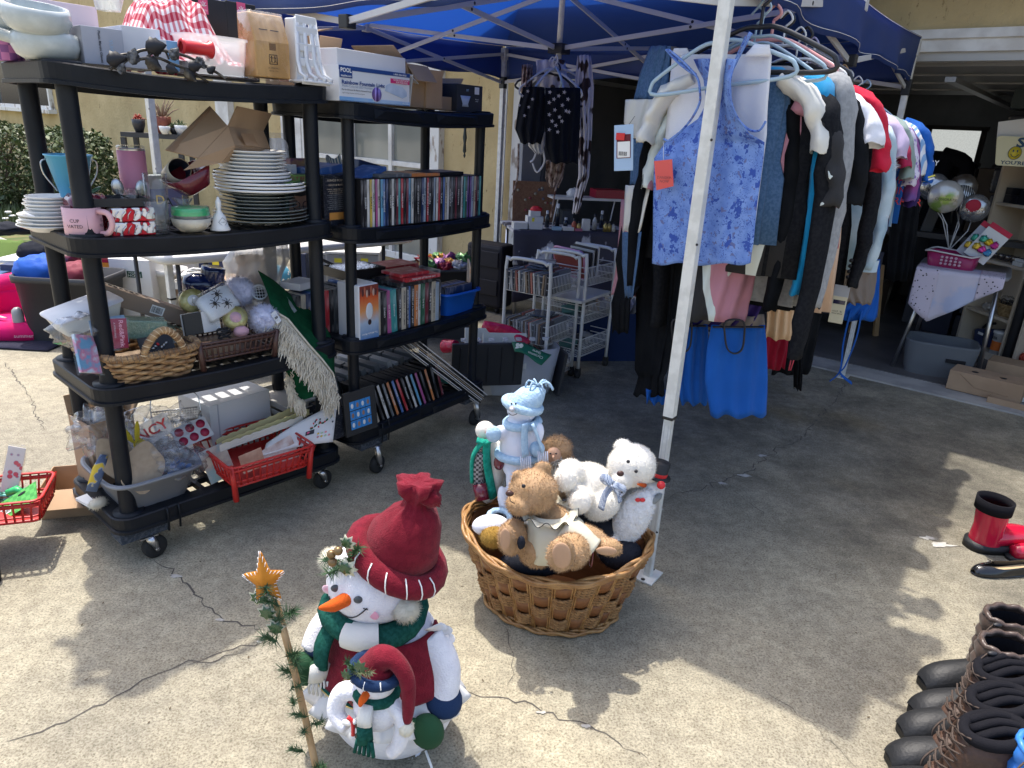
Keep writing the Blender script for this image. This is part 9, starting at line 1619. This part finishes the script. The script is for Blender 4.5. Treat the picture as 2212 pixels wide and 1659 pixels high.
BG=mk('navy_gingham',(.10,.14,.24),(.55,.60,.68),sc=260,kind='check',rough=.6); bw=part(o,inv,'gingham_bow',lambda m:[m.tube([inv@W_(x,y,1.90-.01*k) for k,(x,y) in enumerate(P)],w_,BG,8,cr=4,flat=.25) for P,w_ in (([(1322,1048),(1306,1070),(1298,1100)],.016),([(1322,1048),(1335,1062),(1340,1085)],.014),([(1322,1050),(1300,1040),(1306,1030),(1322,1046)],.012),([(1322,1050),(1340,1070),(1350,1058),(1324,1046)],.012))])
LTB=fab('baby_blue_knit',(.36,.52,.68),(.44,.60,.74),sc=90,bump=.5,bsc=160); WPS=fab('soft_white',(.74,.76,.84),sc=40)
Hd=W_(1128,885,2.12);
o,inv=plush('blue_snowman','tall white plush snowman in a baby blue knitted hat and scarf, standing in the basket',[(W_(1122,965,2.12),(.066,.055,.085),None),(W_(1122,925,2.12),(.05,.045,.05),None),(Hd,(.050,.046,.040),None),(W_(1080,935,2.10),(.035,.022,.024),(0,-30,0)),(W_(1158,940,2.09),(.024,.022,.045),(0,12,0)),(W_(1118,1010,2.11),(.05,.045,.035),None),(W_(1108,1050,2.08),(.021,.022,.07),(0,-12,0)),(W_(1090,1085,2.06),(.021,.022,.06),(0,-14,0)),(W_(1060,1135,1.96),(.06,.038,.035),(0,-6,0))],WPS,fl=.004,n=600,seed=3)
part(o,inv,'hat',lambda m:(m.loft([(0,.0,.01,.058,.054),(.012,0,.04,.056,.05),(.03,0,.07,.042,.038),(.04,0,.082,.012,.012)],LTB,40,rip=lambda a,t:1+.025*math.sin(20*a)),[setattr(m,'v',[tuple(Vector(v)+(inv@Hd)) for v in m.v])]))
part(o,inv,'hat_cuff',lambda m:m.tube([inv@Hd+Vector((.056*math.cos(a),.053*math.sin(a),.018-.012*math.cos(a))) for a in [k*.3142 for k in range(20)]],.014,LTB,10,closed=True))
t_=part(o,inv,'hat_tassel',lambda m:[m.tube([inv@Hd+Vector((.045,0,.085)),inv@Hd+Vector((.045+.03*math.cos(k),.02*math.sin(k),.10)),inv@Hd+Vector((.05+.045*math.cos(k),.03*math.sin(k),.075))],.003,LTB,5,cr=3) for k in range(8)])
part(o,inv,'scarf',lambda m:m.tube([inv@W_(1128,912,2.12)+Vector((.052*math.cos(a),.048*math.sin(a),.006*math.cos(a))) for a in [k*.4189 for k in range(15)]],.014,LTB,10,closed=True))
for P in ([(1135,915),(1133,945),(1135,985)],[(1150,915),(1162,945),(1172,975)]): part(o,inv,'scarf_end',lambda m:m.tube([inv@W_(x,y,2.05) for x,y in P],.015,LTB,10,cr=4,flat=.35)); x,y=P[-1]; part(o,inv,'fringe',lambda m:[m.tube([inv@W_(x-10+k*4,y,2.05),inv@W_(x-8+k*4,y+34,2.045)],.0022,WPS,5) for k in range(6)])
part(o,inv,'sweater_band',lambda m:m.tube([inv@W_(1120,980,2.12)+Vector((.068*math.cos(a),.058*math.sin(a),0)) for a in [k*.4189 for k in range(15)]],.014,LTB,10,closed=True))
for x,y in ((1066,938),(1160,970)): part(o,inv,'mitten',lambda m:m.ell(inv@W_(x,y,2.07),(.025,.02,.028),LTB,14,10))
part(o,inv,'nose',lambda m:m.ell(inv@W_(1106,883,2.05),(.010,.016,.009),mk('silver_nose',(.5,.5,.52),rough=.4,metal=.3),10,8));
for x in (1105,1114): part(o,inv,'eye',lambda m:m.ell(inv@W_(x,872,2.07),.003,BLK,8,6))
part(o,inv,'mouth',lambda m:m.tube([inv@W_(x,y,2.066) for x,y in ((1098,892),(1106,897),(1116,894),(1122,886))],.0012,BLK,4,cr=3)); part(o,inv,'ankle_ribbon',lambda m:m.tube([inv@W_(1078,1118,2.0)+Vector((.035*math.cos(a),.03*math.sin(a),.01*math.sin(a))) for a in [k*.5236 for k in range(12)]],.010,LTB,8,closed=True))
o,inv=plush('scarf_snowman','cream snowman doll with a green knitted scarf and plaid sleeves at the basket left',[(W_(1062,1020,2.16),(.045,.04,.12),(0,6,0)),(W_(1048,930,2.16),(.033,.03,.033),None)],WF,fl=.004,seed=4); GSC=fab('emerald_knit',(.01,.25,.17),(.02,.33,.24),sc=60,bump=.6,bsc=90)
for P in ([(1052,950),(1052,1000),(1066,1075)],[(1045,952),(1022,985),(1020,1040)],[(1030,950),(1050,955),(1072,945)]): part(o,inv,'scarf',lambda m:m.tube([inv@W_(x,y,2.11) for x,y in P],.017,GSC,10,cr=4,flat=.45))
part(o,inv,'nose',lambda m:m.tube([inv@W_(1052,935,2.13),inv@W_(1060,936,2.09)],[.006,.002],ORG,8)); part(o,inv,'plaid_sleeve',lambda m:m.tube([inv@W_(x,y,2.12) for x,y in ((1040,975),(1030,1020),(1038,1050))],.024,mk('plaid_grey',(.05,.05,.05),(.35,.33,.32),sc=120,kind='check',rough=.9),12,cr=4)); part(o,inv,'cuff',lambda m:m.tube([inv@W_(1036,1045,2.1),inv@W_(1042,1080,2.08)],.024,MAR,12))
part(o,inv,'heart_patch',lambda m:m.ell(inv@W_(1078,1000,2.1),(.018,.008,.026),MAR,12,8))
o,inv=plush('bearded_doll','bearded doll face in a brown fur hood between the snowman and the bears',[(W_(1203,970,2.2),(.05,.045,.045),None),(W_(1210,1010,2.2),(.055,.045,.06),None),(W_(1225,1050,2.16),(.06,.05,.06),None)],BF,fl=.016,n=1300,seed=5); part(o,inv,'face',lambda m:m.ell(inv@W_(1196,984,2.16),(.026,.02,.03),mk('doll_skin',(.55,.33,.22),rough=.6),16,12)); fluff(o,inv@W_(1205,1010,2.15),(.028,.02,.04),CRM,500,.02,.0014,90,name='beard',up=-1)
for x in (1189,1201): part(o,inv,'eye',lambda m:m.ell(inv@W_(x,980,2.135),(.004,.002,.003),BLK,8,6))
part(o,inv,'nose',lambda m:m.ell(inv@W_(1195,988,2.13),(.005,.008,.007),MATS['doll_skin'],8,6))
CHN=fab('chenille',(.74,.74,.74),(.66,.66,.67),sc=70,bump=1,bsc=60)
o,inv=plush('top_hat_snowman','white chenille snowman with a black top hat leaning at the basket right',[(W_(1365,1120,1.96),(.055,.045,.11),(0,22,0)),(W_(1322,1180,1.95),(.05,.045,.05),None),(W_(1410,1055,2.0),(.036,.034,.036),None)],CHN,fl=.010,n=1200,seed=6); q_=inv@W_(1424,1020,2.0)
part(o,inv,'top_hat',lambda m:(setattr(m,'T',Matrix.Translation(q_)@Euler((0,.15,0)).to_matrix().to_4x4()),m.lathe([(.001,-.014),(.040,-.016),(.040,-.012),(.026,-.010),(.027,.035),(.001,.038)],mk('hat_black',(.015,.015,.016),(.4,.4,.4),sc=26,rough=.6,lo=.62,hi=.68),24))); part(o,inv,'hat_ribbon',lambda m:(setattr(m,'T',Matrix.Translation(q_)@Euler((0,.15,0)).to_matrix().to_4x4()),m.lathe([(.0275,-.009),(.0275,.003)],RDP,24))); part(o,inv,'red_button',lambda m:m.cyl(inv@W_(1428,1048,1.955),inv@W_(1428,1048,1.945),.013,RDP)); part(o,inv,'carrot_nose',lambda m:m.tube([inv@W_(1392,1048,1.96),inv@W_(1378,1046,1.92)],[.008,.003],ORG,8))
part(o,inv,'knit_collar',lambda m:m.tube([inv@W_(1398,1075,1.98)+Vector((.036*math.cos(a),.034*math.sin(a),.016*math.cos(a))) for a in [k*.5236 for k in range(12)]],.010,fab('grey_knit',(.22,.23,.22)),8,closed=True)); part(o,inv,'red_bow',lambda m:[m.ell(inv@W_(1383+5*s,1080,1.93),(.009,.005,.007),RDP,8,6) for s in (-1,1)]); sprig(o,inv@W_(1385,1092,1.93),90,.014,PIN,95,(0,0,-1),L_=.02)
o,inv=plush('gold_plush','golden brown plush peeking out at the left of the basket rim',[(W_(1068,1160,1.92),(.045,.04,.035),None)],fab('gold_fur',(.30,.18,.04)),fl=.012,seed=8)
o,inv=plush('black_plush','black fuzzy plush deep in the basket behind the brown bear arm',[(W_(1310,1150,1.98),(.07,.05,.06),None),(W_(1250,1120,2.05),(.12,.06,.07),None),(W_(1130,1130,2.08),(.10,.06,.07),None),(W_(1340,1195,1.93),(.07,.06,.05),None),(W_(1150,1215,1.88),(.10,.05,.04),None)],DKF,fl=.012,n=500,seed=9)
# == SHOES
RUBB=mk('boot_rubber',(.012,.013,.015),rough=.55,bump=.15,bsc=120); LEA=mk('boot_leather',(.085,.045,.030),(.055,.030,.020),sc=20,rough=.55,bump=.3,bsc=90); QLT=mk('quilt_nylon',(.065,.042,.032),(.085,.056,.043),sc=6,rough=.35,sheen=.3,bump=.4,bsc=18); LIN=fab('boot_lining',(.010,.010,.013)); LACE=mk('lace',(.07,.05,.04),rough=.9)
def boot(p,rz,label,kind,s=1.0):
 """toe points to -x"""
 o=thing('winter_boot',label,'boot',Matrix.Translation((p.x,p.y,0))@Matrix.Rotation(math.radians(rz),4,'Z')@Matrix.Scale(s,4),'winter boots in a row'); W=.056
 def foot(t): # half width along the length
  return W*(.55+.45*math.sin(min(1,t*2.6)*math.pi/2))*(1-.18*math.sin(math.pi*min(1,max(0,(t-.35)/.6))))
 m=MB();n=16; pr=[(.29*t,foot(t)) for t in [i/n for i in range(n+1)]]; out=[(x-.0,-w) for x,w in pr]+[(x,w) for x,w in reversed(pr)]; out[0]=(.006,-.028); out[-1]=(.006,.028)
 k=len(out);m.add([(x,y,.0) for x,y in out]+[(x,y*1.05,.026) for x,y in out],[tuple(range(k-1,-1,-1)),tuple(range(k,2*k))]+[(i,(i+1)%k,k+(i+1)%k,k+i) for i in range(k)],RUBB,False);m.build('sole',o,bevel=.004)
 for i in range(9):
  for sy in (-1,1): m=MB();m.box((.03+.03*i,sy*foot((.03+.03*i)/.29)*1.04,.009),(.014,.006,.016),RUBB);m.build('tread_lug',o)
 m=MB();prof=[(0,.030,.026),(.012,.055,.040),(.05,.078,.052),(.10,.086,.054),(.14,.092,.05),(.17,.10,.05),(.21,.10,.045),(.26,.095,.045),(.29,.08,.035)]
 vs=[];fs=[];sg=14
 for x,h,w in prof:
  for j in range(sg+1): a=math.pi*j/sg; vs.append((x,-w*math.cos(a)*1.02,.022+(h-.015)*math.sin(a)**.8))
 for i in range(len(prof)-1):
  for j in range(sg): b=i*(sg+1)+j; fs.append((b,b+1,b+sg+2,b+sg+1))
 m.add(vs,fs,RUBB);m.build('shell',o,sub=1)
 if kind=='lace':
  m=MB();m.loft([(.20,0,.06,.09,.046),(.21,0,.11,.075,.046),(.225,0,.16,.068,.047),(.23,0,.235,.07,.05)],LEA,30,cap=False,rip=lambda a,t:1+.02*math.sin(6*a+9*t));m.build('shaft',o,solid=.006)
  m=MB();m.ell((.14,0,.095),(.04,.036,.02),LEA,14,8,R=(0,-25,0));m.build('tongue',o)
  m=MB();m.tube([(.23+.066*math.cos(a),.048*math.sin(a),.245+.014*math.cos(a)) for a in [k*.3142 for k in range(20)]],.015,LIN,10,closed=True);m.build('collar',o);m=MB();[m.tube([(.18,y,.235),(.24,y+.004,.262),(.30,y,.255)],.011,LIN,8,cr=3) for y in (-.02,.006,.03)]; m.build('lining',o)
  m=MB()
  for k in range(6): z=.10+.024*k; x=.125+.0075*k; m.tube([(x,-.030,z),(x-.012,0,z+.012),(x,.030,z+.020)],.0026,LACE,5,cr=3);m.tube([(x,.030,z),(x-.012,0,z+.010),(x,-.030,z+.020)],.0026,LACE,5,cr=3)
  m.tube([(.12,-.03,.12),(.07,-.05,.115),(.045,-.06,.09),(.05,-.065,.05)],.0026,LACE,5,cr=4);m.build('lace',o)
 else:
  c2=QLT if kind=='quilt' else mk('blue_quilt',(.03,.16,.55),(.05,.22,.62),sc=8,rough=.35,bump=.3,bsc=20)
  for i in range(5): z=.09+.038*i;m=MB();m.loft([(.205,0,z-.02,.072,.05),(.208,0,z,.080,.057),(.21,0,z+.02,.073,.051)],c2,30,cap=False,rip=lambda a,t:1+.03*math.sin(9*a+i));m.build('quilted_band',o)
  m=MB();m.tube([(.21+.07*math.cos(a),.05*math.sin(a),.262+.004*math.sin(9*a)) for a in [k*.2094 for k in range(30)]],.008,c2,8,closed=True);m.build('collar',o);m=MB();m.loft([(.21,0,.25,.062,.042),(.21,0,.10,.06,.04)],LIN,24,cap=False);m.build('lining',o)
  m=MB();m.tube([(.14,-.03,.262),(.11,-.04,.24),(.105,-.045,.20),(.12,-.04,.195),(.13,-.035,.23),(.135,-.03,.262)],.0022,LACE,5,cr=5);m.build('drawcord',o);m=MB();m.ell((.14,-.038,.262),(.014,.008,.006),BLK,10,8);m.build('cord_lock',o)
 return o
boot(G(1985,1488),4,'brown quilted winter boot furthest back in the row, with black rubber toe','quilt',1.0)
boot(G(1960,1545)+Vector((0,-.01,0)),2,'brown quilted winter boot second in the row with a loose drawcord','quilt',1.0)
boot(G(1938,1592),0,'laced brown and black duck boot, third boot counted from the back','lace',.98)
boot(G(1912,1655),-2,'laced brown and black duck boot with loose laces, fourth from the back','lace',.98)
boot(G(1885,1720),-4,'laced duck boot at the bottom edge whose toe is barely in view','lace',.98)
boot(G(2010,1790)+Vector((.0,-.0,0)),0,'bright blue quilted boot at the bottom right corner','blue',1.0)
BLT=mk('patent_black',(.012,.012,.014),rough=.2,coat=.5); p=G(2110,1250);o=thing('ballet_flat','black ballet flat with a small bow near the right picture edge','shoe',Matrix.Translation((p.x,p.y+.03,0))@Matrix.Rotation(math.radians(8),4,'Z'))
m=MB();vs=[];fs=[];pr=[(0,.012,.012),(.015,.03,.028),(.05,.036,.036),(.08,.034,.037),(.12,.034,.034),(.18,.036,.028),(.22,.044,.028),(.245,.05,.02)]
for i,(x,h,w) in enumerate(pr):
 cut=math.pi/2 if i<3 else math.pi*.2; h=h if i<3 else h*1.5
 for j in range(7): a=cut*j/6; vs.append((x,-w*math.cos(a),.006+h*math.sin(a)))
 for j in range(7): a=math.pi-cut*(1-j/6); vs.append((x,-w*math.cos(a),.006+h*math.sin(a)))
for i in range(len(pr)-1):
 for j in list(range(6))+list(range(7,13)): b=i*14+j; fs.append((b,b+1,b+15,b+14))
m.add(vs,fs,BLT);m.build('upper',o,solid=.002,sub=1);m=MB();m.sheet(lambda s,t:((.06+.18*s),(-.5+t)*.05,.010+.012*s*s),8,3,mk('insole_tan',(.50,.36,.20),rough=.6));m.build('insole',o);m=MB();m.loft([(.12,0,.0,.122,.032),(.12,0,.006,.124,.034)],BLT,30,sq=.8);m.build('sole',o)
m=MB();m.tube([(.05,-.0,.046),(.035,-.012,.054),(.03,-.002,.05),(.05,0,.047),(.06,.012,.055),(.068,.004,.05),(.05,0,.046)],.002,BLT,5,cr=3);m.build('bow',o)
RDR=mk('red_rubber',(.50,.01,.04),rough=.2,coat=.5); p=G(2075,1190)+Vector((.05,.03,0));o=thing('rain_boot','red ankle rain boot with black collar and sole at the right edge','boot',Matrix.Translation((p.x,p.y,0))@Matrix.Rotation(math.radians(-170),4,'Z')@Matrix.Diagonal((1.15,1.5,1.1,1))@Matrix.Translation((-.275,0,0)))
m=MB();m.loft([(.22,0,.02,.05,.04),(.22,0,.09,.045,.038),(.225,0,.16,.05,.042)],RDR,26,cap=False);m.tube([(.03,0,.035),(.08,0,.045),(.16,0,.05),(.22,0,.05)],[.026,.036,.04,.04],RDR,18,cr=4);m.build('upper',o);m=MB();m.loft([(.225,0,.155,.052,.044),(.225,0,.20,.053,.045)],LIN,26,cap=False);m.build('collar',o,solid=.005);m=MB();m.loft([(.14,0,0,.145,.045),(.14,0,.03,.143,.047)],RUBB,36,sq=.7);m.build('sole',o)
p=G(2182,1215);o=thing('red_shoe','shiny red shoe toe cut off by the right picture edge','shoe',Matrix.Translation((p.x,p.y+.03,0)));m=MB();m.tube([(.02,0,.03),(.08,0,.035),(.2,0,.035)],[.025,.036,.036],RDR,18,cr=4);m.build('upper',o);m=MB();m.loft([(.12,0,0,.12,.04),(.12,0,.014,.12,.042)],RUBB,30,sq=.8);m.build('sole',o)
